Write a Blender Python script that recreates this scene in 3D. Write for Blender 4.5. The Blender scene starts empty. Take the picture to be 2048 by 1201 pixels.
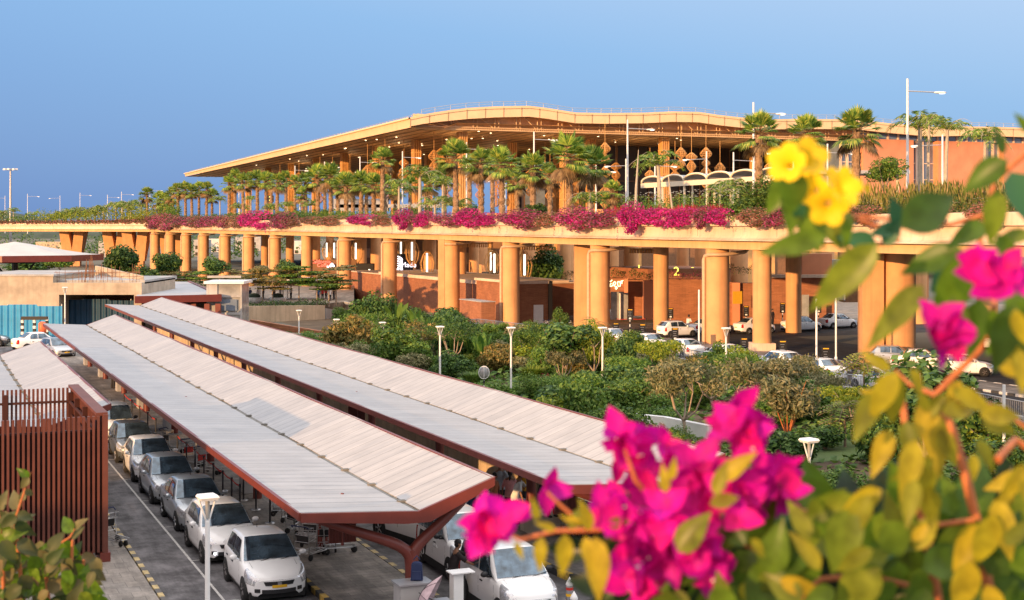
import bpy, math, random
from mathutils import Vector, Matrix
from math import sin, cos, pi, radians
R = random.Random(11)
F = 2844.0; CX = 1024.0; HY = 458.0; CZ = 10.0
TH = math.atan2(1194, F); C_ = cos(TH); S_ = sin(TH)
def W(u, p, z=0.0): return Vector((-S_*u + C_*p, C_*u + S_*p, z))
def G(x, y, z=0.0):
    d = (CZ-z)*F/(y-HY); return Vector(((x-CX)*d/F, d, z))
def P(x, y, d): return Vector(((x-CX)*d/F, d, CZ-(y-HY)*d/F))
def up(v): return (C_*v[1]-S_*v[0], C_*v[0]+S_*v[1])
def dp(x, p): return p/(S_+C_*(x-CX)/F)
def zy(y, d): return CZ-(y-HY)*d/F
def sstep(a, b, t):
    t = max(0, min(1, (t-a)/(b-a))); return t*t*(3-2*t)
def lerp_tab(tab, t):
    if t <= tab[0][0]: return tab[0][1]
    for (a, va), (b, vb) in zip(tab, tab[1:]):
        if t <= b: return va+(vb-va)*(t-a)/(b-a)
    return tab[-1][1]
def gz(x, y):
    u, p = up((x, y))
    return -(1.3*sstep(128, 150, u)+1.0*sstep(165, 215, u))*sstep(26, 42, p)
scene = bpy.context.scene
col = bpy.data.collections.new("scene_objects"); scene.collection.children.link(col)

# ------------------------------------------------------------ materials
MT = {}
def _base(name):
    m = bpy.data.materials.new(name); m.use_nodes = True
    nt = m.node_tree; nt.nodes.clear()
    o = nt.nodes.new('ShaderNodeOutputMaterial'); b = nt.nodes.new('ShaderNodeBsdfPrincipled')
    nt.links.new(b.outputs[0], o.inputs[0]); MT[name] = m
    return m, nt, b, o
def N(nt, t, **kw):
    n = nt.nodes.new(t)
    for k, v in kw.items():
        if k in n.inputs.keys(): n.inputs[k].default_value = v
        else: setattr(n, k, v)
    return n
def mat(name, colr, rough=.6, metal=0.0, var=.12, scale=3.0, bump=0.0, bscale=20.0, spec=.4, coat=0.0, streak=0.0, detail=6):
    m, nt, b, o = _base(name)
    b.inputs['Roughness'].default_value = rough; b.inputs['Metallic'].default_value = metal
    b.inputs['Specular IOR Level'].default_value = spec; b.inputs['Coat Weight'].default_value = coat
    tc = N(nt, 'ShaderNodeTexCoord')
    c1 = tuple(max(0, x*(1-var)) for x in colr)+(1,); c2 = tuple(min(1, x*(1+var)) for x in colr)+(1,)
    if var > 0:
        n = N(nt, 'ShaderNodeTexNoise', Scale=scale, Detail=detail, Roughness=.6)
        nt.links.new(tc.outputs['Object'], n.inputs['Vector'])
        mr = N(nt, 'ShaderNodeMapRange'); mr.inputs[1].default_value = .3; mr.inputs[2].default_value = .7
        nt.links.new(n.outputs['Fac'], mr.inputs[0])
        mx = N(nt, 'ShaderNodeMix', data_type='RGBA'); mx.inputs[6].default_value = c1; mx.inputs[7].default_value = c2
        nt.links.new(mr.outputs[0], mx.inputs[0]); out = mx.outputs[2]
        if streak > 0:
            mp = N(nt, 'ShaderNodeMapping'); mp.inputs['Scale'].default_value = (2.2, 2.2, .12)
            nt.links.new(tc.outputs['Object'], mp.inputs[0])
            n2 = N(nt, 'ShaderNodeTexNoise', Scale=1.3, Detail=8); nt.links.new(mp.outputs[0], n2.inputs['Vector'])
            mr2 = N(nt, 'ShaderNodeMapRange'); mr2.inputs[1].default_value = .5; mr2.inputs[2].default_value = .75
            mr2.inputs[4].default_value = streak; nt.links.new(n2.outputs['Fac'], mr2.inputs[0])
            m2 = N(nt, 'ShaderNodeMix', data_type='RGBA'); m2.inputs[7].default_value = tuple(x*.45 for x in colr)+(1,)
            nt.links.new(out, m2.inputs[6]); nt.links.new(mr2.outputs[0], m2.inputs[0]); out = m2.outputs[2]
        nt.links.new(out, b.inputs['Base Color'])
    else: b.inputs['Base Color'].default_value = tuple(colr)+(1,)
    if bump > 0:
        nb = N(nt, 'ShaderNodeTexNoise', Scale=bscale, Detail=5); nt.links.new(tc.outputs['Object'], nb.inputs['Vector'])
        bp = N(nt, 'ShaderNodeBump', Strength=bump, Distance=.02); nt.links.new(nb.outputs['Fac'], bp.inputs['Height'])
        nt.links.new(bp.outputs[0], b.inputs['Normal'])
    return m
def emat(name, colr, st):
    m, nt, b, o = _base(name)
    b.inputs['Base Color'].default_value = tuple(colr)+(1,)
    b.inputs['Emission Color'].default_value = tuple(colr)+(1,); b.inputs['Emission Strength'].default_value = st
    return m
def leafmat(name, cols, trans=.3, rough=.5, tcol=None, nsc=1.2, lo=.75, hi=1.2):
    m, nt, b, o = _base(name)
    g = N(nt, 'ShaderNodeNewGeometry'); oi = N(nt, 'ShaderNodeObjectInfo')
    r = N(nt, 'ShaderNodeValToRGB'); r.color_ramp.interpolation = 'LINEAR'
    e = r.color_ramp.elements
    while len(e) < len(cols): e.new(.5)
    for i, cc in enumerate(cols):
        e[i].position = i/(len(cols)-1); e[i].color = tuple(cc)+(1,)
    nt.links.new(g.outputs['Random Per Island'], r.inputs[0])
    hs = N(nt, 'ShaderNodeHueSaturation'); mr = N(nt, 'ShaderNodeMapRange')
    mr.inputs[3].default_value = .8; mr.inputs[4].default_value = 1.2
    nt.links.new(oi.outputs['Random'], mr.inputs[0]); nt.links.new(mr.outputs[0], hs.inputs['Value'])
    nt.links.new(r.outputs[0], hs.inputs['Color'])
    b.inputs['Roughness'].default_value = rough; b.inputs['Specular IOR Level'].default_value = .25
    tcl = N(nt, 'ShaderNodeTexCoord'); nl = N(nt, 'ShaderNodeTexNoise', Scale=nsc, Detail=4); nt.links.new(tcl.outputs['Object'], nl.inputs['Vector'])
    ml = N(nt, 'ShaderNodeMapRange'); ml.inputs[1].default_value = .3; ml.inputs[2].default_value = .7; ml.inputs[3].default_value = lo; ml.inputs[4].default_value = hi; nt.links.new(nl.outputs['Fac'], ml.inputs[0])
    h2 = N(nt, 'ShaderNodeHueSaturation'); nt.links.new(ml.outputs[0], h2.inputs['Value']); nt.links.new(hs.outputs[0], h2.inputs['Color']); hs = h2
    nt.links.new(hs.outputs[0], b.inputs['Base Color'])
    if trans > 0:
        t = N(nt, 'ShaderNodeBsdfTranslucent'); mx = N(nt, 'ShaderNodeMixShader'); mx.inputs[0].default_value = trans
        if tcol:
            mm = N(nt, 'ShaderNodeMix', data_type='RGBA'); mm.inputs[0].default_value = .6
            mm.inputs[7].default_value = tuple(tcol)+(1,); nt.links.new(hs.outputs[0], mm.inputs[6]); nt.links.new(mm.outputs[2], t.inputs[0])
        else: nt.links.new(hs.outputs[0], t.inputs[0])
        nt.links.new(b.outputs[0], mx.inputs[1]); nt.links.new(t.outputs[0], mx.inputs[2]); nt.links.new(mx.outputs[0], o.inputs[0])
    return m
def brickmat(name, c1, c2, mortar, sx, sy, mort=.012, rough=.7, offset=.5, bump=.3, var=.5, vertical=False):
    """rows of units sx x sy metres in object space (xy of the object, or a wall's run and height)"""
    m, nt, b, o = _base(name); b.inputs['Roughness'].default_value = rough
    b.inputs['Specular IOR Level'].default_value = .3
    tc = N(nt, 'ShaderNodeTexCoord'); vec = tc.outputs['Object']
    if vertical:
        sp = N(nt, 'ShaderNodeSeparateXYZ'); nt.links.new(vec, sp.inputs[0])
        ad = N(nt, 'ShaderNodeMath', operation='ADD'); nt.links.new(sp.outputs[0], ad.inputs[0]); nt.links.new(sp.outputs[1], ad.inputs[1])
        cb = N(nt, 'ShaderNodeCombineXYZ'); nt.links.new(ad.outputs[0], cb.inputs[0]); nt.links.new(sp.outputs[2], cb.inputs[1]); vec = cb.outputs[0]
    br = N(nt, 'ShaderNodeTexBrick', offset=offset)
    br.inputs['Scale'].default_value = 1; br.inputs['Brick Width'].default_value = sx; br.inputs['Row Height'].default_value = sy
    br.inputs['Mortar Size'].default_value = mort; br.inputs['Color1'].default_value = tuple(c1)+(1,)
    br.inputs['Color2'].default_value = tuple(c2)+(1,); br.inputs['Mortar'].default_value = tuple(mortar)+(1,)
    nt.links.new(vec, br.inputs['Vector'])
    n = N(nt, 'ShaderNodeTexNoise', Scale=.7, Detail=8, Roughness=.65); nt.links.new(tc.outputs['Object'], n.inputs['Vector'])
    mr = N(nt, 'ShaderNodeMapRange'); mr.inputs[1].default_value = .3; mr.inputs[2].default_value = .7
    mr.inputs[3].default_value = 1-var*.4; mr.inputs[4].default_value = 1+var*.25
    nt.links.new(n.outputs['Fac'], mr.inputs[0])
    mx = N(nt, 'ShaderNodeMix', data_type='RGBA', blend_type='MULTIPLY'); mx.inputs[0].default_value = 1
    nt.links.new(br.outputs['Color'], mx.inputs[6]); nt.links.new(mr.outputs[0], mx.inputs[7]); nt.links.new(mx.outputs[2], b.inputs['Base Color'])
    bp = N(nt, 'ShaderNodeBump', Strength=bump, Distance=.01, invert=True); nt.links.new(br.outputs['Fac'], bp.inputs['Height'])
    nt.links.new(bp.outputs[0], b.inputs['Normal'])
    return m
def stripemat(name, c1, c2, period, axis=1, duty=.5, rough=.7, wear=.3):
    m, nt, b, o = _base(name); b.inputs['Roughness'].default_value = rough
    tc = N(nt, 'ShaderNodeTexCoord'); sp = N(nt, 'ShaderNodeSeparateXYZ'); nt.links.new(tc.outputs['Object'], sp.inputs[0])
    dv = N(nt, 'ShaderNodeMath', operation='DIVIDE'); nt.links.new(sp.outputs[axis], dv.inputs[0]); dv.inputs[1].default_value = period
    fr = N(nt, 'ShaderNodeMath', operation='FRACT'); nt.links.new(dv.outputs[0], fr.inputs[0])
    gt = N(nt, 'ShaderNodeMath', operation='GREATER_THAN'); nt.links.new(fr.outputs[0], gt.inputs[0]); gt.inputs[1].default_value = duty
    mx = N(nt, 'ShaderNodeMix', data_type='RGBA'); mx.inputs[6].default_value = tuple(c1)+(1,); mx.inputs[7].default_value = tuple(c2)+(1,)
    nt.links.new(gt.outputs[0], mx.inputs[0])
    n = N(nt, 'ShaderNodeTexNoise', Scale=9, Detail=6); nt.links.new(tc.outputs['Object'], n.inputs['Vector'])
    mr = N(nt, 'ShaderNodeMapRange'); mr.inputs[1].default_value = .35; mr.inputs[2].default_value = .65
    mr.inputs[3].default_value = 1-wear; mr.inputs[4].default_value = 1; nt.links.new(n.outputs['Fac'], mr.inputs[0])
    m2 = N(nt, 'ShaderNodeMix', data_type='RGBA', blend_type='MULTIPLY'); m2.inputs[0].default_value = 1
    nt.links.new(mx.outputs[2], m2.inputs[6]); nt.links.new(mr.outputs[0], m2.inputs[7]); nt.links.new(m2.outputs[2], b.inputs['Base Color'])
    return m
def roofmat(name, period, base, line, rough=.45):
    """white roof sheets with thin dark joints across the run (object y)"""
    m, nt, b, o = _base(name)
    b.inputs['Roughness'].default_value = rough; b.inputs['Specular IOR Level'].default_value = .5
    tc = N(nt, 'ShaderNodeTexCoord'); sp = N(nt, 'ShaderNodeSeparateXYZ'); nt.links.new(tc.outputs['Object'], sp.inputs[0])
    dv = N(nt, 'ShaderNodeMath', operation='DIVIDE'); nt.links.new(sp.outputs[1], dv.inputs[0]); dv.inputs[1].default_value = period
    fr = N(nt, 'ShaderNodeMath', operation='FRACT'); nt.links.new(dv.outputs[0], fr.inputs[0])
    lt = N(nt, 'ShaderNodeMath', operation='LESS_THAN'); nt.links.new(fr.outputs[0], lt.inputs[0]); lt.inputs[1].default_value = .045
    fl = N(nt, 'ShaderNodeMath', operation='FLOOR'); nt.links.new(dv.outputs[0], fl.inputs[0])
    wn = N(nt, 'ShaderNodeTexWhiteNoise', noise_dimensions='1D'); nt.links.new(fl.outputs[0], wn.inputs['W'])
    n = N(nt, 'ShaderNodeTexNoise', Scale=.9, Detail=8, Roughness=.7); nt.links.new(tc.outputs['Object'], n.inputs['Vector'])
    ad = N(nt, 'ShaderNodeMath', operation='MULTIPLY_ADD'); nt.links.new(wn.outputs['Value'], ad.inputs[0]); ad.inputs[1].default_value = .1
    mr = N(nt, 'ShaderNodeMapRange'); mr.inputs[1].default_value = .3; mr.inputs[2].default_value = .7; mr.inputs[3].default_value = .74; mr.inputs[4].default_value = .95
    nt.links.new(n.outputs['Fac'], mr.inputs[0]); nt.links.new(mr.outputs[0], ad.inputs[2])
    mm = N(nt, 'ShaderNodeMix', data_type='RGBA', blend_type='MULTIPLY'); mm.inputs[0].default_value = 1; mm.inputs[6].default_value = tuple(base)+(1,)
    nt.links.new(ad.outputs[0], mm.inputs[7])
    mp = N(nt, 'ShaderNodeMapping'); mp.inputs['Scale'].default_value = (.35, 5, .35); nt.links.new(tc.outputs['Object'], mp.inputs[0])
    n2 = N(nt, 'ShaderNodeTexNoise', Scale=1.1, Detail=9, Roughness=.7); nt.links.new(mp.outputs[0], n2.inputs['Vector'])
    m3 = N(nt, 'ShaderNodeMapRange'); m3.inputs[1].default_value = .38; m3.inputs[2].default_value = .62; m3.inputs[3].default_value = .80; m3.inputs[4].default_value = 1.0; nt.links.new(n2.outputs['Fac'], m3.inputs[0])
    m4 = N(nt, 'ShaderNodeMix', data_type='RGBA', blend_type='MULTIPLY'); m4.inputs[0].default_value = 1; nt.links.new(mm.outputs[2], m4.inputs[6]); nt.links.new(m3.outputs[0], m4.inputs[7])
    nr = N(nt, 'ShaderNodeMapRange'); nr.inputs[3].default_value = .25; nr.inputs[4].default_value = .6; nt.links.new(n2.outputs['Fac'], nr.inputs[0]); nt.links.new(nr.outputs[0], b.inputs['Roughness'])
    bw = N(nt, 'ShaderNodeBump', Strength=.25, Distance=.03); nt.links.new(n.outputs['Fac'], bw.inputs['Height']); nt.links.new(bw.outputs[0], b.inputs['Normal'])
    mx = N(nt, 'ShaderNodeMix', data_type='RGBA'); mx.inputs[7].default_value = tuple(line)+(1,)
    nt.links.new(m4.outputs[2], mx.inputs[6]); nt.links.new(lt.outputs[0], mx.inputs[0]); nt.links.new(mx.outputs[2], b.inputs['Base Color'])
    return m

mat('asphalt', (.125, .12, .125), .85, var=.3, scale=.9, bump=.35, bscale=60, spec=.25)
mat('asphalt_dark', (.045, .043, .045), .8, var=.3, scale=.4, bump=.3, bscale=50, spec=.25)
brickmat('island_paving', (.27, .24, .21), (.21, .19, .17), (.13, .12, .105), .9, .3, .01, var=.9)
brickmat('side_paving', (.27, .24, .21), (.22, .2, .18), (.12, .11, .1), .6, .6, .008, var=.8)
brickmat('plaza_paving', (.30, .24, .18), (.24, .19, .15), (.14, .12, .1), 1.2, .6, .01, var=.7)
def asphalt_patches(name, tint):
    m = MT[name]; nt = m.node_tree; b = [n for n in nt.nodes if n.type == 'BSDF_PRINCIPLED'][0]; src = b.inputs['Base Color'].links[0].from_socket
    tc = N(nt, 'ShaderNodeTexCoord'); mp = N(nt, 'ShaderNodeMapping'); mp.inputs['Scale'].default_value = (1.0, .12, 1); nt.links.new(tc.outputs['Object'], mp.inputs[0])
    n = N(nt, 'ShaderNodeTexNoise', Scale=1.6, Detail=7, Roughness=.7); nt.links.new(mp.outputs[0], n.inputs['Vector'])
    v = N(nt, 'ShaderNodeTexNoise', Scale=.9, Detail=10, Roughness=.8); nt.links.new(tc.outputs['Object'], v.inputs['Vector'])
    ad = N(nt, 'ShaderNodeMath', operation='MULTIPLY'); nt.links.new(n.outputs['Fac'], ad.inputs[0]); nt.links.new(v.outputs['Fac'], ad.inputs[1])
    r = N(nt, 'ShaderNodeMapRange'); r.inputs[1].default_value = .17; r.inputs[2].default_value = .33; r.inputs[3].default_value = .55; r.inputs[4].default_value = 1.25; nt.links.new(ad.outputs[0], r.inputs[0])
    mx = N(nt, 'ShaderNodeMix', data_type='RGBA', blend_type='MULTIPLY'); mx.inputs[0].default_value = 1; nt.links.new(src, mx.inputs[6]); nt.links.new(r.outputs[0], mx.inputs[7]); nt.links.new(mx.outputs[2], b.inputs['Base Color'])
asphalt_patches('asphalt', 0); asphalt_patches('asphalt_dark', 0)
for n_ in ('island_paving', 'side_paving', 'plaza_paving'): asphalt_patches(n_, 0)
mat('road_paint', (.45, .44, .42), .7, var=.45, scale=6)
stripemat('kerb_yellow', (.50, .33, .07), (.03, .03, .03), .9, 1, .5, wear=.45)
stripemat('kerb_faded', (.55, .42, .20), (.13, .12, .11), .9, 1, .5, wear=.45)
stripemat('kerb_white', (.65, .63, .6), (.05, .05, .05), 1.4, 1, .5)
stripemat('pole_stripe', (.8, .8, .8), (.02, .02, .02), .5, 2, .5)
roofmat('canopy_roof', .66, (.46, .44, .425), (.13, .12, .11), .38)
mat('canopy_red', (.15, .03, .02), .42, var=.15, scale=2, spec=.5)
mat('slat_red', (.125, .038, .024), .55, var=.25, scale=1.2)
mat('slat_dark', (.05, .012, .008), .7)
mat('gutter', (.16, .15, .13), .6, var=.4, scale=3)
mat('white_metal', (.78, .77, .75), .35, var=.05, spec=.5)
mat('grey_metal', (.42, .42, .43), .4, .6, var=.1)
mat('galv', (.5, .5, .5), .35, .8, var=.1)
mat('dark_metal', (.035, .035, .04), .45, .3, var=.1)
mat('black_rubber', (.018, .018, .018), .8, var=.1)
mat('concrete', (.42, .35, .27), .85, var=.28, scale=.6, bump=.3, bscale=14, streak=.35)
mat('concrete_warm', (.52, .40, .27), .85, var=.22, scale=.5, bump=.25, bscale=10, streak=.55)
mat('concrete_grey', (.38, .37, .36), .85, var=.2, scale=.5, bump=.2, bscale=10, streak=.2)
mat('flat_roof', (.36, .37, .39), .8, var=.2, scale=.4)
mat('parapet_cream', (.74, .56, .42), .75, var=.14, scale=.35, streak=.38)
mat('beam_ochre', (.66, .43, .20), .75, var=.14, scale=.4, streak=.3)
mat('column_ochre', (.66, .34, .15), .75, var=.14, scale=.5, streak=.3, bump=.15, bscale=6)
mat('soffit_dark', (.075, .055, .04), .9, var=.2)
mat('pipe_ochre', (.55, .36, .22), .5, var=.12)
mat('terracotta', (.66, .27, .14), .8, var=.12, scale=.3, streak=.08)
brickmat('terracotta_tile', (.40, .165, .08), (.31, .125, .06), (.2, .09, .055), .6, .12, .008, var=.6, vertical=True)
mat('fascia_gold', (.78, .53, .29), .55, var=.08, scale=.4, spec=.5)
mat('fascia_edge', (.85, .62, .35), .5, var=.05)
mat('soffit_wood', (.82, .50, .24), .6, var=.25, scale=.3)
mat('wood_gold', (.70, .37, .12), .5, var=.15, scale=1)
mat('wood_dark', (.22, .11, .05), .6, var=.2)
mat('lantern_gold', (.42, .20, .05), .4, var=.25, scale=3)
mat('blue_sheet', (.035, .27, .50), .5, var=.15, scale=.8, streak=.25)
mat('blue_sheet_shaded', (.01, .055, .11), .5, var=.2, scale=.8, streak=.2)  # blue sheet again, with the shade of the opening painted into its colour
mat('rust', (.22, .10, .05), .85, var=.3)
mat('fabric_white', (.5, .48, .46), .75, var=.1, scale=.3)
mat('tent_cream', (.78, .68, .50), .7, var=.06)
mat('tyre', (.02, .02, .02), .85, var=.2, scale=9)
mat('rim_silver', (.5, .5, .5), .35, .8, var=.1)
mat('rim_steel', (.16, .15, .15), .5, .5, var=.3, scale=9)
mat('car_white', (.86, .86, .85), .28, var=.03, scale=1.5, coat=.6)
mat('car_silver', (.46, .49, .52), .30, .55, var=.03, coat=.6)
mat('car_grey', (.10, .115, .13), .3, .4, var=.05, coat=.6)
mat('car_glass', (.07, .11, .15), .06, .6, var=.7, scale=2.5, spec=1.0, coat=.5)  # noise in the colour paints mottled reflections into the glass
mat('car_trim', (.02, .02, .022), .5, var=.1)
mat('headlight', (.55, .57, .60), .12, .5, var=.35, scale=30, spec=.9)
mat('taillight', (.45, .015, .01), .2, var=.2, scale=20)
mat('plate_yellow', (.75, .42, .02), .5, var=.05)
mat('plate_white', (.8, .8, .8), .5, var=.02)
mat('chrome', (.75, .75, .76), .18, .95, var=0)
mat('belt_red', (.42, .02, .015), .7, var=.1)
mat('sign_red', (.5, .03, .02), .5, var=.1)
mat('sign_black', (.015, .014, .014), .5, var=.1)
mat('cloth_blue', (.02, .03, .08), .9); mat('skin', (.30, .15, .085), .55, var=.08, scale=8)
mat('hair', (.012, .01, .009), .6, var=.1)
for n_, c_ in dict(shirt_black=(.03,.022,.022), shirt_yellow=(.62,.33,.03), shirt_grey=(.35,.37,.4), shirt_white=(.68,.66,.64), shirt_red=(.5,.03,.03),
                   shirt_pink=(.65,.3,.3), shirt_print=(.42,.16,.08), trouser_dark=(.03,.03,.035), trouser_brown=(.13,.085,.06), trouser_blue=(.03,.07,.16), umbrella_cloth=(.42,.31,.33)).items():
    mat(n_, c_, .85, var=.2, scale=6)
mat('soil', (.11, .075, .045), .95, var=.4, scale=.6, bump=.5, bscale=8)
mat('far_ground', (.13, .12, .09), .95, var=.3, scale=.02)
mat('lawn', (.07, .11, .03), .9, var=.35, scale=.8, bump=.5, bscale=30)
mat('bark', (.22, .15, .10), .9, var=.35, scale=4, bump=.5, bscale=12)
mat('bark_pale', (.36, .28, .21), .9, var=.3, scale=5, bump=.4, bscale=12)
mat('palm_trunk', (.30, .19, .11), .9, var=.4, scale=6, bump=.6, bscale=14)
mat('palm_smooth', (.42, .36, .28), .8, var=.2, scale=4)
mat('stem_orange', (.42, .13, .04), .6, var=.3, scale=30)
mat('glass_dark', (.06, .042, .03), .35, var=.3, scale=.3, spec=.25)
mat('glass_blue', (.16, .20, .26), .1, var=.3, scale=.3, spec=.8)
mat('glass_pale', (.30, .30, .29), .1, var=.4, scale=.6, spec=.8)
mat('hill_green', (.05, .07, .05), 1, var=.35, scale=.05)
mat('facade_white', (.6, .58, .55), .8, var=.2, scale=.2)
mat('red_orange_bin', (.7, .14, .05), .5)
emat('lamp_white', (1, .93, .8), 1.5); emat('lamp_warm', (1, .72, .4), 5.0); emat('sign_yellow', (1, .85, .12), 1.6)
emat('sign_cream', (1, .86, .45), 1.8); emat('sign_pink', (1, .16, .12), 1.3); emat('sign_white', (.95, .9, 1), 1.6); emat('head_lit', (.9, .9, 1), 2.0)

# ------------------------------------------------------------ mesh collector
class MB:
    def __init__(s): s.v = []; s.f = []; s.m = []; s.s = []
    def add(s, vs, fs, m=0, smooth=False):
        o = len(s.v); s.v.extend([tuple(v) for v in vs])
        for f in fs: s.f.append(tuple(i+o for i in f)); s.m.append(m); s.s.append(smooth)
    def box(s, x, y, z, sx, sy, sz, rot=0, m=0, top=1.0):
        """centre x,y, base z; top scales the upper face"""
        cr, sr = cos(rot), sin(rot); vs = []
        for zz, k in ((z, 1), (z+sz, top)):
            for a, b in ((-1, -1), (1, -1), (1, 1), (-1, 1)):
                dx, dy = a*sx/2*k, b*sy/2*k; vs.append((x+dx*cr-dy*sr, y+dx*sr+dy*cr, zz))
        s.add(vs, [(3, 2, 1, 0), (4, 5, 6, 7), (0, 1, 5, 4), (1, 2, 6, 5), (2, 3, 7, 6), (3, 0, 4, 7)], m)
    def quad(s, a, b, c, d, m=0): s.add([a, b, c, d], [(0, 1, 2, 3)], m)
    def prism(s, poly, z0, z1, m=0):
        n = len(poly); z0 = z0 if hasattr(z0, '__len__') else [z0]*n; z1 = z1 if hasattr(z1, '__len__') else [z1]*n
        vs = [(p[0], p[1], z0[i]) for i, p in enumerate(poly)]+[(p[0], p[1], z1[i]) for i, p in enumerate(poly)]
        s.add(vs, [tuple(range(n))[::-1], tuple(range(n, 2*n))]+[(i, (i+1) % n, n+(i+1) % n, n+i) for i in range(n)], m)
    def tube(s, pts, r, n=6, m=0, cap=True, smooth=True):
        pts = [Vector(p) for p in pts]; k = len(pts)
        rs = r if hasattr(r, '__len__') else [r]*k; vs = []; ref = None
        for i, p in enumerate(pts):
            t = (pts[min(i+1, k-1)]-pts[max(i-1, 0)]); t = t.normalized() if t.length > 1e-9 else Vector((0, 0, 1))
            if ref is None: ref = t.cross(Vector((0, 0, 1)) if abs(t.z) < .9 else Vector((1, 0, 0))).normalized()
            a = (ref-t*ref.dot(t)); a = a.normalized() if a.length > 1e-6 else t.orthogonal().normalized(); ref = a; b = t.cross(a)
            for j in range(n):
                q = 2*pi*j/n; vs.append(p+(a*cos(q)+b*sin(q))*rs[i])
        fs = [(i*n+j, i*n+(j+1) % n, (i+1)*n+(j+1) % n, (i+1)*n+j) for i in range(k-1) for j in range(n)]
        s.add(vs, fs, m, smooth)
        if cap: s.add(vs[:n], [tuple(range(n))[::-1]], m); s.add(vs[-n:], [tuple(range(n))], m)
    def lathe(s, prof, c=(0, 0, 0), n=16, m=0, smooth=True, axis='z'):
        vs = []
        for r, z in prof:
            for j in range(n):
                q = 2*pi*j/n
                if axis == 'z': vs.append((c[0]+r*cos(q), c[1]+r*sin(q), c[2]+z))
                else: vs.append((c[0]+z, c[1]+r*cos(q), c[2]+r*sin(q)))
        k = len(prof)
        s.add(vs, [(i*n+j, i*n+(j+1) % n, (i+1)*n+(j+1) % n, (i+1)*n+j) for i in range(k-1) for j in range(n)], m, smooth)
    def grid(s, rows, m=0, smooth=True):
        k = len(rows[0]); vs = [p for r_ in rows for p in r_]
        s.add(vs, [(i*k+j, i*k+j+1, (i+1)*k+j+1, (i+1)*k+j) for i in range(len(rows)-1) for j in range(k-1)], m, smooth)
    def ball(s, c, r, n=8, m=0):
        rr = r if hasattr(r, '__len__') else (r, r, r); rows = []
        for i in range(n//2+1):
            a = pi*i/(n//2); rows.append([(c[0]+rr[0]*sin(a)*cos(2*pi*j/n), c[1]+rr[1]*sin(a)*sin(2*pi*j/n), c[2]+rr[2]*cos(a)) for j in range(n+1)])
        s.grid(rows, m)
    def mesh(s, name, mats):
        me = bpy.data.meshes.new(name); me.from_pydata(s.v, [], s.f)
        for m in (mats if isinstance(mats, (list, tuple)) else [mats]): me.materials.append(MT[m])
        me.polygons.foreach_set('material_index', s.m); me.polygons.foreach_set('use_smooth', s.s); me.update()
        return me
    def build(s, name, mats, parent=None, loc=(0, 0, 0), rz=0.0):
        return obj(name, s.mesh(name, mats), parent, loc, rz)
def obj(name, data, parent=None, loc=(0, 0, 0), rz=0.0):
    o = bpy.data.objects.new(name, data); o.location = loc; o.rotation_euler = (0, 0, rz)
    if parent: o.parent = parent
    col.objects.link(o); return o
def tag(o, label=None, cat=None, group=None, kind=None):
    for k, v in (('label', label), ('category', cat), ('group', group), ('kind', kind)):
        if v: o[k] = v
    return o
def thing(name, label, cat, loc=(0, 0, 0), rz=0.0, group=None):
    return tag(obj(name, None, None, loc, rz), label, cat, group)
def struct(name, mb, m, loc=(0, 0, 0), rz=0.0): return tag(mb.build(name, m, None, loc, rz), kind='structure')
def dup(root, loc=None, rz=None, label=None, group=None, scale=None):
    def cp(o, par):
        c = o.copy(); col.objects.link(c)
        if par: c.parent = par
        for ch in list(o.children): cp(ch, c)
        return c
    r = cp(root, None)
    if loc is not None: r.location = loc
    if rz is not None: r.rotation_euler = (0, 0, rz)
    if scale is not None: r.scale = scale if hasattr(scale, '__len__') else (scale,)*3
    if label: r['label'] = label
    if group: r['group'] = group
    return r
def sweep(path, prof, zs=None, closed=False):
    """2-D path of Vectors; prof [(offset to the right of travel, z)]; returns rows"""
    rows = []
    for i, p in enumerate(path):
        t = (path[min(i+1, len(path)-1)]-path[max(i-1, 0)]); t = Vector((t[0], t[1])).normalized(); n = Vector((t.y, -t.x))
        dz = zs[i] if zs else 0
        rows.append([(p[0]+n.x*o, p[1]+n.y*o, z+dz) for o, z in prof])
    return rows
def text_mesh(body, size, ext=.02):
    cu = bpy.data.curves.new('t', 'FONT'); cu.body = body; cu.size = size; cu.extrude = ext; cu.align_x = 'CENTER'; cu.align_y = 'CENTER'
    ob = bpy.data.objects.new('t', cu); scene.collection.objects.link(ob)
    bpy.context.view_layer.update()
    me = bpy.data.meshes.new_from_object(ob.evaluated_get(bpy.context.evaluated_depsgraph_get()))
    bpy.data.objects.remove(ob); return me
def text_part(name, body, size, m, loc, rz, parent, ext=.02):
    me = text_mesh(body, size, ext); me.transform(Matrix.Rotation(pi/2, 4, 'X')); me.materials.clear(); me.materials.append(MT[m])
    return obj(name, me, parent, loc, rz)
# ------------------------------------------------------------ camera, light
cam = bpy.data.cameras.new('camera'); co = bpy.data.objects.new('camera', cam); scene.collection.objects.link(co)
co.location = (0, 0, CZ); co.rotation_euler = (pi/2, 0, 0)
cam.sensor_width = 36; cam.lens = F/2048*36; cam.shift_y = -(600.5-HY)/2048; cam.clip_start = .1; cam.clip_end = 6000
cam.dof.use_dof = True; cam.dof.focus_distance = 110; cam.dof.aperture_fstop = 5.6
scene.camera = co
SKY = [(0, (.118, .222, .47)), (.04, (.138, .258, .515)), (.11, (.172, .315, .58)), (.18, (.215, .38, .64)), (.36, (.50, .58, .72)), (.62, (1.0, .98, 1.0)), (1, (1.95, 1.85, 1.8))]
SUN_EL = radians(8.5); SUN_AZ = radians(218)      # compass: 0 = +Y, clockwise; the sun stands behind and left of the camera
sd = Vector((sin(SUN_AZ)*cos(SUN_EL), cos(SUN_AZ)*cos(SUN_EL), sin(SUN_EL)))
sl = bpy.data.lights.new('sun', 'SUN'); sl.energy = 4.7; sl.angle = radians(.6); sl.color = (1.0, .57, .25)
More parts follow.
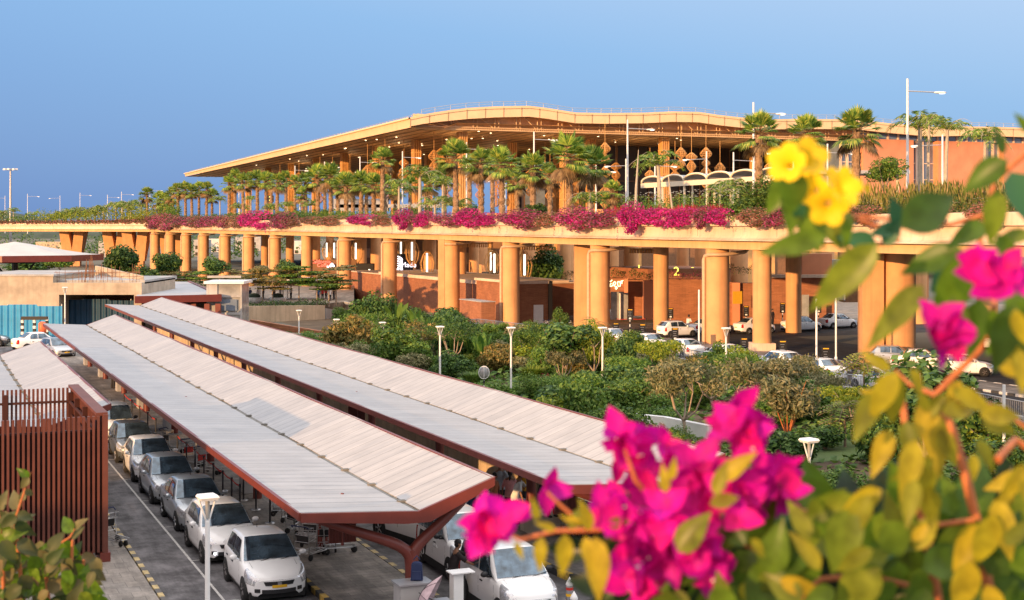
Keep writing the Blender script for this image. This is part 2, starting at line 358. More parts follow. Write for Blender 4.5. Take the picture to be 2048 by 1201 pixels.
so = bpy.data.objects.new('sun', sl); scene.collection.objects.link(so); so.rotation_euler = sd.to_track_quat('Z', 'Y').to_euler()
for u_, p_ in ((300, 112), (340, 112), (385, 112), (435, 112), (495, 112), (302, 135), (302, 160), (302, 185), (345, 140)):     # the lit downlights under the terminal roof
    pl_ = bpy.data.lights.new('downlight', 'POINT'); pl_.energy = 600; pl_.color = (1, .62, .3); pl_.shadow_soft_size = 1.5; po = bpy.data.objects.new('downlight', pl_); scene.collection.objects.link(po); po.location = W(u_, p_, 25)
w = bpy.data.worlds.new("World"); scene.world = w; w.use_nodes = True; nt = w.node_tree; nt.nodes.clear()
wo = nt.nodes.new('ShaderNodeOutputWorld'); bg = nt.nodes.new('ShaderNodeBackground'); sk = nt.nodes.new('ShaderNodeTexSky')
sk.sky_type = 'NISHITA'; sk.sun_disc = False; sk.sun_elevation = SUN_EL; sk.sun_rotation = SUN_AZ
sk.air_density = 1.4; sk.dust_density = 1.2; sk.ozone_density = 4.0
# the measured evening sky: the Nishita sky blended with a clear blue height gradient (this site's air is very clean away from the sun)
tcw = nt.nodes.new('ShaderNodeTexCoord'); spw = nt.nodes.new('ShaderNodeSeparateXYZ'); nt.links.new(tcw.outputs['Generated'], spw.inputs[0])
az = nt.nodes.new('ShaderNodeMath'); az.operation = 'MULTIPLY_ADD'; az.inputs[1].default_value = .15; nt.links.new(spw.outputs[0], az.inputs[0]); zo = nt.nodes.new('ShaderNodeMath'); zo.inputs[1].default_value = .05; nt.links.new(spw.outputs[2], zo.inputs[0]); nt.links.new(zo.outputs[0], az.inputs[2])
rp = nt.nodes.new('ShaderNodeValToRGB'); nt.links.new(az.outputs[0], rp.inputs[0]); els = rp.color_ramp.elements
stops = SKY
while len(els) < len(stops): els.new(.5)
for e_, (q_, c_) in zip(els, stops): e_.position = q_; e_.color = c_+(1,)
scl = nt.nodes.new('ShaderNodeVectorMath'); scl.operation = 'SCALE'; scl.inputs['Scale'].default_value = 1/.15; nt.links.new(rp.outputs[0], scl.inputs[0])
mxw = nt.nodes.new('ShaderNodeMix'); mxw.data_type = 'RGBA'; mxw.inputs[0].default_value = .88
nt.links.new(sk.outputs[0], mxw.inputs[6]); nt.links.new(scl.outputs[0], mxw.inputs[7]); dt = nt.nodes.new('ShaderNodeVectorMath'); dt.operation = 'DOT_PRODUCT'; dt.inputs[1].default_value = tuple(sd); nt.links.new(tcw.outputs['Generated'], dt.inputs[0])
mxm = nt.nodes.new('ShaderNodeMath'); mxm.operation = 'MAXIMUM'; mxm.inputs[1].default_value = 0; nt.links.new(dt.outputs['Value'], mxm.inputs[0])
pw = nt.nodes.new('ShaderNodeMath'); pw.operation = 'POWER'; pw.inputs[1].default_value = 4; nt.links.new(mxm.outputs[0], pw.inputs[0])
gl_ = nt.nodes.new('ShaderNodeVectorMath'); gl_.operation = 'SCALE'; gl_.inputs[0].default_value = (5.5, 2.9, 1.3); nt.links.new(pw.outputs[0], gl_.inputs['Scale'])   # afterglow round the low sun
ad_ = nt.nodes.new('ShaderNodeVectorMath'); nt.links.new(mxw.outputs[2], ad_.inputs[0]); nt.links.new(gl_.outputs[0], ad_.inputs[1])
nt.links.new(ad_.outputs[0], bg.inputs[0]); nt.links.new(bg.outputs[0], wo.inputs[0])
bg.inputs[1].default_value = .15
scene.view_settings.view_transform = 'Standard'; scene.view_settings.look = 'None'; scene.view_settings.exposure = 0.48; scene.view_settings.gamma = 1
try:
    scene.cycles.max_bounces = 6; scene.cycles.transparent_max_bounces = 8; scene.cycles.use_denoising = True
except Exception: pass

# ------------------------------------------------------------ ground sheets (object axes: x across = p, y along = u)
mb = MB(); us = [-400, -60, 0, 40, 80, 110, 120]+list(range(126, 226, 6))+[260, 320, 400, 600, 1200, 3500]
ps = [-1500, -500, -200, -80, -20, 10, 22, 26, 29, 32, 35, 38, 42, 50, 60, 75, 100, 140, 220, 400, 800, 2500]
mb.grid([[W(u_, p_, gz(*W(u_, p_)[:2])) for p_ in ps] for u_ in us], 0, False)
struct('ground', mb, 'far_ground')
def sheet(name, u0, u1, p0, p1, z, m, n=1):
    mb = MB(); rows = []
    for i in range(n+1):
        u_ = u0+(u1-u0)*i/n
        rows.append([(p_, u_, z+gz(*W(u_, p_)[:2])) for p_ in (p0, (p0+p1)/2, p1)])
    mb.grid(rows, 0, False); return struct(name, mb, m, (0, 0, 0), TH)
sheet('road', -20, 127.9, 6.2, 10.05, .004, 'asphalt'); sheet('road', -20, 128, 13.0, 17.0, .004, 'asphalt')
sheet('road', 116, 128, -90, 6.2, .008, 'asphalt')
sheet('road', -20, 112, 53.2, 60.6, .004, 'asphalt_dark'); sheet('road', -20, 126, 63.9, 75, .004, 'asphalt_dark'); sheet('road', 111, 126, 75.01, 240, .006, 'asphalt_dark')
def slab(name, u0, u1, p0, p1, z0, z1, m):
    mb = MB(); mb.box((p0+p1)/2, (u0+u1)/2, z0, p1-p0, u1-u0, z1-z0); return struct(name, mb, m, (0, 0, 0), TH)
slab('pavement', -20, 116, -60, 6.0, -.2, .13, 'side_paving')
slab('pavement', 30, 124, 10.2, 12.85, -.2, .14, 'island_paving')
slab('pavement', -20, 136, 17.15, 20.35, -.2, .14, 'island_paving')
slab('pavement', 52, 108, 60.6, 63.75, -.2, .14, 'side_paving')
sheet('plaza_paving', 126.2, 330, 53.5, 150, .016, 'plaza_paving', 40)
sheet('plaza_paving', 112.1, 126, 53.5, 63.8, .012, 'plaza_paving', 4)
def kerb(p, u0, u1, m, w=.15, z=.16, label=''):
    mb = MB(); mb.box(p, (u0+u1)/2, -.1, w, u1-u0, z+.1); o = mb.build('kerb', m, None, (0, 0, 0), TH)
    return tag(o, kind='structure')
kerb(6.1, -20, 116, 'kerb_faded'); kerb(10.13, 36.2, 124, 'kerb_yellow'); kerb(12.93, 33, 124, 'kerb_faded'); kerb(17.07, 38.5, 124, 'kerb_yellow', .16, .2)
kerb(60.52, 52, 108, 'kerb_white'); kerb(63.83, 52, 108, 'kerb_white', .15)
# the kerb of the second road swings away to the right near the camera
pts = [W(38.5, 17.07), W(37.2, 17.1), W(36.0, 17.3), W(35, 17.8), W(34.2, 18.6), W(33.6, 19.8)]
mb = MB(); k = 0
for a, b in zip(pts, pts[1:]):
    for j in range(2):
        q0 = a.lerp(b, j/2); q1 = a.lerp(b, (j+1)/2); m_ = q0.lerp(q1, .5); d_ = q1-q0
        mb.box(m_.x, m_.y, -.05, d_.length, .16, .25, math.atan2(d_.y, d_.x), k % 2); k += 1
MT['kerb_y'] = mat('kerb_y', (.50, .33, .07), .8, var=.4, scale=9); MT['kerb_k'] = mat('kerb_k', (.03, .03, .03), .8)
tag(mb.build('kerb', ['kerb_y', 'kerb_k']), kind='structure')
mb = MB()
mb.box(7.66, 60, .008, .07, 110, .003)
for u_ in (38.2, 43.2, 48.4, 53.4, 58.2, 63.5, 68.8, 74, 79): mb.box(8.75, u_, .008, 2.1, .05, .003)
struct('road_marking', mb, 'road_paint', (0, 0, 0), TH)
# garden soil bed, lawn, paths
sheet('soil', 30, 126, 22.6, 52.4, .004, 'soil', 1)
sheet('soil', 126, 220, 27, 53, .02, 'soil', 24)
sheet('lawn', 51, 58, 35, 41, .02, 'lawn')
sheet('path', 30, 124, 20.9, 22.6, .02, 'side_paving')
mb = MB()   # pale ramp wall curving behind the bushes
for a, b, h in ((G(1150, 845), G(1215, 872), .9), (G(1215, 872), G(1330, 885), 1.2), (G(1330, 885), G(1420, 905), 1.2)):
    d_ = b-a; m_ = a.lerp(b, .5); mb.box(m_.x, m_.y, 0, d_.length, .3, h, math.atan2(d_.y, d_.x))
tag(mb.build('low_wall', 'white_metal'), 'pale grey low wall bending through the bushes behind the far canopy', 'wall')
# far hill and city haze-blue ridge
mb = MB(); rows = []
for i in range(41):
    x_ = -1500+i*75; h = 16+10*sin(i*.7)+7*sin(i*1.9)+4*sin(i*3.7)
    rows.append([(x_, 1750, -4), (x_, 1800, h*.6), (x_, 1900, h), (x_, 2100, h*.5), (x_, 2200, -5)])
mb.grid(rows); struct('hill', mb, 'hill_green')
# unseen building behind the camera with a left wing, added to shade near pavements
mb = MB(); mb.box(0, -14, 0, 60, 27.5, 8.3); mb.box(0, -.35, 8.3, 60, .25, .75)
mb.box(-90, -22, 0, 119, 34, 9.9); mb.box(-90, -22, 9.9, 119, 34, .8)
for k in range(4): mb.box(0, -.22, 1.0+k*2.0, 60, .06, .5)
o = tag(mb.build('shading_building', 'concrete_grey'), 'unseen concrete building the view is taken from, its left wing added for shade', 'building')
# ------------------------------------------------------------ butterfly canopies over the taxi ranks
def canopy(pl, pv, pr, u0, u1, label, posts, panels=(), cut=0):
    t = thing('taxi_canopy', label, 'canopy', W(u0, pv), TH, 'white butterfly canopies over the taxi ranks')
    L = u1-u0; zl, zv, zr = 3.15, 2.98, 3.69; a, b = pl-pv, pr-pv
    def slope(x0, z0, x1, z1, name):
        mb = MB(); n = 24; rows = []
        for i in range(n+1):
            y = L*i/n; sag = -.03*sin(pi*(i % 4)/4)
            rows.append([(x0+(x1-x0)*k/4, y, z0+(z1-z0)*k/4+sag) for k in range(5)])
        mb.grid(rows, 0, False)
        o = mb.build(name, 'canopy_roof', t)
        md = o.modifiers.new('thick', 'SOLIDIFY'); md.thickness = .05; md.offset = -1
    slope(a, zl, -.07, zv, 'roof_slope'); slope(.07, zv, b, zr, 'roof_slope')
    g = MB(); g.box(0, L/2, zv-.09, .22, L, .05)
    for k in range(int(L/2.6)): g.box(0, 1.3+k*2.6, zv-.04, .2, .16, .07)
    g.build('gutter', 'gutter', t)
    f = MB()
    def rail(x, z, h, x1=None):
        f.box(x, L/2, z-h, .1, L, h-.01)
    rail(a, zl, .2); rail(b, zr, .2)
    for y in (-.03, L+.03):
        f.add([(a, y-.05, zl-.01), (0, y-.05, zv-.01), (b, y-.05, zr-.01), (b, y-.05, zr-.23), (.3, y-.05, zv-.30), (-.3, y-.05, zv-.30), (a, y-.05, zl-.23)]
              + [(a, y+.05, zl-.01), (0, y+.05, zv-.01), (b, y+.05, zr-.01), (b, y+.05, zr-.23), (.3, y+.05, zv-.30), (-.3, y+.05, zv-.30), (a, y+.05, zl-.23)],
              [(0, 1, 2, 3, 4, 5, 6)[::-1], (7, 8, 9, 10, 11, 12, 13)]+[(i, (i+1) % 7, 7+(i+1) % 7, 7+i) for i in range(7)])
    f.build('fascia', 'canopy_red', t)
    r = MB()
    for k in range(int(L/3)):
        y = 1.5+k*3
        r.tube([(a+.1, y, zl-.16), (0, y, zv-.2), (b-.1, y, zr-.16)], .05, 4)
    r.build('rafters', 'canopy_red', t)
    pm = None
    for y in posts:
        if pm is None:
            m_ = MB(); m_.tube([(0, 0, 0), (0, 0, 1.35), (0, 0, 1.9)], [.17, .165, .17], 12)
            for sx, zz in ((a*.82, zl-.28), (b*.8, zr-.42)):
                pts = []
                for i in range(9):
                    q = i/8; p0, p1, p2, p3 = Vector((0, 0, 1.55)), Vector((0, 0, 2.1)), Vector((sx*.3, 0, 2.15)), Vector((sx, 0, zz))
                    pts.append(p0*(1-q)**3+p1*3*q*(1-q)**2+p2*3*q*q*(1-q)+p3*q**3)
                m_.tube(pts, [.17-.055*i/8 for i in range(9)], 10)
            m_.box(0, 0, 0, .5, .5, .05)
            pm = m_.mesh('column', 'canopy_red')
        obj('column', pm, t, (0, y, 0))
        pl_ = MB(); pl_.box(0, 0, .14, .55, .9, .62, 0, 0, .96); pl_.build('plinth', 'concrete_grey', t, (0, y+1.5, 0)) if y > 3 else None
    for x, y in panels:
        q = MB(); q.tube([(x, y, zl-.1), (x, y, 1.68)], .045, 8)
        q.build('hanger', 'canopy_red', t)
        for s_ in (-1, 1):
            q = MB(); q.box(x+s_*.21, y, 1.75, .32, .04, .72)
            for k in range(8): q.box(x+s_*.21-.14+k*.04, y-.03, 1.77, .015, .03, .68)
            q.build('louvre_panel', 'canopy_red', t)
    return t
canopy(8.57, 11.56, 13.6, 33.6, 108, 'long white butterfly canopy in the middle, its near end on a red forked column', [.5]+[9.0+k*9 for k in range(8)], [(-1.2, 2.6), (-1.2, 26)])
canopy(15.95, 19.0, 21.0, 34.6, 133.5, 'long white butterfly canopy beside the garden, behind the middle canopy', [.8]+[9.0+k*9 for k in range(10)], [(-1.6, 2.8), (-1.6, 24)])
canopy(1.2, 4.3, 6.5, 53.0, 84, 'shorter white butterfly canopy at the left edge behind the red slatted enclosure', [1.0, 10, 19, 28])
# wall behind the second pavement, with low planting behind
mb = MB(); mb.box(20.55, 83, 0, .28, 102, .98); mb.box(20.55, 83, .983, .34, 102, .06)
tag(mb.build('pavement_wall', 'concrete_warm', None, (0, 0, 0), TH), 'long low beige wall along the pavement under the far canopy', 'wall')

# ------------------------------------------------------------ red slatted enclosure
t = thing('slatted_enclosure', 'tall open-topped enclosure of red-brown vertical slats beside the taxi lane', 'enclosure', W(43.6, 5.15), TH)
Hb = 4.45; D = 8.2; Wd = 9.0
def slats(x0, y0, x1, y1, name):
    m_ = MB(); n = int(math.hypot(x1-x0, y1-y0)/.14); a = math.atan2(y1-y0, x1-x0)
    for i in range(n+1):
        q = i/n; m_.box(x0+(x1-x0)*q, y0+(y1-y0)*q, .42, .07, .13, Hb-.42, a)
    return m_.build(name, 'slat_red', t)
slats(-Wd, 0, 0, 0, 'slat_screen'); slats(0, .16, 0, D, 'slat_screen'); slats(-Wd, D, -.1, D, 'slat_screen')
m_ = MB()
m_.box(-Wd/2, .14, .4, Wd, .04, Hb-.85); m_.box(-.14, D/2, .4, .04, D-.4, Hb-1.3); m_.build('backing_panel', 'slat_dark', t)
m_ = MB()
for x_, y_ in ((-.12, .25), (-3, .25), (-6, .25), (-.15, D-.2), (-2.3, D-.2), (-4.5, D-.2), (-6.8, D-.2), (-.14, 3.6), (-.14, 6)): m_.box(x_, y_, .3, .16, .16, Hb-.45)
m_.box(-Wd/2, D-.16, Hb-.5, Wd, .06, .08); m_.box(-Wd/2, .22, Hb-.5, Wd-.4, .06, .08); m_.box(-.19, D/2, Hb-.5, .06, D-.6, .08)
m_.build('frame', 'slat_dark', t)
m_ = MB(); m_.box(-.03, D/2+.1, Hb+.003, .34, D+.1, .09); m_.box(.06, .0, .4, .14, .16, Hb-.36); m_.build('coping', 'slat_red', t)
m_ = MB(); m_.box(-Wd/2-.3, .1, 0, Wd, .5, .42); m_.box(.05, 1.2, 0, .3, 2.6, .4); m_.build('base', 'canopy_red', t)
m_ = MB(); m_.box(0, 0, 0, .62, .09, .38); f_ = m_.build('floodlight', 'grey_metal', t, (-4.45, -.17, Hb-.52))
m_ = MB(); m_.box(0, 0, 0, .54, .02, .28); m_.build('lens', 'headlight', f_, (0, -.06, .05))

# ------------------------------------------------------------ elevated road
dz_tab = [(90, 0), (130, .08), (170, .28), (240, .5), (375, .78), (600, .9)]
path = [W(u_, 62.5) for u_ in (20, 60, 80, 100, 120, 140, 160, 180, 210, 240, 280, 320, 360, 385)]
zs = [lerp_tab(dz_tab, u_) for u_ in (20, 60, 80, 100, 120, 140, 160, 180, 210, 240, 280, 320, 360, 385)]
for x_, y_ in ((-103, 408), (-125, 440), (-158, 468), (-205, 490), (-270, 508), (-420, 530)): path.append(Vector((x_, y_, 0))); zs.append(.85)
path2 = [Vector((p[0], p[1])) for p in path]
t = thing('elevated_road', 'long ochre elevated road on round columns in front of the terminal', 'elevated road')
def strip(name, prof, m, smooth=False, lo=0, hi=None):
    mb = MB(); rows = sweep(path2[lo:hi], prof, zs[lo:hi]); mb.grid(rows, 0, smooth)
    o = mb.build(name, m, t)
    if smooth:
        for poly in o.data.polygons: poly.use_smooth = True
    return o
pp = [(0, 10.2), (0, 11.03), (-.28, 11.05), (-.34, 10.9), (-.42, 9.75), (-.40, 9.45), (-.30, 9.22), (-.12, 9.1), (.1, 9.05), (.1, 8.98), (.55, 8.98)]
strip('parapet', [(-o_, z_) for o_, z_ in pp], 'parapet_cream')
strip('girder', [(-.1, 9.0), (-.1, 8.92), (.0, 8.9), (.0, 8.28), (.9, 8.28), (.9, 9.0)], 'beam_ochre')
mb = MB()
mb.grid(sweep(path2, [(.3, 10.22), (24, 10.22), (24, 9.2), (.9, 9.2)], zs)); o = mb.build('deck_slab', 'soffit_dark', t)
mb = MB(); rows = []
for q in (3, 8, 13, 18, 23): mb.grid(sweep(path2, [(q, 9.2), (q, 8.5), (q+.6, 8.5), (q+.6, 9.2)], zs))
mb.build('cross_beams', 'beam_ochre', t)
mb = MB()   # joints in the parapet
for u_ in [70+k*12.2 for k in range(26)]:
    mb.box(*W(u_, 62.07)[:2], 9.35+lerp_tab(dz_tab, u_), .02, .012, 1.6, TH)
mb.build('joint', 'soffit_dark', t)
def ccol(name, x, y, z0, z1, r, m='column_ochre', n=28):
    mb = MB(); mb.lathe([(r, z0), (r, z1)], (0, 0, 0), n); return mb.build(name, m, t, (x, y, 0))
cols = [(1435, 1.02, 1), (1200, 1.0, 1), (1022, 1.0, 1), (904, 1.0, 1), (780, 1.0, 1), (690, 1.0, 1), (614, 1.0, 0), (551, 1.05, 1), (498, 1.1, 1), (451, 1.15, 1), (408, 1.15, 1), (373, 1.2, 1), (341, 1.25, 1), (311, 1.25, 1)]
for x_, r_, pipe in cols:
    d_ = dp(x_, 63.6); X = (x_-CX)*d_/F; u_, _ = up((X, d_)); dz = lerp_tab(dz_tab, u_)
    ccol('column', X, d_, gz(X, d_)-.3, 8.3+dz, r_)
    if pipe:
        v = W(u_, 63.6); q = MB()
        a_ = Vector((X, d_, 0))+Vector((-r_-.16, -.05, 0))
        zt = 7.75+dz
        q.tube([a_+Vector((0, 0, gz(X, d_)-.2)), a_+Vector((0, 0, zt-.45)), a_+Vector((.12, 0, zt-.1)), a_+Vector((.35, -r_*.7, zt)), a_+Vector((r_+.1, -r_-.15, zt+.02)), a_+Vector((r_*2+.1, -r_*.8, zt+.06)), a_+Vector((r_*2+1.5, -.1, zt+.25)), a_+Vector((r_*2+1.8, -.0, zt+.55))], .17, 8)
        q.build('drainpipe', 'pipe_ochre', t)
# big wide pier and flat fins
def fin(x0, x1, d_, z1, name='column', m='column_ochre', th=1.6):
    X0, X1 = (x0-CX)*d_/F, (x1-CX)*d_/F; mb = MB()
    mb.box((X0+X1)/2, d_+th/2, gz((X0+X1)/2, d_)-.3, X1-X0, th, z1+.3-gz((X0+X1)/2, d_)); return mb.build(name, m, t)
fin(1149, 1180, 149, 8.6); fin(876, 889, 178, 8.7, th=.8); fin(1725, 1768, 106, 8.35, th=1.4)
X = (1796-CX)*107/F; ccol('column', X, 107, -.3, 8.3, 1.3)
X = (1524-CX)*115.5/F; ccol('column', X, 115.5, -.3, 8.6, .76)
q = MB(); q.box(X, 115.5, 0, 1.9, 1.9, .75); q.build('column_base', 'parapet_cream', t)
for x_, d_, r_ in ((1322, 141, .76), (1587, 137, .75), (922, 212, .8), (948, 238, .85), (1060, 233, .9), (632, 330, 1.0), (660, 330, .9), (580, 350, 1.0), (530, 372, 1.0), (820, 262, 1.0), (1138, 226, .75), (1131, 214, .8),
                   (1262, 190, 1.0), (1365, 185, .8), (1402, 182, .8), (1228, 205, .7), (1478, 176, 1.1), (1650, 172, 1.1), (722, 275, 1.1), (752, 290, 1.1), (965, 252, .9), (860, 250, 1.1), (1835, 150, 1.0), (1900, 138, 1.0), (1975, 140, 1.0)):
    X = (x_-CX)*d_/F; ccol('column', X, d_, gz(X, d_)-.2, 9.3, r_)
# flared V piers at the far left
for x_, d_ in ((146, 468), (232, 458), (272, 440), (345, 440)):
    X = (x_-CX)*d_/F; mb = MB()
    for s_, a in ((-1, 0), (1, 0)):
        mb.prism([(X+s_*1.3-1.2, d_-1), (X+s_*1.3+1.2, d_-1), (X+s_*1.3+1.2, d_+1), (X+s_*1.3-1.2, d_+1)], -3, 0)
        mb.add([(X-1.2*1.4+s_*1.2, d_-1, 0), (X+1.2*1.4+s_*1.2, d_-1, 0), (X+1.2*1.4+s_*1.2, d_+1, 0), (X-1.2*1.4+s_*1.2, d_+1, 0),
                (X+s_*2.6-1.5, d_-2, 9.9), (X+s_*2.6+1.5, d_-2, 9.9), (X+s_*2.6+1.5, d_+4, 9.9), (X+s_*2.6-1.5, d_+4, 9.9)],
               [(0, 1, 5, 4), (1, 2, 6, 5), (2, 3, 7, 6), (3, 0, 4, 7), (4, 5, 6, 7)])
    mb.build('pier', 'column_ochre', t)

# ------------------------------------------------------------ terminal building
t = thing('airport_terminal', 'long airport terminal with a gold-edged overhanging roof on bundled wooden columns', 'terminal building')
edge = [(95, 33.2), (98, 33.9), (101, 34.5), (104.5, 35.1), (108, 35.6), (114, 36.1), (122, 36.5), (126, 36.2), (133, 35.4), (140, 35.5), (150, 35.9), (157, 36.4), (164, 36.5), (169, 36.0), (175, 35.6), (183, 35.4), (190, 35.7), (202, 36), (208, 36), (216, 35.5), (229, 34.9), (238, 35.3), (250, 35.5), (262, 35.5), (300, 35.5)]
def roof_top(u_, p_):
    e = lerp_tab(edge, p_); k = sstep(281, 420, u_)
    return e*(1-k)+(33.2-(u_-281)/268*2.0)*k if p_ > 96 else 33.2-(u_-281)/268*2.0
mb = MB(); uu = [281+i*268/12 for i in range(13)]
mb.grid([[W(u_, p_, roof_top(u_, p_)) for p_, _ in edge] for u_ in uu], 0, False)
mb.build('roof', 'fascia_gold', t)
mb = MB(); th_ = lambda p_: 1.9+.45*sstep(95, 108, p_)
mb.grid([[W(281, p_, z_) for p_, z_ in edge], [W(280.9, p_, z_-th_(p_)) for p_, z_ in edge], [W(281.9, p_, z_-th_(p_)) for p_, z_ in edge]], 0, False)
mb.build('fascia', 'fascia_gold', t)
mb = MB(); mb.grid([[W(u_, 95, roof_top(u_, 95)-.35) for u_ in uu], [W(u_, 95.15, roof_top(u_, 95)-2.1+(u_-281)/268*.9) for u_ in uu]], 0, False)
mb.build('fascia', 'fascia_gold', t)
mb = MB(); mb.grid([[W(u_, 94.6, roof_top(u_, 95)-.0) for u_ in uu], [W(u_, 94.6, roof_top(u_, 95)-.32) for u_ in uu], [W(u_, 95.1, roof_top(u_, 95)-.36) for u_ in uu]], 0, False)
mb.build('roof_edge', 'fascia_edge', t)
mb = MB()
for p_ in [95+4.2*k for k in range(48)]: 
    z_ = lerp_tab(edge, p_); mb.box(*W(280.86, p_)[:2], z_-th_(p_), .07, .04, th_(p_)-.3, TH)
mb.grid([[W(280.84, p_, z_-.52) for p_, z_ in edge], [W(280.84, p_, z_-.6) for p_, z_ in edge]], 0, False)
mb.build('fascia_joint', 'wood_dark', t)
zs_ = lambda u_, p_: 31.25-(u_-281)/268*1.35+(1.2*sstep(310, 285, u_) if p_ > 104 else 0)
mb = MB(); mb.grid([[W(u_, p_, zs_(u_, p_)) for p_ in (95.2, 103, 106, 125, 150, 175, 200, 215)] for u_ in (282, 285, 290, 300, 312, 340, 380, 420, 460, 500, 549)], 0, False)
mb.build('soffit', 'soffit_wood', t)
mb = MB()   # soffit battens
for k in range(34): 
    p_ = 96+k*3.4; mb.add([W(284, p_, zs_(284, 96)-.1), W(548, p_, zs_(548, 96)-.1), W(548, p_+.5, zs_(548, 96)-.1), W(284, p_+.5, zs_(284, 96)-.1)], [(0, 1, 2, 3)])
mb.build('soffit_batten', 'wood_dark', t)
mb = MB(); mb.lathe([(0, 0), (.2, 0), (.2, .06)], (0, 0, 0), 8, 0, False); dl_ = mb.mesh('downlight', 'lamp_warm')
for k in range(96):
    u_, p_ = R.uniform(286, 520), R.uniform(97, 170); obj('downlight', dl_, t, W(u_, p_, zs_(u_, 96)-.22))
mb = MB()   # truss under the camera-facing edge
for z_ in (31.75, 31.25):
    mb.tube([W(283.4, 97, z_-.1), W(283.4, 212, z_-.1)], .16, 4)
for k in range(230): mb.box(*W(283.4, 97+k*.5)[:2], 31.2, .1, .1, .5, TH)
for k in range(23):
    p_ = 100+k*5; e = lerp_tab(edge, p_)-th_(p_)
    if e > 32: 
        mb.tube([W(283.4, p_, 31.7), W(283.4, p_, e+.3)], .12, 4); mb.tube([W(283.4, p_+.9, 31.7), W(283.4, p_+.9, e+.3)], .1, 4)
        if k % 2 == 0: mb.tube([W(283.4, p_+1.8, e+.2), W(283.4, p_+4.6, 31.7)], .11, 4)
mb.build('truss', 'fascia_gold', t)
mb = MB(); mb.grid([[W(285.2, 97, 31.3), W(285.2, 210, 31.3)], [W(285.2, 97, 34.3), W(285.2, 210, 34.3)]], 0, False); mb.build('truss_backing', 'soffit_wood', t)
mb = MB()   # roof-edge guard rail
def rail(pts, off=1.1):
    mb.tube([p+Vector((0, 0, off)) for p in pts], .045, 4); mb.tube([p+Vector((0, 0, off*.55)) for p in pts], .035, 4)
    for a, b in zip(pts, pts[1:]):
        n_ = max(1, int((b-a).length/2.4))
        for i in range(n_): q = a.lerp(b, i/n_); mb.tube([q, q+Vector((0, 0, off))], .045, 4)
rail([W(282.5, p_, z_) for p_, z_ in edge if p_ > 97]); rail([W(u_, 97, roof_top(u_, 95)-.2) for u_ in uu])
mb.build('guard_rail', 'grey_metal', t)
# bundled columns
bm_ = MB()
for a in range(4):
    for b in range(4):
        if a in (0, 3) or b in (0, 3): bm_.box((a-1.5)*.52, (b-1.5)*.52, 0, .30, .30, 20.6)
bm_.box(0, 0, 0, 1.3, 1.3, 20.6)
for z_ in (1.5, 6, 12, 17.5): bm_.box(0, 0, z_, 1.95, 1.95, .3)
bme = bm_.mesh('column', 'wood_gold'); nearc = None
for p_ in (109, 133.5, 158.5, 183, 207):
    for k in range(9):
        if p_ > 134 and k > 0: continue
        if p_ == 133.5 and k > 4: continue
        obj('column', bme, t, W(287.5+k*30.5, p_, 10.3), TH)
for u_, p_ in ((318, 150), (345, 158), (300, 146)): obj('column', bme, t, W(u_, p_, 10.3), TH)
# glass hall and terracotta wing
mb = MB(); mb.box(*W(352, 205)[:2], 10, 88, 60, 21.0, TH); mb.build('glass_hall', 'glass_dark', t)
mb = MB()
for k in range(30): mb.box(*W(321.8, 161+k*3)[:2], 10, .22, .3, 21, TH)
for z_ in (14, 18, 22, 26): mb.box(*W(321.75, 205)[:2], z_, 88, .2, .2, TH)
for k in range(18): mb.box(*W(323+k*3.4, 160.9)[:2], 10, .22, .22, 21, TH)
mb.build('mullions', 'wood_dark', t)
mb = MB(); mb.box(*W(292, 260)[:2], 31.7, 102, 16, 1.9, TH); mb.build('clerestory_window', 'glass_blue', t)
mb = MB(); mb.box(0, 0, 0, .5, .3, 1.9); cm_ = mb.mesh('clerestory_mullion', 'parapet_cream')
for k in range(34): obj('clerestory_mullion', cm_, t, W(283.9, 209.5+k*3, 31.7), TH)
for p0, p1 in ((210.5, 225.5), (233, 247.5), (253.5, 300)):
    mb = MB(); mb.box(*W(290, (p0+p1)/2)[:2], 9.5, p1-p0, 14, 22.2, TH); mb.build('terracotta_wall', 'terracotta', t)
for p0, p1 in ((225.5, 233), (247.5, 253.5), (205, 210.5)):
    mb = MB(); mb.box(*W(292, (p0+p1)/2)[:2], 9.5, p1-p0, 14, 22.2, TH); mb.build('stair_glazing', 'glass_blue', t)
    mb = MB()
    for k in range(int((p1-p0)/1.9)+1): mb.box(*W(284.8, p0+.3+k*1.9)[:2], 9.5, .55, .4, 22, TH)
    for z_ in (14, 18, 22, 26): mb.box(*W(284.9, (p0+p1)/2)[:2], z_, p1-p0, .3, .22, TH)
    mb.build('glazing_frame', 'parapet_cream', t)
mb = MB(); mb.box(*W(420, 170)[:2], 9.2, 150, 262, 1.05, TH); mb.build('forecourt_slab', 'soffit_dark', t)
# glimpsed interior: pale back panels, counters
for x_, y_, w_, h_, d_ in ((1070, 385, 40, 50, 385), (1110, 385, 20, 50, 385), (905, 400, 22, 10, 380), (1010, 405, 30, 14, 350)):
    X = (x_-CX)*d_/F; mb = MB(); mb.box(X, d_, zy(y_+h_/2, d_), w_*d_/F, .3, h_*d_/F); mb.build('glass_screen', 'glass_blue', t)
for x_, y_, w_, h_, d_ in ((991, 405, 34, 14, 300), (1190, 400, 32, 22, 300), (880, 412, 60, 8, 320)):
    X = (x_-CX)*d_/F; mb = MB(); mb.box(X, d_, 10.3, w_*d_/F, 3, h_*d_/F+1.5); mb.build('kiosk', 'wood_gold', t)

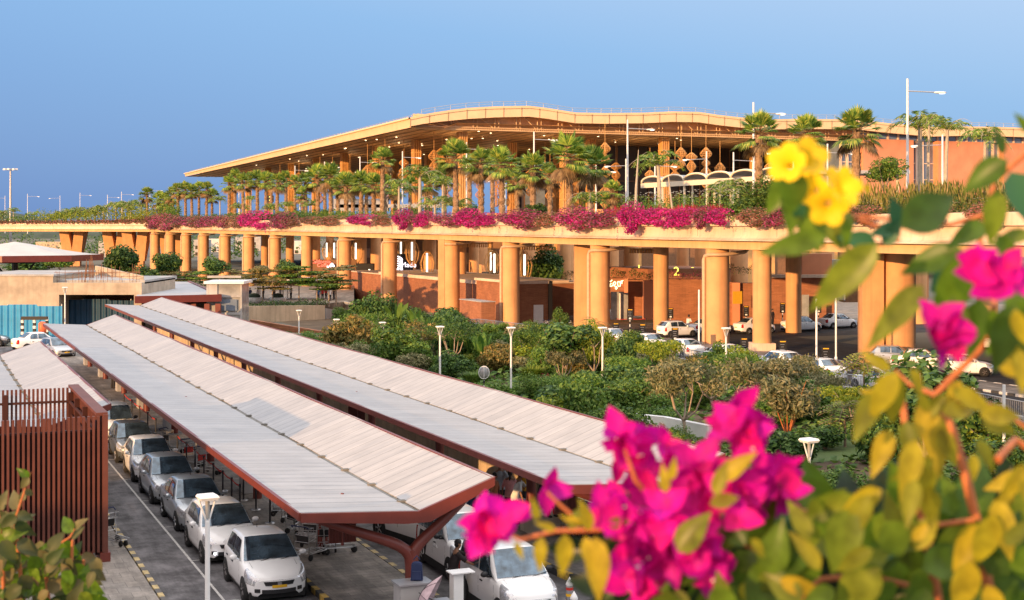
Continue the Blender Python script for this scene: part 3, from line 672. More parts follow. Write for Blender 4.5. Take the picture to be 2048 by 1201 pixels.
# hanging wicker lanterns under the roof
def lantern_mesh(seed, n=3):
    rr = random.Random(seed); mb = MB(); z = 0; prof = [(.25, 0)]
    for k in range(n):
        h = rr.uniform(1.6, 2.6); r = rr.uniform(.6, 1.05)
        for q in range(1, 7): prof.append((.3+r*sin(pi*q/6)**1.4*(1-.25*cos(pi*q/6)), z-h*q/6))
        z -= h
    mb.tube([(0, 0, 0), (0, 0, 5)], .05, 4); mb.tube([(0, 0, prof[-1][1]), (0, 0, 0)], .12, 5)
    for j in range(18): mb.tube([(r_*cos(2*pi*j/18), r_*sin(2*pi*j/18), z_) for r_, z_ in prof], .045, 3)
    for r_, z_ in prof[1::1]: mb.tube([(r_*cos(2*pi*j/14), r_*sin(2*pi*j/14), z_) for j in range(15)], .04, 3)
    return mb.mesh('wicker_lantern', 'wood_gold')
lms = [lantern_mesh(i, 2+i % 3) for i in range(4)]
spots = [(868, 305, 305), (884, 300, 318), (893, 330, 310), (900, 318, 330), (735, 335, 330), (745, 330, 345), (770, 325, 318), (808, 322, 330), (806, 345, 345), (960, 350, 330), (992, 340, 320), (1003, 352, 315), (1090, 332, 325),
         (1100, 350, 318), (1120, 330, 340), (1170, 335, 312), (1210, 290, 305), (1232, 330, 330), (1210, 338, 303), (1300, 345, 310), (1362, 300, 306), (1383, 310, 304), (1412, 300, 308), (1350, 330, 316), (1440, 330, 318), (1540, 330, 315),
         (640, 345, 380), (665, 340, 375), (560, 352, 420), (598, 350, 400), (700, 345, 360), (935, 325, 340), (1020, 325, 350), (1060, 345, 335)]
for i, (x_, y_, d_) in enumerate(spots):
    o = obj('wicker_lantern', lms[i % 4], None, P(x_, y_-4, d_*1.02)); tag(o, 'golden hourglass-shaped wicker lantern hanging under the terminal roof', 'lantern', 'hourglass wicker lanterns hanging under the terminal roof')
# lanterns and tube lamps below the deck
def bulb(x_, y_, d_, h=3.2):
    t2 = thing('pendant_lamp', 'teardrop wicker pendant with a bright tube lamp under the elevated road', 'pendant lamp', P(x_, y_, d_), 0, 'tube pendant lamps under the elevated road')
    mb = MB(); mb.lathe([(.2, .2), (.7, -.6), (1.1, -1.8), (.9, -3), (.25, -4.2)], n=12); 
    m2 = MB(); m2.tube([(0, -1.3, -.2), (0, -1.3, -h)], .15, 8); m2.build('tube_lamp', 'lamp_white', t2)
    m3 = MB()
    for j in range(12):
        a = 2*pi*j/12; m3.tube([(r_*cos(a), r_*sin(a), z_) for r_, z_ in ((.2, .2), (.8, -.6), (1.2, -1.8), (1, -3), (.25, -4.2))], .035, 4)
    m3.build('wicker_shade', 'wood_gold', t2)
for a in ((713, 484, 265), (670, 484, 285), (803, 481, 250), (825, 482, 235), (855, 504, 230), (982, 503, 240), (989, 505, 225), (1049, 506, 205), (655, 484, 300)): bulb(*a)

# ------------------------------------------------------------ terracotta pavilions under the deck
def block(name, label, cat, u0, u1, p0, p1, z0, z1, m, extra=None):
    o = thing(name, label, cat, W(u0, p0), TH); mb = MB(); mb.box((p1-p0)/2, (u1-u0)/2, z0, p1-p0, u1-u0, z1-z0); mb.build('wall', m, o)
    return o
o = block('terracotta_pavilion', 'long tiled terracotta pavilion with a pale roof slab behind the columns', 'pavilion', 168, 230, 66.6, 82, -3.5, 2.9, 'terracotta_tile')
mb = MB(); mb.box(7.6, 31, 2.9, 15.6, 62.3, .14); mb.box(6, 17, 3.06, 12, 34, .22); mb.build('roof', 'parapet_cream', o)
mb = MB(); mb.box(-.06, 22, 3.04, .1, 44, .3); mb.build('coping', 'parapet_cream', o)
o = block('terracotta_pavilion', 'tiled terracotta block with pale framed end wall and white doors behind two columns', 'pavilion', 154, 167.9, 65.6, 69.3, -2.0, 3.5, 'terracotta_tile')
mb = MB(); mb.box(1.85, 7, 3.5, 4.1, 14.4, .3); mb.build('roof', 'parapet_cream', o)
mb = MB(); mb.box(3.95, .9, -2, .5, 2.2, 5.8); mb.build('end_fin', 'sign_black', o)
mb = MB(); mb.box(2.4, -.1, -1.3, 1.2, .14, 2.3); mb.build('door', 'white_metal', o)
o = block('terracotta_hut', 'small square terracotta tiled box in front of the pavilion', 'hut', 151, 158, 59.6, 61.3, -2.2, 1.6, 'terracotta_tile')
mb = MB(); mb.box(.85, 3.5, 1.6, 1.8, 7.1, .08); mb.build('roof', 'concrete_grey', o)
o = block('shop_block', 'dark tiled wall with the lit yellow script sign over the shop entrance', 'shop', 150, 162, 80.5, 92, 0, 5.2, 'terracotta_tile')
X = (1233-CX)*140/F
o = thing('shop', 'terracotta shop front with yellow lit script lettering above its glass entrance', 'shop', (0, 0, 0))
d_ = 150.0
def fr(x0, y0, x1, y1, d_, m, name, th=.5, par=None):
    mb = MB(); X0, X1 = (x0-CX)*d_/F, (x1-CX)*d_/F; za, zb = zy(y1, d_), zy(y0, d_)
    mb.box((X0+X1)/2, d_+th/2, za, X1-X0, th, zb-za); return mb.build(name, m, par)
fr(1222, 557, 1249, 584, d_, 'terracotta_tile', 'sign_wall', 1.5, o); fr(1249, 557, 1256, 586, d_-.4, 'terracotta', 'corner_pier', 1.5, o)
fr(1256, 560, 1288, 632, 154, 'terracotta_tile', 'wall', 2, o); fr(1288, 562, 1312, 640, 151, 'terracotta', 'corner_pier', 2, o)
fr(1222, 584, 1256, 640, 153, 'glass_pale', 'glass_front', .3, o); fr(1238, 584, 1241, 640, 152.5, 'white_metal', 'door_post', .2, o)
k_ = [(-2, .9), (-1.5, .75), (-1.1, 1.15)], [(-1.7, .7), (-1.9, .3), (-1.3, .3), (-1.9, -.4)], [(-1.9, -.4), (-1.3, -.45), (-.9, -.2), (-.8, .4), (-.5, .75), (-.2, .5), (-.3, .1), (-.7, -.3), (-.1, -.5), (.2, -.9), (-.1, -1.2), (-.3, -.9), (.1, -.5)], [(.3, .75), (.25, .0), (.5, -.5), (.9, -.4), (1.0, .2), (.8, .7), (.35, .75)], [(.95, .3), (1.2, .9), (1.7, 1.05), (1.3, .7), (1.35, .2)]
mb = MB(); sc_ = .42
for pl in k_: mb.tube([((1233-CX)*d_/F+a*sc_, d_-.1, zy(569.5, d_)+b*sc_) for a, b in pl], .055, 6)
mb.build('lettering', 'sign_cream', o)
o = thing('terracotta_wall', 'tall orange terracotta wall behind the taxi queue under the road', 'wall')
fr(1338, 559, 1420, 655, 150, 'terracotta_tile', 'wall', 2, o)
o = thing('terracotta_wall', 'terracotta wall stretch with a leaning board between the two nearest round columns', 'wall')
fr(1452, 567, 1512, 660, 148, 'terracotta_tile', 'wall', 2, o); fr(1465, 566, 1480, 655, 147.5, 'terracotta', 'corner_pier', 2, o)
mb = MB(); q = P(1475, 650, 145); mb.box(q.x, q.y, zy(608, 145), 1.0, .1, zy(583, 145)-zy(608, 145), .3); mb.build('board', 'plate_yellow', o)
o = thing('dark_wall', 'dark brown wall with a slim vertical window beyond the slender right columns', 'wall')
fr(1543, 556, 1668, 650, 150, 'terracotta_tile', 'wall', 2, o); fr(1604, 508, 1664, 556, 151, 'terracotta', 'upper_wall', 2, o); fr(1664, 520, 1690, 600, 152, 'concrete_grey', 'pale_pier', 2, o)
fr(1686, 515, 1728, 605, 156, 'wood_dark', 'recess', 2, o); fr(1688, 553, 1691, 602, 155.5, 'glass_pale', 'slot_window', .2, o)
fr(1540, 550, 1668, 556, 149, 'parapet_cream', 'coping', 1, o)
fr(1604, 590, 1618, 640, 148.5, 'glass_pale', 'lift_door', .3, o)
# numbered yellow gate signs on the wall
for tx, x_, y_, d_, sz, par in (('1', 1278, 541, 175, 1.7, 'yellow lit numeral above the planter left of the fin-like orange wall'), ('2', 1353, 544, 170, 1.5, 'yellow lit numeral over the purplish planter, left of a pair'), ('3', 1386, 544, 175, 1.4, 'yellow lit numeral over the purplish planter, beside the piped column')):
    me = text_mesh(tx, sz, .05); me.transform(Matrix.Rotation(pi/2, 4, 'X')); me.materials.clear(); me.materials.append(MT['sign_yellow'])
    tag(obj('numeral_sign', me, None, P(x_, y_, d_)), par, 'sign')
for tx, x_, y_, d_, u_ in (('2', 541, 398, 380, ''), ('3', 703, 388, 311, ''), ('1', 605, 398, 380, ''), ('1', 726, 402, 330, '')):
    v = P(x_, y_, d_); s_ = 13*d_/F
    lb = {('2', 541): 'black gate sign with a yellow two under the thin roof tip among far palms', ('3', 703): 'black gate sign with a yellow three in the middle palm group', ('1', 605): 'small black gate sign with numeral 1, farther one', ('1', 726): 'small black gate sign with numeral 1, nearer one'}[(tx, x_)]
    t2 = thing('gate_sign', lb, 'sign', v); k = 1 if tx != '1' else .7
    mb = MB(); mb.box(0, 0, -s_*k/2, s_*k, .3, s_*k); mb.build('panel', 'sign_black', t2)
    mb = MB(); mb.tube([(-s_*.6*k, .1, -s_*k/2-6), (-s_*.6*k, .1, s_*k/2)], .12, 6); mb.build('post', 'white_metal', t2)
    text_part('numeral', tx, s_*.95*k, 'sign_yellow' if tx != '1' else 'sign_white', (0, -.2, 0), 0, t2)
# shop signs deep under the deck
t2 = thing('coffee_sign', 'red neon coffee shop sign on a slatted brown wall under the road', 'sign', (0, 0, 0))
d_ = 262; fr(620, 520, 712, 566, d_, 'wood_dark', 'wall', 1, t2)
text_part('lettering', 'California', .95, 'sign_pink', P(641, 524, d_-.6), 0, t2); text_part('lettering', 'Coffee', .95, 'sign_pink', P(648, 531, d_-.6), 0, t2)
mb = MB(); q = P(664, 529.5, d_-.6); mb.ball((q.x, q.y, q.z), (.28, .1, .3), 8); mb.ball((q.x-.25, q.y, q.z-.25), (.25, .1, .25), 8); mb.ball((q.x+.25, q.y, q.z-.25), (.25, .1, .25), 8)
q = P(655.5, 534, d_-.6); mb.box(q.x, q.y, q.z-.15, .3, .1, .3); mb.build('emblem', 'sign_white', t2)
t2 = thing('shop_sign', 'black shop front with white wave stripes and white lettering under the road', 'sign', (0, 0, 0)); d_ = 240
fr(792, 508, 826, 548, d_, 'sign_black', 'panel', .6, t2)
mb = MB()
for k in range(6):
    mb.tube([P(795, 512+k*4.6+1, d_-.2), P(800, 514+k*4.6+1, d_-.2), P(803.5, 517.5+k*4.6, d_-.2), P(805, 520.5+k*4.6, d_-.2)], .09, 4)
mb.build('wave_stripe', 'sign_white', t2); text_part('lettering', 'Made', 1.2, 'sign_white', P(817, 530.5, d_-.3), 0, t2); text_part('lettering', 'AR', 1.1, 'sign_white', P(799, 541.5, d_-.3), 0, t2)
t2 = thing('shop_kiosk', 'dark slate kiosk with a glowing white post beside the terracotta pavilion', 'kiosk', (0, 0, 0))
fr(713, 528, 746, 549, 250, 'sign_black', 'wall', 3, t2); fr(737, 539, 740, 549, 246, 'lamp_white', 'light_post', .3, t2)
t2 = thing('shop_kiosk', 'low dark counter with a bluish lit strip far under the road', 'kiosk', (0, 0, 0))
fr(963, 545, 1010, 556, 232, 'sign_black', 'counter', 3, t2); fr(964, 549.5, 975, 552, 231, 'sign_white', 'light_strip', .3, t2)
t2 = thing('dark_counter', 'dark slate counter across the plaza seen between column and fin', 'counter', (0, 0, 0))
fr(1100, 585, 1132, 603, 215, 'dark_metal', 'counter', 3, t2)
# terminal lower level back wall
o = thing('lower_level_facade', 'dark brown lower-level facade with lit panels far under the deck', 'building')
mb = MB(); mb.box(*W(300, 118)[:2], -3, 5, 190, 13, TH); mb.box(*W(205, 135)[:2], -3, 60, 4, 13, TH); mb.build('wall', 'wood_dark', o)
mb = MB(); mb.box(0, 0, 0, .5, 1.2, 10); pm1 = mb.mesh('pier', 'wood_gold'); mb = MB(); mb.box(0, 0, 0, .2, 5, 2.6); pm2 = mb.mesh('lit_panel', 'lantern_gold')
for k in range(22): obj('pier', pm1, o, W(210+k*8.6, 115.3, -3), TH); obj('lit_panel', pm2, o, W(214+k*8.6, 115.3, 2), TH)
for k in range(14): obj('pier', pm1, o, W(202.8, 107+k*4.2, -3), TH+pi/2)
mb = MB()
for k in range(16): mb.box(*W(206+k*5, 78)[:2], 8.2, .5, .5, 1.0, TH)
mb.build('trellis', 'wood_gold', o)
for x0, x1, y_, d_, lb in ((880, 985, 491, 195, 'gold slatted beam hanging under the deck, left one'), (1040, 1105, 497, 178, 'gold slatted beam hanging under the deck, middle one'), (1260, 1330, 503, 160, 'gold slatted beam hanging under the deck, right one')):
    mb = MB(); X0, X1 = (x0-CX)*d_/F, (x1-CX)*d_/F
    for k in range(int((X1-X0)/.3)): mb.box(X0+k*.3, d_, zy(y_+4, d_), .16, 1.2, .55)
    mb.box((X0+X1)/2, d_+.3, zy(y_-3, d_), X1-X0, .3, .15); tag(mb.build('slatted_beam', 'wood_gold'), lb, 'beam')

# ------------------------------------------------------------ left: unfinished concrete building, blue hoarding, tents, roofs
o = thing('unfinished_building', 'unfinished bare concrete building with rebar and a flat roof at the left', 'building', (0, 0, 0)); d_ = 140.0
X = lambda x_, dd=140.0: (x_-CX)*dd/F
mb = MB(); mb.box((X(-60)+X(106))/2, d_+7, 0, X(106)-X(-60), 14, zy(553, d_)); mb.box((X(106)+X(118))/2, d_+6, 0, X(118)-X(106), 12, zy(566, d_)); mb.box((X(268)+X(283))/2, d_+7, 0, X(283)-X(268), 14, zy(566, d_))
mb.box((X(118)+X(268))/2, d_+.6, zy(590, d_), X(268)-X(118), 1.2, zy(566, d_)-zy(590, d_)); mb.build('wall', 'concrete', o)
mb = MB(); mb.box((X(106)+X(283))/2, d_+8, zy(569, d_), X(283)-X(106), 13.5, .35); mb.box((X(-60)+X(106))/2, d_+7, zy(553, d_)+.003, X(106)-X(-60)+.2, 14.2, .18); mb.build('roof_slab', 'concrete_grey', o)
mb = MB(); zr = zy(566, d_)
mb.prism([(X(190, 158), 158), (X(283, 142), 142), (X(283, 142)+.25, 142), (X(190, 158)+.3, 158)], [zr]*4, [zy(532, 158), zy(552, 142), zy(552, 142), zy(532, 158)])
mb.build('parapet', 'concrete', o)
mb = MB()
for i in range(46):
    a = R.uniform(110, 282); dd = R.choice([141, 141, 146, 150]); x_ = X(a, dd)
    h = R.uniform(.6, 1.7); mb.tube([(x_, dd, zr), (x_+R.uniform(-.05, .05), dd, zr+h)], .022, 4)
for dd, zz in ((141, .5), (141, .95), (146, .7), (150, .6)): mb.tube([(X(108, dd), dd, zr+zz), (X(281, dd), dd, zr+zz+.1)], .02, 4)
for i in range(10): x_ = X(168+R.uniform(0, 26), 148); mb.tube([(x_, 148, zr), (x_, 148, zr+R.uniform(1.6, 2.7))], .03, 4)
mb.build('rebar', 'rust', o)
mb = MB(); mb.box((X(118)+X(268))/2, d_+9, 0, X(268)-X(118), .5, zy(592, d_)); mb.build('back_wall', 'wood_dark', o)
def corr(label, x0, x1, d0, d1, ztop, m):
    a, b = Vector((X(x0, d0), d0, 0)), Vector((X(x1, d1), d1, 0)); L = (b-a).length; n = int(L/.14); mb = MB(); rows = []
    rz = math.atan2(b.y-a.y, b.x-a.x)
    for z_ in (0, ztop): rows.append([(L*i/n, (.05 if (i//2) % 2 else -.05), z_+(.08*sin(i//18*2.1) if z_ else 0)) for i in range(n+1)])
    mb.grid(rows, 0, False); t3 = thing('hoarding', label, 'fence', a, rz); mb.build('sheet', m, t3)
    mb = MB()
    for k in range(int(L/2.4)+1): mb.box(k*2.4, .12, 0, .08, .08, ztop+.1)
    mb.build('post', 'grey_metal', t3)
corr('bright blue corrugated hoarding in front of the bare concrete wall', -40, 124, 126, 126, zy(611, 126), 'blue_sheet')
corr('blue corrugated hoarding inside the concrete opening, shade painted into its colour', 118, 268, 143, 143, zy(600, 143), 'blue_sheet_shaded')
t2 = thing('height_barrier', 'black and white striped height gate in front of the blue hoarding', 'barrier', (0, 0, 0))
for x_ in (45, 69, 94):
    mb = MB(); dd = 121 if x_ < 90 else 124; mb.box(0, 0, 0, .22, .22, zy(636, dd)); mb.build('post', 'pole_stripe', t2, (X(x_, dd), dd, 0))
mb = MB(); mb.box(X(69, 121), 121, zy(640, 121), X(96, 121)-X(44, 121), .3, .28); mb.build('crossbar', 'sign_black', t2)
mb = MB(); q = Vector((X(85, 119), 119, zy(668, 119))); mb.lathe([(0, 0), (.28, .05), (.34, .35), (.33, .85), (.2, 1.0), (0, 1.02)], q, 14); tag(mb.build('orange_drum', 'red_orange_bin'), 'orange rounded drum light in front of the blue hoarding', 'drum')
# tensile umbrella
t2 = thing('tensile_canopy', 'large pale fabric umbrella roof with dark red rim on a black fork mast', 'canopy', (X(30, 170), 170, 0))
mb = MB(); n = 8; Rr = 10.2
rows = []
for k in range(9):
    q = k/8; row = []
    for j in range(n*6+1):
        a = 2*pi*j/(n*6)+.2; seg = (j % 6)/6; lob = cos(pi/n)/cos((seg-.5)*2*pi/n)
        r_ = Rr*q; row.append((r_*lob*cos(a), r_*lob*sin(a), 6.9+2.4*(1-q)**1.6*(.65+.35*q)+.35*(1-abs(seg-.5)*2)*0))
    rows.append(row)
mb.grid(rows, 0, False); mb.build('fabric_roof', 'fabric_white', t2)
mb = MB(); rim = rows[-1]; mb.grid([[(x_, y_, 6.93) for x_, y_, z_ in rim], [(x_*1.0, y_*1.0, 6.2) for x_, y_, z_ in rim], [(x_*.97, y_*.97, 6.2) for x_, y_, z_ in rim]], 0, False); mb.build('rim', 'canopy_red', t2)
mb = MB(); mb.tube([(0, 0, 0), (0, 0, 6.2)], .35, 10)
for a in range(4): q = a*pi/2+.3; mb.tube([(0.3*cos(q), .3*sin(q), 3.2), (2.4*cos(q), 2.4*sin(q), 6.2)], .13, 6)
mb.tube([(2.3*cos(i*pi/6), 2.3*sin(i*pi/6), 6.0) for i in range(13)], .12, 6); mb.build('mast', 'dark_metal', t2)
# flat grey roof with red fascia
t2 = thing('flat_roof_building', 'low building with a flat grey roof and a dark red fascia', 'building', (0, 0, 0))
a, b, c2, e = P(272, 598, 134.5), P(440, 594, 138), P(378, 566, 174), P(284, 565, 176)
zf = 3.5; poly = [(a.x, a.y), (b.x, b.y), (c2.x, c2.y), (e.x, e.y)]
mb = MB(); mb.prism(poly, zf-.2, zf+.02); mb.build('roof', 'flat_roof', t2)
mb = MB(); 
for q0, q1, th2 in ((a, b, .25), (b, c2, .3)):
    dd = q1-q0; m_ = (q0+q1)/2; mb.box(m_.x, m_.y, zf-.55, math.hypot(dd.x, dd.y)+.2, th2, .68, math.atan2(dd.y, dd.x))
mb.build('fascia', 'canopy_red', t2)
mb = MB(); mb.prism([(p_[0]*.985+(-.2), p_[1]*1.01+.8) for p_ in poly], 0, zf-.75); mb.build('wall', 'glass_dark', t2)
mb = MB()
for x_ in (385, 412, 434): mb.box(X(x_, 137), 137.6, 0, .5, .5, zf-.75)
mb.build('column', 'canopy_red', t2)
# glass lift tower
t2 = thing('lift_tower', 'grey glazed lift tower with a flat pale roof beside the grey roof', 'tower', (X(457, 141), 141, 0))
mb = MB(); zt = zy(563, 139); mb.box(0, 0, 0, 3.3, 4, zt-.25); mb.build('glass_shaft', 'glass_pale', t2)
mb = MB(); mb.box(0, 0, zt-.25, 3.9, 4.8, .25); mb.build('roof', 'white_metal', t2)
mb = MB()
for x_ in (-1.65, -.75, 1.65): mb.box(x_, -2.05, 0, .16, .16, zt-.25)
for z_ in (1.0, 1.6, 3.3, 5.2): mb.box(0, -2.08, z_, 3.3, .12, .22)
mb.box(-1.2, -2.06, 0, .8, .1, zt-.3); mb.build('frame', 'concrete_grey', t2)
mb = MB(); mb.box(.45, -2.15, 2.0, 1.6, .06, 1.1); mb.build('window_pane', 'glass_blue', t2)
# sunken concrete retaining walls and plaza edge
mb = MB(); zt = zy(614, 211)
def wseg(mb, x0, y0, d0, x1, y1, d1, z0, th=.6):
    a, b = P(x0, y0, d0), P(x1, y1, d1); n_ = Vector((b.y-a.y, -(b.x-a.x))).normalized()*-th
    mb.prism([(a.x, a.y), (b.x, b.y), (b.x+n_.x, b.y+n_.y), (a.x+n_.x, a.y+n_.y)], [z0]*4, [a.z, b.z, b.z, a.z])
wseg(mb, 488, 613, 168, 650, 611, 178, -4.5); tag(mb.build('retaining_wall', 'concrete_warm'), 'stained beige retaining wall below the planted terrace', 'wall')
mb = MB(); wseg(mb, 652, 617, 178.5, 706, 624, 190, -4.5); tag(mb.build('retaining_wall', 'concrete_grey'), 'short pale retaining wall stepping down behind the shrubs', 'wall')
mb = MB(); wseg(mb, 500, 640, 150, 655, 665, 142, -2.5, .4); tag(mb.build('brick_wall', 'terracotta_tile'), 'low curved brown brick wall behind the far canopy', 'wall')
mb = MB(); a, b, c2, e = P(486, 0, 168.7), P(708, 0, 190.7), P(708, 0, 240), P(470, 0, 240); mb.prism([(a.x, a.y), (b.x, b.y), (c2.x, c2.y), (e.x, e.y)], -3, .3); struct('plaza_terrace', mb, 'plaza_paving')
for x_, w_, lb in ((508, 34, 'white curved planter on the terrace, left one'), (556, 30, 'white curved planter on the terrace, right one')):
    v = P(x_, 600, 186); v.z = .3; t3 = thing('planter', lb, 'planter', v); mb = MB(); mb.lathe([(0, 0), (w_*.5*186/F, 0), (w_*.55*186/F, .75), (w_*.45*186/F, .75), (0, .7)], (0, 0, 0), 20); mb.build('bowl', 'white_metal', t3)
    mb = MB(); mb.ball((0, 0, .8), (w_*.4*186/F, w_*.4*186/F, .5), 10); mb.build('planting', 'hill_green', t3)
mb = MB(); mb.box(P(560, 0, 196).x, 196, zy(557, 196)-.2, 15.5, 6, .22)
for x_ in (470, 520, 575, 640): mb.box(P(x_, 0, 196).x, 196, .3, .15, .15, zy(557, 196)-.5)

tag(mb.build('walkway_roof', 'white_metal'), 'thin pale walkway roof running among the layered trees', 'roof')
# far city buildings left, seen below the deck
for i, (x_, y0, w_, dd, m) in enumerate(((610, 482, 40, 700, 'facade_white'), (440, 478, 46, 760, 'facade_white'), (500, 474, 50, 800, 'concrete_grey'), (405, 480, 24, 640, 'concrete_grey'), (250, 482, 90, 620, 'concrete_grey'), (110, 484, 60, 650, 'concrete_warm'))):
    bw = w_*dd/F; zt = zy(y0, dd); t3 = thing('distant_building', ['white block glimpsed between the far columns, nearest the tall palms', 'pale distant block between the fourth and fifth far columns', 'grey long distant block low behind the far columns', 'grey small distant block left of the far columns', 'low wide distant block under the flared piers', 'low warm distant block left of the flared piers'][i], 'building', (X(x_, dd), dd, -3))
    mb = MB(); mb.box(0, 0, 0, bw, 12, zt+3); mb.build('wall', m, t3)
    mb = MB()
    for a in range(int(bw/3)):
        for b in range(int((zt+1)/3)): mb = MB(); mb.box(0, 0, 0, 1.6, .1, 1.5); mb.build('window', 'glass_dark', t3, (-bw/2+1.6+a*3, -6.05, 1+b*3))
# ------------------------------------------------------------ vehicles: local y runs from the nose (0) to the tail
# lower body stations: (y, half width, z of the upper edge, z of the sill)
SPEC = {
 'hatch': dict(L=3.85, low=[(0, .60, .62, .30), (.05, .70, .70, .22), (.18, .78, .77, .2), (.45, .83, .86, .2), (.85, .845, .93, .2), (1.15, .845, .97, .2), (1.9, .845, .99, .2), (2.7, .845, 1.02, .2), (3.3, .83, 1.03, .22), (3.7, .78, 1.0, .25), (3.83, .70, .92, .3), (3.85, .62, .85, .38)],
    cowl=(1.0, .955), rf=(1.75, 1.49), rr=(3.25, 1.46), tail=(3.72, .99), wx=.62, bx=.79, wheels=(.72, 3.12), win=[(1.5, 2.28, .0), (2.36, 3.05, .0)], back='hatch'),
 'sedan': dict(L=4.27, low=[(0, .60, .60, .30), (.06, .72, .70, .22), (.2, .79, .78, .2), (.5, .83, .86, .2), (.95, .845, .93, .2), (1.25, .845, .97, .2), (2.0, .845, .98, .2), (3.0, .845, 1.0, .2), (3.55, .84, 1.03, .22), (4.0, .80, 1.03, .25), (4.2, .74, .96, .3), (4.27, .66, .85, .38)],
    cowl=(1.1, .955), rf=(1.85, 1.47), rr=(2.95, 1.46), tail=(3.6, 1.04), wx=.60, bx=.79, wheels=(.78, 3.33), win=[(1.62, 2.38, .0), (2.46, 3.05, .0)], back='sedan'),
 'tall': dict(L=3.65, low=[(0, .58, .66, .30), (.05, .66, .78, .22), (.15, .71, .86, .2), (.4, .74, .95, .2), (.7, .75, 1.02, .2), (.95, .75, 1.05, .2), (1.8, .75, 1.06, .2), (2.6, .75, 1.07, .2), (3.3, .745, 1.07, .22), (3.58, .73, 1.06, .25), (3.63, .70, 1.0, .3), (3.65, .66, .95, .38)],
    cowl=(.85, 1.04), rf=(1.45, 1.66), rr=(3.35, 1.66), tail=(3.6, 1.05), wx=.615, bx=.715, wheels=(.66, 3.06), win=[(1.22, 1.98, .0), (2.06, 2.78, .0), (2.86, 3.35, .0)], back='hatch'),
}
def sect(hw, zt, zb):
    crown = .035
    return [(0, zt+crown), (hw*.45, zt+crown*.8), (hw*.75, zt+crown*.35), (hw*.93, zt-.02), (hw*.985, zt-.09), (hw, zb+(zt-zb)*.55), (hw*.985, zb+.14), (hw*.93, zb+.03), (hw*.8, zb)]
class CarShape:
    def __init__(s, sp): s.sp = sp; s.low = sp['low']; s.L = sp['L']
    def bulge(s, y, x, w):
        L = s.L; f = (.26*max(0, 1-y/.8)**2*(x/.8)**2); r = (.14*max(0, 1-(L-y)/.5)**2*(x/.8)**2)
        return f-r
    def pt(s, y, k):
        """surface point at station y and section parameter k (0 centre top .. 8 sill)"""
        lo = s.low; y = max(0, min(s.L, y)); hw = lerp_tab([(a[0], a[1]) for a in lo], y); zt = lerp_tab([(a[0], a[2]) for a in lo], y); zb = lerp_tab([(a[0], a[3]) for a in lo], y)
        sc = sect(hw, zt, zb); i = min(int(k), 7); q = k-i
        x = sc[i][0]*(1-q)+sc[i+1][0]*q; z = sc[i][1]*(1-q)+sc[i+1][1]*q
        return Vector((x, y+s.bulge(y, x, hw), z))
    def patch(s, mb, y0, y1, k0, k1, off, side=1, n=5, m=0, shape=None):
        rows = []
        for i in range(n+1):
            row = []
            for j in range(n+1):
                y = y0+(y1-y0)*i/n; k = k0+(k1-k0)*j/n
                if shape: y, k = shape(i/n, j/n)
                p = s.pt(y, k); a = s.pt(y+.01, k)-s.pt(y-.01, k); b = s.pt(y, min(8, k+.05))-s.pt(y, max(0, k-.05)); nn = a.cross(b)
                nn = nn.normalized() if nn.length > 1e-9 else Vector((0, 0, 1))
                if nn.dot(Vector((1, 0, .6))) < 0: nn = -nn
                p = p+nn*off; row.append((p.x*side, p.y, p.z))
            rows.append(row)
        mb.grid(rows, m)
car_parts = {}
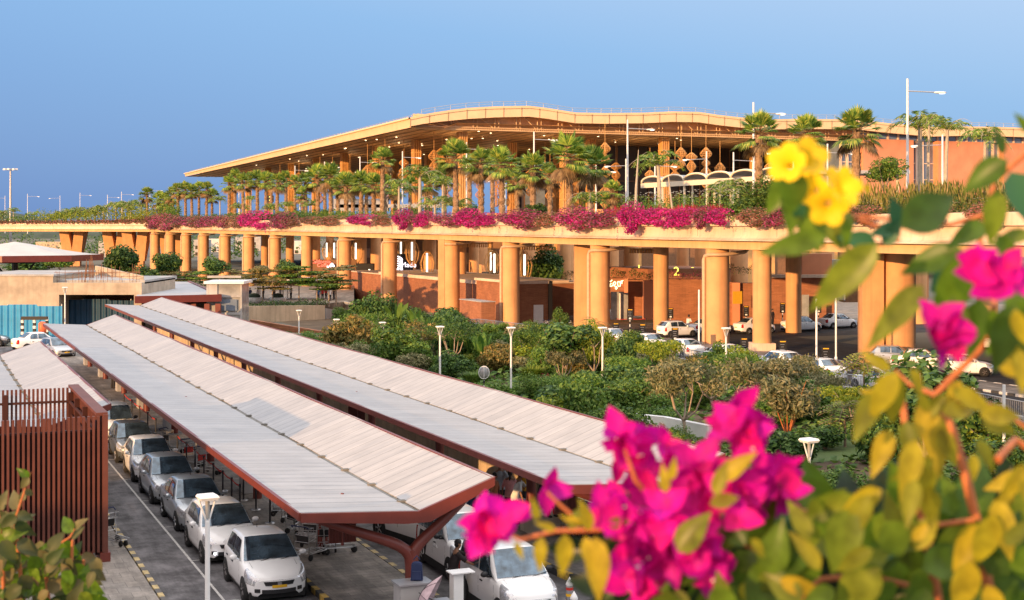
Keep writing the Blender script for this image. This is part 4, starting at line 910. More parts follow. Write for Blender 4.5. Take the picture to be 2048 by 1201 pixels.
def car_data(kind, paint):
    key = (kind, paint)
    if key in car_parts: return car_parts[key]
    sp = SPEC[kind]; cs = CarShape(sp); L = sp['L']; out = []
    ys = []
    for a, b in zip(sp['low'], sp['low'][1:]): ys += [a[0]+(b[0]-a[0])*q/2 for q in range(2)]
    ys.append(L); mb = MB(); rows = []
    for y in ys:
        half = [cs.pt(y, k) for k in range(9)]
        rows.append([(-p.x, p.y, p.z) for p in half[::-1]]+[(p.x, p.y, p.z) for p in half[1:]])
    mb.grid(rows)
    for r_, yy in ((rows[0], -.0), (rows[-1], 0)):   # nose and tail skins
        n = len(r_); mid = []
        for k in range(n//2+1):
            a, b = Vector(r_[k]), Vector(r_[n-1-k]); mid.append([tuple(a.lerp(b, q/6)+Vector((0, (-.26 if r_ is rows[0] else .05)*0, 0))) for q in range(7)])
        # bulge the skin the same way as the stations
        yc = 0 if r_ is rows[0] else L
        mid = [[(x, yc+cs.bulge(yc, x, 1)+(-.02 if yc == 0 else .015)*(1-(x/.62)**2), z) for x, y, z in m_] for m_ in mid]
        mb.grid(mid, 0, True)
    # greenhouse
    (yc, zc), (yf, zf), (yr, zr), (yt, zt) = sp['cowl'], sp['rf'], sp['rr'], sp['tail']; wx, bx = sp['wx'], sp['bx']
    def side(y, q):   # q 0 at belt, 1 at roof edge
        zbelt = lerp_tab([(a[0], a[2]) for a in sp['low']], y)-.01
        if y < yf: top = zc+(zf-zc)*max(0, (y-yc)/(yf-yc)); wt = bx+(wx-bx)*max(0, (y-yc)/(yf-yc))
        elif y > yr: top = zt+(zr-zt)*max(0, (yt-y)/(yt-yr)); wt = bx+(wx-bx)*max(0, (yt-y)/(yt-yr))
        else: top = zf+(zr-zf)*(y-yf)/(yr-yf)+.03*sin(pi*(y-yf)/(yr-yf)); wt = wx
        return Vector((bx+(wt-bx)*q, y, zbelt+(top-.035-zbelt)*q))
    st = [yc, yc+(yf-yc)*.5, yf, yf+.15, (yf*2+yr)/3, (yf+yr*2)/3, yr-.12, yr, yr+(yt-yr)*.5, yt]; rows = []
    for y in st:
        b0, b1 = side(y, 0), side(y, 1); c_ = [(b0.x, b0.y, b0.z-.03), tuple(b0.lerp(b1, .5)+Vector((.018, 0, 0))), tuple(b1), (b1.x*.9, y, b1.z+.03), (b1.x*.5, y, b1.z+.05)]
        rows.append([(-a, b, c) for a, b, c in c_]+[(0, y, b1.z+.055)]+c_[::-1])
    mb.grid(rows)
    out.append(('body', mb.mesh('body', paint), None))
    # glass
    def face(y0, z0, w0, y1, z1, w1, m0, off, name='windscreen', mat_='car_glass'):
        g = MB(); rows = []
        dz, dy = z1-z0, y1-y0; ln = math.hypot(dz, dy); ny, nz = (-dz/ln, dy/ln) if dy > 0 else (dz/ln, -dy/ln)
        for i in range(4):
            q = m0+(1-2*m0)*i/3; row = []
            for j in range(9):
                a = -1+j/4; w_ = w0+(w1-w0)*q; row.append((a*w_, y0+dy*q+ny*off+.05*a*a*(1 if dy > 0 else -1)*.6, z0+dz*q+nz*off-.015*a*a+.02))
            rows.append(row)
        g.grid(rows); return (name, g.mesh(name, mat_), None)
    out.append(face(yc, zc, bx-.035, yf, zf, wx-.035, .03, .028))
    out.append(face(yt, zt, bx-.1, yr, zr, wx-.08, .12 if sp['back'] == 'hatch' else .08, .028, 'rear_window'))
    for y0, y1, _ in sp['win']:
        for sd_ in (-1, 1):
            g = MB(); rows = []
            for i in range(5):
                y = y0+(y1-y0)*i/4; row = []
                for j in range(4):
                    q = .05+.87*j/3; yy = y
                    if y0 == sp['win'][0][0]: yy = max(yc+.15+(y-y0)/(y1-y0)*(y1-yc-.15), yc+.08+(yf-yc)*q*.97)
                    if y1 == sp['win'][-1][1]: yy = min(yy, yt-.12-(yt-yr)*q*.95, y1+.1)
                    p = side(yy, q); row.append((sd_*(p.x+.022+.018*sin(pi*q)), p.y, p.z))
                rows.append(row)
            g.grid(rows); out.append(('side_window', g.mesh('side_window', 'car_glass'), None))
    # lamps, grille, bumpers
    for sd_ in (-1, 1):
        g = MB(); cs.patch(g, .02, .5, 2.7, 4.6, .008, sd_, 6, 0, lambda a, b: (.02+.62*a*(1-.2*b), 2.1+2.7*b-.3*a*b+.55*a)); out.append(('headlight', g.mesh('headlight', 'headlight'), None))
        g = MB(); cs.patch(g, L-.28, L-.01, 3.2, 5.2, .008, sd_, 4); out.append(('taillight', g.mesh('taillight', 'taillight'), None))
    def nose(x0, x1, z0, z1, off=.012, yc_=0.0, sgn=-1, n=6, taper=0):
        g = []; 
        for i in range(3):
            q = i/2; z = z0+(z1-z0)*q; row = []
            for j in range(n+1):
                x = (x0+(x1-x0)*j/n)*(1-taper*(1-q)); row.append((x, yc_+cs.bulge(yc_, x, 1)+sgn*(.02*(1-(x/.62)**2)+off), z))
            g.append(row)
        return g
    zt0 = sp['low'][0][2]; g = MB(); g.grid(nose(-.42, .42, zt0-.11, zt0+.0, taper=.12)); g.grid(nose(-.46, .46, .30, .41)); 
    for s_ in (-1, 1): g.grid(nose(s_*.5, s_*.64, .33, .43, .016))
    out.append(('grille', g.mesh('grille', 'car_trim'), None))
    g = MB(); g.grid(nose(-.055, .055, zt0-.09, zt0-.02, .02)); out.append(('badge', g.mesh('badge', 'chrome'), None))
    g = MB(); g.grid(nose(-.2, .2, .455, .53, .02)); g.grid(nose(-.2, .2, .62, .70, .02, L, 1)); out.append(('number_plate', g.mesh('number_plate', 'plate_yellow'), None))
    g = MB(); g.box(0, L/2, .12, 1.5, L-.5, .2)
    for wy in sp['wheels']:
        for s_ in (-1, 1):
            w_ = lerp_tab([(a[0], a[1]) for a in sp['low']], wy); pr = [(0, w_+.006), (.355, w_+.006), (.36, w_-.12)]
            g.lathe([(r_, s_*x_) for r_, x_ in pr], (0, wy, .31), 22, 0, True, 'x')
    out.append(('underbody', g.mesh('underbody', 'black_rubber'), None))
    g = MB()   # seams, handles, wipers
    for y in ((sp['win'][0][0]-.25), sp['win'][0][1]+.04, sp['win'][1][1]+.02):
        for s_ in (-1, 1): cs.patch(g, y, y+.012, 4.2, 7.2, .003, s_, 3)
    for y in (sp['win'][0][1]-.18, sp['win'][1][1]-.2):
        for s_ in (-1, 1): q = cs.pt(y, 4.4); g.box(s_*(q.x+.012), y, q.z-.02, .03, .14, .03)
    for s_ in (-1, 1): cs.patch(g, .55, yc-.05, 1.9, 1.93, .003, s_, 4)
    for x_ in (-.3, .25): g.tube([(x_, yc-.03, zc+.02), (x_+.45, yc+.05, zc+.09)], .008, 4)
    g.box(0, yr-.4, zr+.04, .015, .015, .12)
    out.append(('trim', g.mesh('trim', 'car_trim'), None))
    for s_ in (-1, 1):
        g = MB(); g.ball((s_*(bx+.17), yc+.38, lerp_tab([(a[0], a[2]) for a in sp['low']], yc+.4)+.07), (.11, .06, .075), 10); g.box(s_*(bx+.05), yc+.38, zc+.0, .12, .05, .04)
        out.append(('mirror', g.mesh('mirror', paint if paint != 'car_white' or kind == 'hatch' else 'car_trim'), None))
    tm = MB(); rm = MB(); rr_ = .295
    tm.lathe([(.19, -.09), (rr_-.03, -.095), (rr_, -.07), (rr_, .07), (rr_-.03, .095), (.19, .09)], (0, 0, 0), 24, 0, True, 'x')
    rm.lathe([(.0, .075), (.05, .085), (.06, .06), (.17, .055), (.2, .09)], (0, 0, 0), 20, 0, True, 'x'); rm.lathe([(.0, -.075), (.05, -.085), (.06, -.06), (.17, -.055), (.2, -.09)], (0, 0, 0), 20, 0, True, 'x')
    for k in range(5):
        a = 2*pi*k/5
        for s_ in (-1, 1): rm.tube([(s_*.082, .04*cos(a), .04*sin(a)), (s_*.085, .18*cos(a), .18*sin(a))], .022, 4)
    car_parts[key] = (out, tm.mesh('tyre', 'tyre'), rm.mesh('rim', 'rim_silver' if kind != 'hatch' or paint == 'car_grey' else 'rim_steel'), sp)
    return car_parts[key]
def car(kind, paint, v, rz, label, group, scale=1.0):
    out, tm, rm, sp = car_data(kind, paint)
    t = thing({'hatch': 'hatchback_car', 'sedan': 'sedan_car', 'tall': 'tall_car'}[kind], label, 'car', v, rz, group)
    if scale != 1: t.scale = (scale,)*3
    for n_, me, _ in out: obj(n_, me, t)
    for wy in sp['wheels']:
        w_ = lerp_tab([(a[0], a[1]) for a in sp['low']], wy)
        for s_ in (-1, 1):
            ty = obj('tyre', tm, t, (s_*(w_-.075), wy, .295)); obj('rim', rm, ty)
    return t
g1 = 'taxis queuing along the near lane'
q = [('hatch', 'car_white', 37.3, 8.95, 'white hatchback with a yellow number plate, first in the queue'),
     ('hatch', 'car_white', 42.2, 8.75, 'white hatchback second in the queue, right behind the leading white one'),
     ('sedan', 'car_silver', 47.0, 8.8, 'silver sedan, third in the queue beside the lamp post'),
     ('hatch', 'car_silver', 52.1, 8.75, 'silver hatchback, fourth in the queue between the silver sedan and a white car'),
     ('hatch', 'car_white', 57.0, 8.75, 'white hatchback between the silver hatchback and the dark grey car'),
     ('hatch', 'car_grey', 62.0, 8.75, 'dark grey hatchback, the only dark car in the near queue'),
     ('tall', 'car_white', 67.6, 8.75, 'white car behind the dark grey one near the canopy end')]
cars1 = [car(k, m, W(u_, p_), TH+radians(R.uniform(-1, 1)), lb, g1) for k, m, u_, p_, lb in q]
# garland and sticker seen in the leading windscreen, lit lamp of the second car
mb = MB(); mb.lathe([(0, 0), (.05, .0)], (0, 0, 0), 12, 0, False, 'x')
for c_, l_ in ((cars1[1], 1),):
    mb = MB(); mb.ball((-.56, .02, .38), .05, 8); mb.build('fog_lamp', 'head_lit', c_)
car('tall', 'car_white', W(32.6, 14.35), TH, 'white tall hatchback at the front of the second road beside a standing man', 'cars on the road between the canopies', 1.02)
t_ = car('tall', 'car_white', W(37.3, 14.75), TH, 'white tall car with dark circle pattern on its side, behind the leading tall one', 'cars on the road between the canopies', 1.02)
cs_ = CarShape(SPEC['tall']); mb = MB(); cs_.patch(mb, 2.25, 3.3, 3.9, 6.6, .006, -1, 6, 0, lambda a, b: (2.35+.35*b+(.75-.1*b)*a, 3.95+2.6*b)); mb.build('side_graphic', 'sign_black', t_)
mb = MB()
for y, k in ((2.75, 4.7), (2.85, 5.9)):
    q_ = cs_.pt(y, k); mb.tube([(-q_.x-.012, y+.1*cos(a*pi/6), q_.z+.1*sin(a*pi/6)) for a in range(13)], .02, 4); mb.ball((-q_.x-.01, y, q_.z), (.012, .04, .04), 6)
mb.tube([(-.77, 1.55, .72), (-.775, 1.62, .8), (-.775, 1.68, .7), (-.775, 1.76, .8), (-.775, 1.82, .7), (-.775, 1.9, .78)], .012, 4)
mb.build('side_lettering', 'plate_white', t_)
car('tall', 'car_white', W(40.9, 15.35)+Vector((0, .2, 0)), TH+radians(14), 'white boxy car pulling out at an angle behind the fork column', 'cars on the road between the canopies', 1.08)
car('hatch', 'car_white', W(45.4, 16.4), TH-radians(8), 'white hatchback half hidden under the middle canopy edge', 'cars on the road between the canopies')
# right-hand taxi rank, noses pointing away
g2 = 'white taxis in a line beside the garden fence'
for i, (u_, p_, k) in enumerate(((109, 55, 'sedan'), (102.6, 55, 'sedan'), (96.6, 55, 'sedan'), (91, 55.2, 'sedan'), (84.3, 55.7, 'hatch'), (78.6, 55, 'sedan'), (72.3, 55, 'sedan'))):
    v = W(u_+2.1, p_); car(k, 'car_white', v, TH+pi, ['white sedan farthest along the fence line, partly behind a round column', 'white sedan second from the far end of the fence line, red lamp showing', 'white sedan third from the far end, just left of the piped column', 'white sedan hidden mostly behind the nearest piped column', 'white hatchback beside the black sign post near the garden trees', 'white sedan behind the grey-leaved garden tree', 'white sedan nearest on the fence line, behind the pinnate shrub'][i], g2)
g3 = 'white taxis crossing under the elevated road'
for i, (u_, p_, k, m) in enumerate(((115.5, 66.4, 'hatch', 'car_white'), (117, 71.0, 'sedan', 'car_white'), (116.5, 75.6, 'sedan', 'car_white'), (117.2, 81.4, 'sedan', 'car_white'), (119.4, 87.2, 'sedan', 'car_white'))):
    car(k, m, W(u_, p_+.5), TH+pi/2+radians(4), ['white hatchback crossing under the road with its rear to the piped column', 'white sedan with open tail by the standing porter', 'white sedan between the piped column and the slender column', 'white sedan right of the slender column seen side on', 'white sedan with raised boot lid at the right end of the crossing row'][i], g3)
g4 = 'cars waiting on the right road'
for x_, y_, k, lb, m in ((1846, 733, 'hatch', 'beige hatchback facing the camera beside the big pier', 'car_silver'), (1905, 742, 'sedan', 'white sedan behind the pink flowers on the right road', 'car_white'), (1988, 752, 'hatch', 'white hatchback at the right edge behind leaves', 'car_white'), (2040, 700, 'sedan', 'white sedan farther back at the right edge', 'car_white')):
    car(k, m, G(x_, y_), TH+pi/3.2, lb, g4)
for x_, y_, k, m, lb, rz in ((128, 698, 'sedan', 'car_white', 'white sedan side on in front of the blue hoarding', TH+pi/2+.25), (134, 718, 'hatch', 'car_silver', 'silver hatchback at the far lane end under the canopy corner', TH+.3), (20, 692, 'sedan', 'car_grey', 'dark car at the left edge before the blue hoarding', pi/2+.2), (-20, 706, 'hatch', 'car_white', 'pale hatchback cut off at the left edge', pi/2)):
    car(k, m, G(x_, y_), rz, lb, 'cars on the cross road by the hoarding')

# ------------------------------------------------------------ luggage trolleys
def trolley_proto(v, rz, label, group, red=False):
    t = thing('luggage_trolley', label, 'luggage trolley', v, rz, group)
    mb = MB()
    for s_ in (-1, 1):
        mb.tube([(s_*.28, -.45, .2), (s_*.28, .35, .2), (s_*.27, .42, .95)], .017, 5); mb.tube([(s_*.28, .35, .2), (s_*.1, -.6, .2)], .014, 5)
    for z_ in (.35, .55, .75): mb.tube([(-.27, .38, z_), (.27, .38, z_)], .012, 4)
    for k in range(5): mb.tube([(-.25+k*.125, -.5, .2), (-.25+k*.125, .35, .2)], .01, 4)
    mb.tube([(-.1, -.6, .2), (.1, -.6, .2)], .014, 4); mb.build('frame', 'galv', t)
    mb = MB(); mb.tube([(-.3, .43, .97), (-.28, .52, 1.04), (.28, .52, 1.04), (.3, .43, .97)], .02, 6); mb.build('handle', 'cloth_blue', t)
    mb = MB()
    for z_ in (.78, .95): mb.tube([(-.24, .38, z_), (-.24, .12, z_), (.24, .12, z_), (.24, .38, z_)], .01, 4)
    for k in range(6): mb.tube([(-.24+k*.096, .12, .78), (-.24+k*.096, .12, .95)], .008, 4); 
    for k in range(6): mb.tube([(-.24+k*.096, .12, .78), (-.24+k*.096, .38, .78)], .008, 4)
    mb.build('basket', 'galv', t)
    mb = MB(); mb.box(0, .35, .5, .42, .02, .24); mb.build('sign_panel', 'sign_red' if red else 'sign_black', t)
    wm = MB(); wm.lathe([(.02, -.03), (.085, -.03), (.095, 0), (.085, .03), (.02, .03)], (0, 0, 0), 12, 0, True, 'x'); wme = wm.mesh('wheel', 'black_rubber')
    for x_, y_ in ((-.28, .3), (.28, .3), (-.09, -.55), (.09, -.55)): obj('wheel', wme, t, (x_, y_, .095))
    return t
tp = trolley_proto(W(41.6, 10.9, .14), TH+2.2, 'loose luggage trolley, rightmost of the cluster by the red louvre panels', 'scattered luggage trolleys on the island')
tr = trolley_proto(W(57.6, 10.9, .14), TH+.6, 'luggage trolley with a red sign panel on the near queue island, nearer one', 'red-signed trolleys on the island', True)
dup(tr, W(59.8, 10.7, .14), TH+.4, 'luggage trolley with a red sign panel on the near queue island, farther one')
for x_, y_, a, lb in ((672, 1106, 1.4, 'luggage trolley right of the cluster centre, its handle toward the road'), (612, 1058, 2.6, 'luggage trolley at the back of the cluster by the canopy post'), (590, 1045, 2.2, 'luggage trolley nearest the canopy edge in the cluster'), (600, 1068, 1.9, 'luggage trolley standing by the canopy corner with dark sign plate'), (628, 1092, 2.5, 'luggage trolley in the middle of the cluster, frame crossing two others'), (652, 1102, 2.9, 'luggage trolley lowest in the cluster, basket toward the lane'),
                     (648, 1080, 2.1, 'luggage trolley tucked behind the cluster under the louvre panels'), (566, 1030, 1.2, 'luggage trolley with red plate under the canopy edge'), (228, 1088, .4, 'single luggage trolley beside the red slatted enclosure'), (345, 905, .8, 'single luggage trolley under the middle canopy edge')):
    dup(tp, G(x_, y_, .14), TH+a, lb)
for i in range(9):
    dup(tp, W(43.9-i*.34, 19.6-.02*i, .14), TH+pi+.12, 'trolley in the nested row beside the low beige wall', 'nested row of luggage trolleys')
for i in range(5): dup(tp, W(42.4-i*.34, 20.0, .14), TH+pi-.5, 'trolley in the short nested row behind the orange-brown planter', 'second nested row of luggage trolleys')
for i in range(6): dup(tp, W(124.6+.1*i, 58.6-i*.45, .14), TH+.9, 'trolley in the rank under the elevated road beyond the fence', 'trolley rank under the elevated road')
# ------------------------------------------------------------ queue posts with red belts
pm_ = MB(); pm_.tube([(0, 0, .02), (0, 0, .95)], .032, 10); pm_.lathe([(0, .97), (.045, .96), (.045, .88), (.03, .86)], (0, 0, 0), 10); pmm = pm_.mesh('post', 'dark_metal')
bm2 = MB(); bm2.lathe([(.17, 0), (.17, .02), (.06, .035), (0, .035)], (0, 0, 0), 16); bmm = bm2.mesh('base', 'galv')
def posts(pts, grp, lab):
    prev = None
    for i, v in enumerate(pts):
        t = thing('queue_post', lab, 'queue post', v, 0, grp); obj('post', pmm, t); obj('base', bmm, t)
        if prev is not None:
            mb = MB(); a, b = prev-v+Vector((0, 0, .93)), Vector((0, 0, .93)); r0, r1 = [], []
            for k in range(9): q = k/8; p = a.lerp(b, q); p.z -= .05*sin(pi*q); r0.append(tuple(p)); r1.append((p.x, p.y, p.z-.055))
            mb.grid([r0, r1]); mb.build('belt', 'belt_red', t)
        prev = v
posts([W(u_, 10.42, .14) for u_ in (79, 76, 73.2, 70.5, 68)], 'queue posts under the slatted canopy end', 'queue post with red belt in the far run beside the white canopy end')
posts([W(u_, 10.45, .14) for u_ in (62.2, 60.0, 58.0, 56.1, 54.2, 52.4, 50.8, 49.4)], 'queue posts along the kerb of the near taxi queue', 'queue post with red belt in the run along the kerb beside the silver cars')
posts([G(487, 1001, .14), G(512, 1020, .14), G(540, 1047, .14)], 'three queue posts by the middle canopy corner', 'queue post in the short run of three by the middle canopy corner')
posts([G(903, 992, .14), G(912, 1020, .14)], 'queue posts by the waiting family', 'queue post beside the waiting family group')
posts([G(x_, 656, .0) for x_ in (1232, 1262, 1292)], 'queue posts at the shop front', 'queue post with red belt before the lit shop front')
# ------------------------------------------------------------ bollards
def bollard(v, label):
    t = thing('bollard', label, 'bollard', v, 0, 'silver bollards with red and yellow bands')
    mb = MB(); mb.tube([(0, 0, 0), (0, 0, .9)], .09, 14); mb.build('post', 'galv', t)
    mb = MB(); mb.lathe([(.09, .9), (.10, .93), (.07, 1.0), (.0, 1.12)], (0, 0, 0), 14); mb.build('cap', 'white_metal', t)
    for z_, m_ in ((.82, 'sign_red'), (.66, 'plate_yellow'), (.5, 'sign_red')):
        mb = MB(); mb.tube([(0, 0, z_-.035), (0, 0, z_+.035)], .094, 14); mb.build('band', m_, t)
bollard(P(1139, 1200, 36.3)-Vector((0, 0, 0))+Vector((0, 0, -P(1139, 1200, 36.3).z)), 'silver banded bollard, upper left one of the pair by the curved kerb')
bollard(P(1148, 1200, 34.9)+Vector((0, 0, -P(1148, 1200, 34.9).z)), 'silver banded bollard, lower right one of the pair by the curved kerb')
bollard(P(1186, 1200, 33.2)+Vector((0, 0, -P(1186, 1200, 33.2).z)), 'silver banded bollard with only its cap showing at the bottom edge')
bollard(P(641, 1200, 33.7)+Vector((0, 0, -P(641, 1200, 33.7).z)), 'silver banded bollard peeking up beside the leading white car')
# ------------------------------------------------------------ desk, bag, umbrella, ticket post
v = Vector((-2.45, 35.0, .14)); t = thing('guard_desk', 'pale metal guard desk at the foot of the red fork column', 'desk', v, TH)
mb = MB(); mb.box(0, 0, 0, .8, .55, 1.15); mb.build('cabinet', 'concrete_grey', t); mb = MB(); mb.box(0, 0, 1.15, .9, .65, .04); mb.build('top', 'grey_metal', t)
mb = MB(); mb.box(0, 0, 0, .30, .17, .40, 0, 0, .86); mb.ball((0, 0, .40), (.13, .08, .07), 10); mb.box(0, -.11, .04, .22, .07, .2, 0, 0, .9); mb.tube([(-.08, 0, .5), (0, 0, .6), (.08, 0, .5)], .015, 5)
tag(mb.build('backpack', 'cloth_blue', None, v+Vector((.1, .1, 1.19))), 'dark blue backpack standing on the pale guard desk', 'backpack')
v = Vector((-1.95, 34.0, 1.15)); t = thing('umbrella', 'open grey-pink umbrella tilted on its side beside the guard desk', 'umbrella', v, .3)
mb = MB(); rows = []; RT = (radians(-24), radians(-62), radians(0))
for k in range(6):
    q = k/5; rows.append([(.62*q*cos(2*pi*j/32)*(1-.10*(1-abs(cos(4*2*pi*j/32)))*q), .62*q*sin(2*pi*j/32)*(1-.10*(1-abs(cos(4*2*pi*j/32)))*q), .26*(1-q**1.8)) for j in range(33)])
mb.grid(rows, 0, False); c_ = mb.build('canopy', 'umbrella_cloth', t); c_.rotation_euler = RT
mb = MB()
for j in range(8): mb.tube([(.62*q*cos(2*pi*j/8), .62*q*sin(2*pi*j/8), .265*(1-q**1.8)+.004) for q in (0, .25, .5, .75, 1)], .006, 4)
c_ = mb.build('rib', 'dark_metal', t); c_.rotation_euler = RT
mb = MB(); mb.tube([(0, 0, .32), (0, 0, -.5), (.04, 0, -.55), (.07, 0, -.5)], .012, 6); c_ = mb.build('handle', 'dark_metal', t); c_.rotation_euler = RT
mb = MB(); mb.box(0, 0, 0, .5, .45, .85); mb.box(0, 0, .85, .56, .5, .03); tag(mb.build('small_cabinet', 'grey_metal', None, (-1.75, 34.35, .14), TH), 'small grey cabinet half hidden by the tilted umbrella', 'cabinet')
v = P(913, 1145, 35.3); t = thing('ticket_post', 'tall square pale ticket post with a dark side beside the tall white cars', 'ticket machine', (v.x, v.y, .0), TH)
mb = MB(); mb.box(0, 0, 0, .26, .3, v.z); mb.build('case', 'white_metal', t); mb = MB(); mb.box(.16, 0, .02, .05, .26, v.z-.1); mb.build('dark_side', 'sign_black', t); mb = MB(); mb.box(.1, -.02, v.z, .62, .42, .03); mb.build('cap', 'white_metal', t)
# planter / block behind pink flower
v = G(1095, 1062, .14); mb = MB(); mb.box(0, 0, 0, 1.5, 1.0, .62); o = mb.build('plinth_block', 'concrete', None, v, TH); tag(o, 'square beige concrete block with a brown top beside the nested trolleys', 'block')
# ------------------------------------------------------------ lamps
def garden_lamp(v, h, label, rz=0):
    t = thing('garden_lamp', label, 'lamp post', v, rz, 'white pedestrian lamp posts with square heads')
    mb = MB(); mb.tube([(0, 0, 0), (0, 0, h-.62)], [.062, .055], 12); mb.lathe([(.1, 0), (.1, .25), (.06, .28)], (0, 0, 0), 12); mb.build('pole', 'white_metal', t)
    mb = MB()
    for a in (-1, 1): mb.tube([(0, 0, h-.66), (a*.03, 0, h-.6), (a*.20, 0, h-.1)], [.03, .026, .02], 6)
    mb.build('arm', 'white_metal', t)
    mb = MB(); mb.box(0, 0, h-.13, .36, .36, .06, 0, 0, 1.2); mb.box(0, 0, h-.067, .43, .43, .05, 0, 0, .85); mb.build('head', 'white_metal', t)
    mb = MB(); mb.tube([(0, 0, h-.55), (0, 0, h-.14)], .05, 8); mb.build('lamp', 'glass_pale', t)
for x_, y_, h, lb in ((415, 988, 4.05, 'white square-headed lamp post standing in front of the near taxi queue'), (1618, 876, 4.05, 'white square-headed lamp post beside the magenta flowers, lawn behind'), (1452, 655, 4.05, 'white lamp post in front of the nearest piped column'),
                     (1205, 654, 4.05, 'white lamp post rising beside the big dark green bush'), (1022, 654, 4.05, 'white lamp post in the middle of the garden bed'), (880, 652, 4.05, 'white lamp post left of the lime grass clump'),
                     (765, 644, 3.0, 'short-looking white lamp post among the bronze shrubs'), (598, 620, 2.9, 'thin lamp post before the retaining wall'), (673, 638, 2.9, 'lamp post half hidden in the drooping shrub'), (130, 574, 5.0, 'cream lamp post before the blue hoarding'), (70, 513, 4.05, 'far lamp post under the tensile canopy')):
    d_ = (CZ-h)*F/(y_-HY); v = P(x_, y_, d_); garden_lamp((v.x, v.y, gz(v.x, v.y)), h-gz(v.x, v.y), lb, .5)
for x_, y0, y1, d_, lb in ((1633, 598, 742, 96, 'plain white flagpole-like post left of its twin by the right trees'), (1672, 570, 718, 104, 'plain white post right of its twin by the right trees'), (1398, 580, 735, 110, 'plain white post left of the nearest piped column'), (2008, 770, 930, 60, 'plain post with a banded foot at the right edge')):
    v = P(x_, y1, d_); mb = MB(); zt = zy(y0, d_); mb.tube([(0, 0, 0), (0, 0, zt)], .07, 8); mb.lathe([(.11, 0), (.11, .6), (.07, .65)], (0, 0, 0), 8); tag(mb.build('post', 'white_metal', None, (v.x, v.y, 0)), lb, 'post')
def street_lamp(x_, ytop, d_, arm, label, base=10.2, L=2.9, grp='street lamps on the elevated road'):
    v = P(x_, ytop, d_); t = thing('street_lamp', label, 'street lamp', (v.x, v.y, base), 0, grp); h = v.z-base
    mb = MB(); mb.tube([(0, 0, 0), (0, 0, h)], [.14, .09], 8); mb.build('pole', 'white_metal', t)
    zz = h-1.0; mb = MB(); mb.tube([(0, 0, zz), (arm*(L-.6), 0, zz-.1)], .05, 6); mb.build('arm', 'grey_metal', t)
    mb = MB(); mb.ball((arm*(L-.25), 0, zz-.12), (.55, .2, .1), 10); mb.build('lamp_head', 'white_metal', t)
    mb = MB(); mb.ball((arm*(L-.1), 0, zz-.2), (.3, .14, .05), 8); mb.build('lens', 'lamp_white', t)
sl_ = [(1815, 158, 116, 1), (1507, 205, 137, 1), (1255, 240, 162.6, 1), (1068, 264, 187, 1), (933, 285, 212, 1), (805, 303, 237, 1), (720, 314, 262, 1), (649, 324, 290, 1), (590, 332, 320, 1), (478, 349, 380, 1),
       (1413, 303, 185, -1), (1252, 318, 205, -1), (1467, 305, 178, 1), (1655, 288, 160, 1), (1587, 288, 166, -1), (1310, 318, 200, 1), (1192, 330, 220, 1), (1885, 270, 140, -1), (1010, 350, 250, -1),
       (345, 372, 500, 1), (300, 376, 520, 1), (243, 384, 540, 1), (215, 390, 560, 1), (160, 386, 580, 1), (120, 392, 600, -1), (55, 388, 560, 1), (10, 392, 620, -1)]
order = 'arm to the right|arm to the left'.split('|')
for i, (x_, y_, d_, a) in enumerate(sl_):
    if d_ < 400: lb = ['tallest street lamp, against the sky at the right', 'street lamp rising behind the big palm, second from the right', 'tall street lamp before the terminal front, third from the right', 'street lamp left of the tall fan palm, before the glass hall', 'street lamp beside the forward corner column', 'street lamp in front of the terminal side columns', 'street lamp near the number 3 sign', 'street lamp behind the middle palm group', 'street lamp with pale arm before the fifth side column', 'thin street lamp at the roof tip',
        'short street lamp with left arm above the scalloped tent', 'short street lamp with left arm left of the tent', 'short street lamp with right arm above the tent', 'short street lamp beside the yellow flowers', 'short street lamp hidden by the yellow flowers', 'short street lamp beside the drooping palm', 'short street lamp among the tall fan palms', 'street lamp with left arm before the terracotta wing', 'short street lamp with left arm by the kiosk'][i]
    else: lb = 'thin distant street lamp against the sky at the far left'
    street_lamp(x_, y_, d_, a, lb, 10.2 if d_ < 400 else 8, 2.9 if d_ < 400 else 4.5, 'street lamps on the elevated road' if d_ < 400 else 'thin distant street lamps at the far left')
t = thing('floodlight_mast', 'tall floodlight mast with a ring of lights at the far left', 'light mast', P(21, 440, 520)); h = zy(338, 520)-P(21, 440, 520).z
mb = MB(); mb.tube([(0, 0, -8), (0, 0, h)], [.5, .3], 8); mb.build('mast', 'grey_metal', t)
mb = MB(); mb.tube([(2.1*cos(i*pi/6), 2.1*sin(i*pi/6), h-.3) for i in range(13)], .12, 4); mb.tube([(-2.1, 0, h-.3), (2.1, 0, h-.3)], .12, 4); mb.build('ring', 'grey_metal', t)
for i in range(8): a = i*pi/4; mb = MB(); mb.box(2.3*cos(a), 2.3*sin(a), h-.5, .8, .5, .55); mb.build('floodlight', 'white_metal', t)
# ------------------------------------------------------------ black sign posts, beacon
def signpost(x_, yb, ht, label, striped=True, z0=0, wd=1.0):
    v = G(x_, yb, z0); t = thing('sign_post', label, 'sign', v, 0, 'black rank signs on striped posts'); d_ = v.y; h = ht*d_/F
    mb = MB(); mb.tube([(0, 0, 0), (0, 0, h-.2)], .06, 8); mb.build('pole', 'pole_stripe' if striped else 'white_metal', t)
    mb = MB(); mb.box(0, -.08, h-1.05, wd*.55, .08, 1.05); mb.build('panel', 'sign_black', t)
    mb = MB()
    for k in range(3): mb.box(-.03, -.13, h-.32-k*.17, wd*(.3-.08*(k % 2)), .012, .035)
    mb.build('lettering', 'rim_silver', t); mb = MB(); mb.box(0, -.13, h-.12, wd*.4, .012, .07, 0); mb.build('heading', 'plate_yellow', t)
    mb = MB(); mb.box(0, -.13, h-.95, wd*.2, .012, .14); mb.build('pictogram', 'plate_white', t)
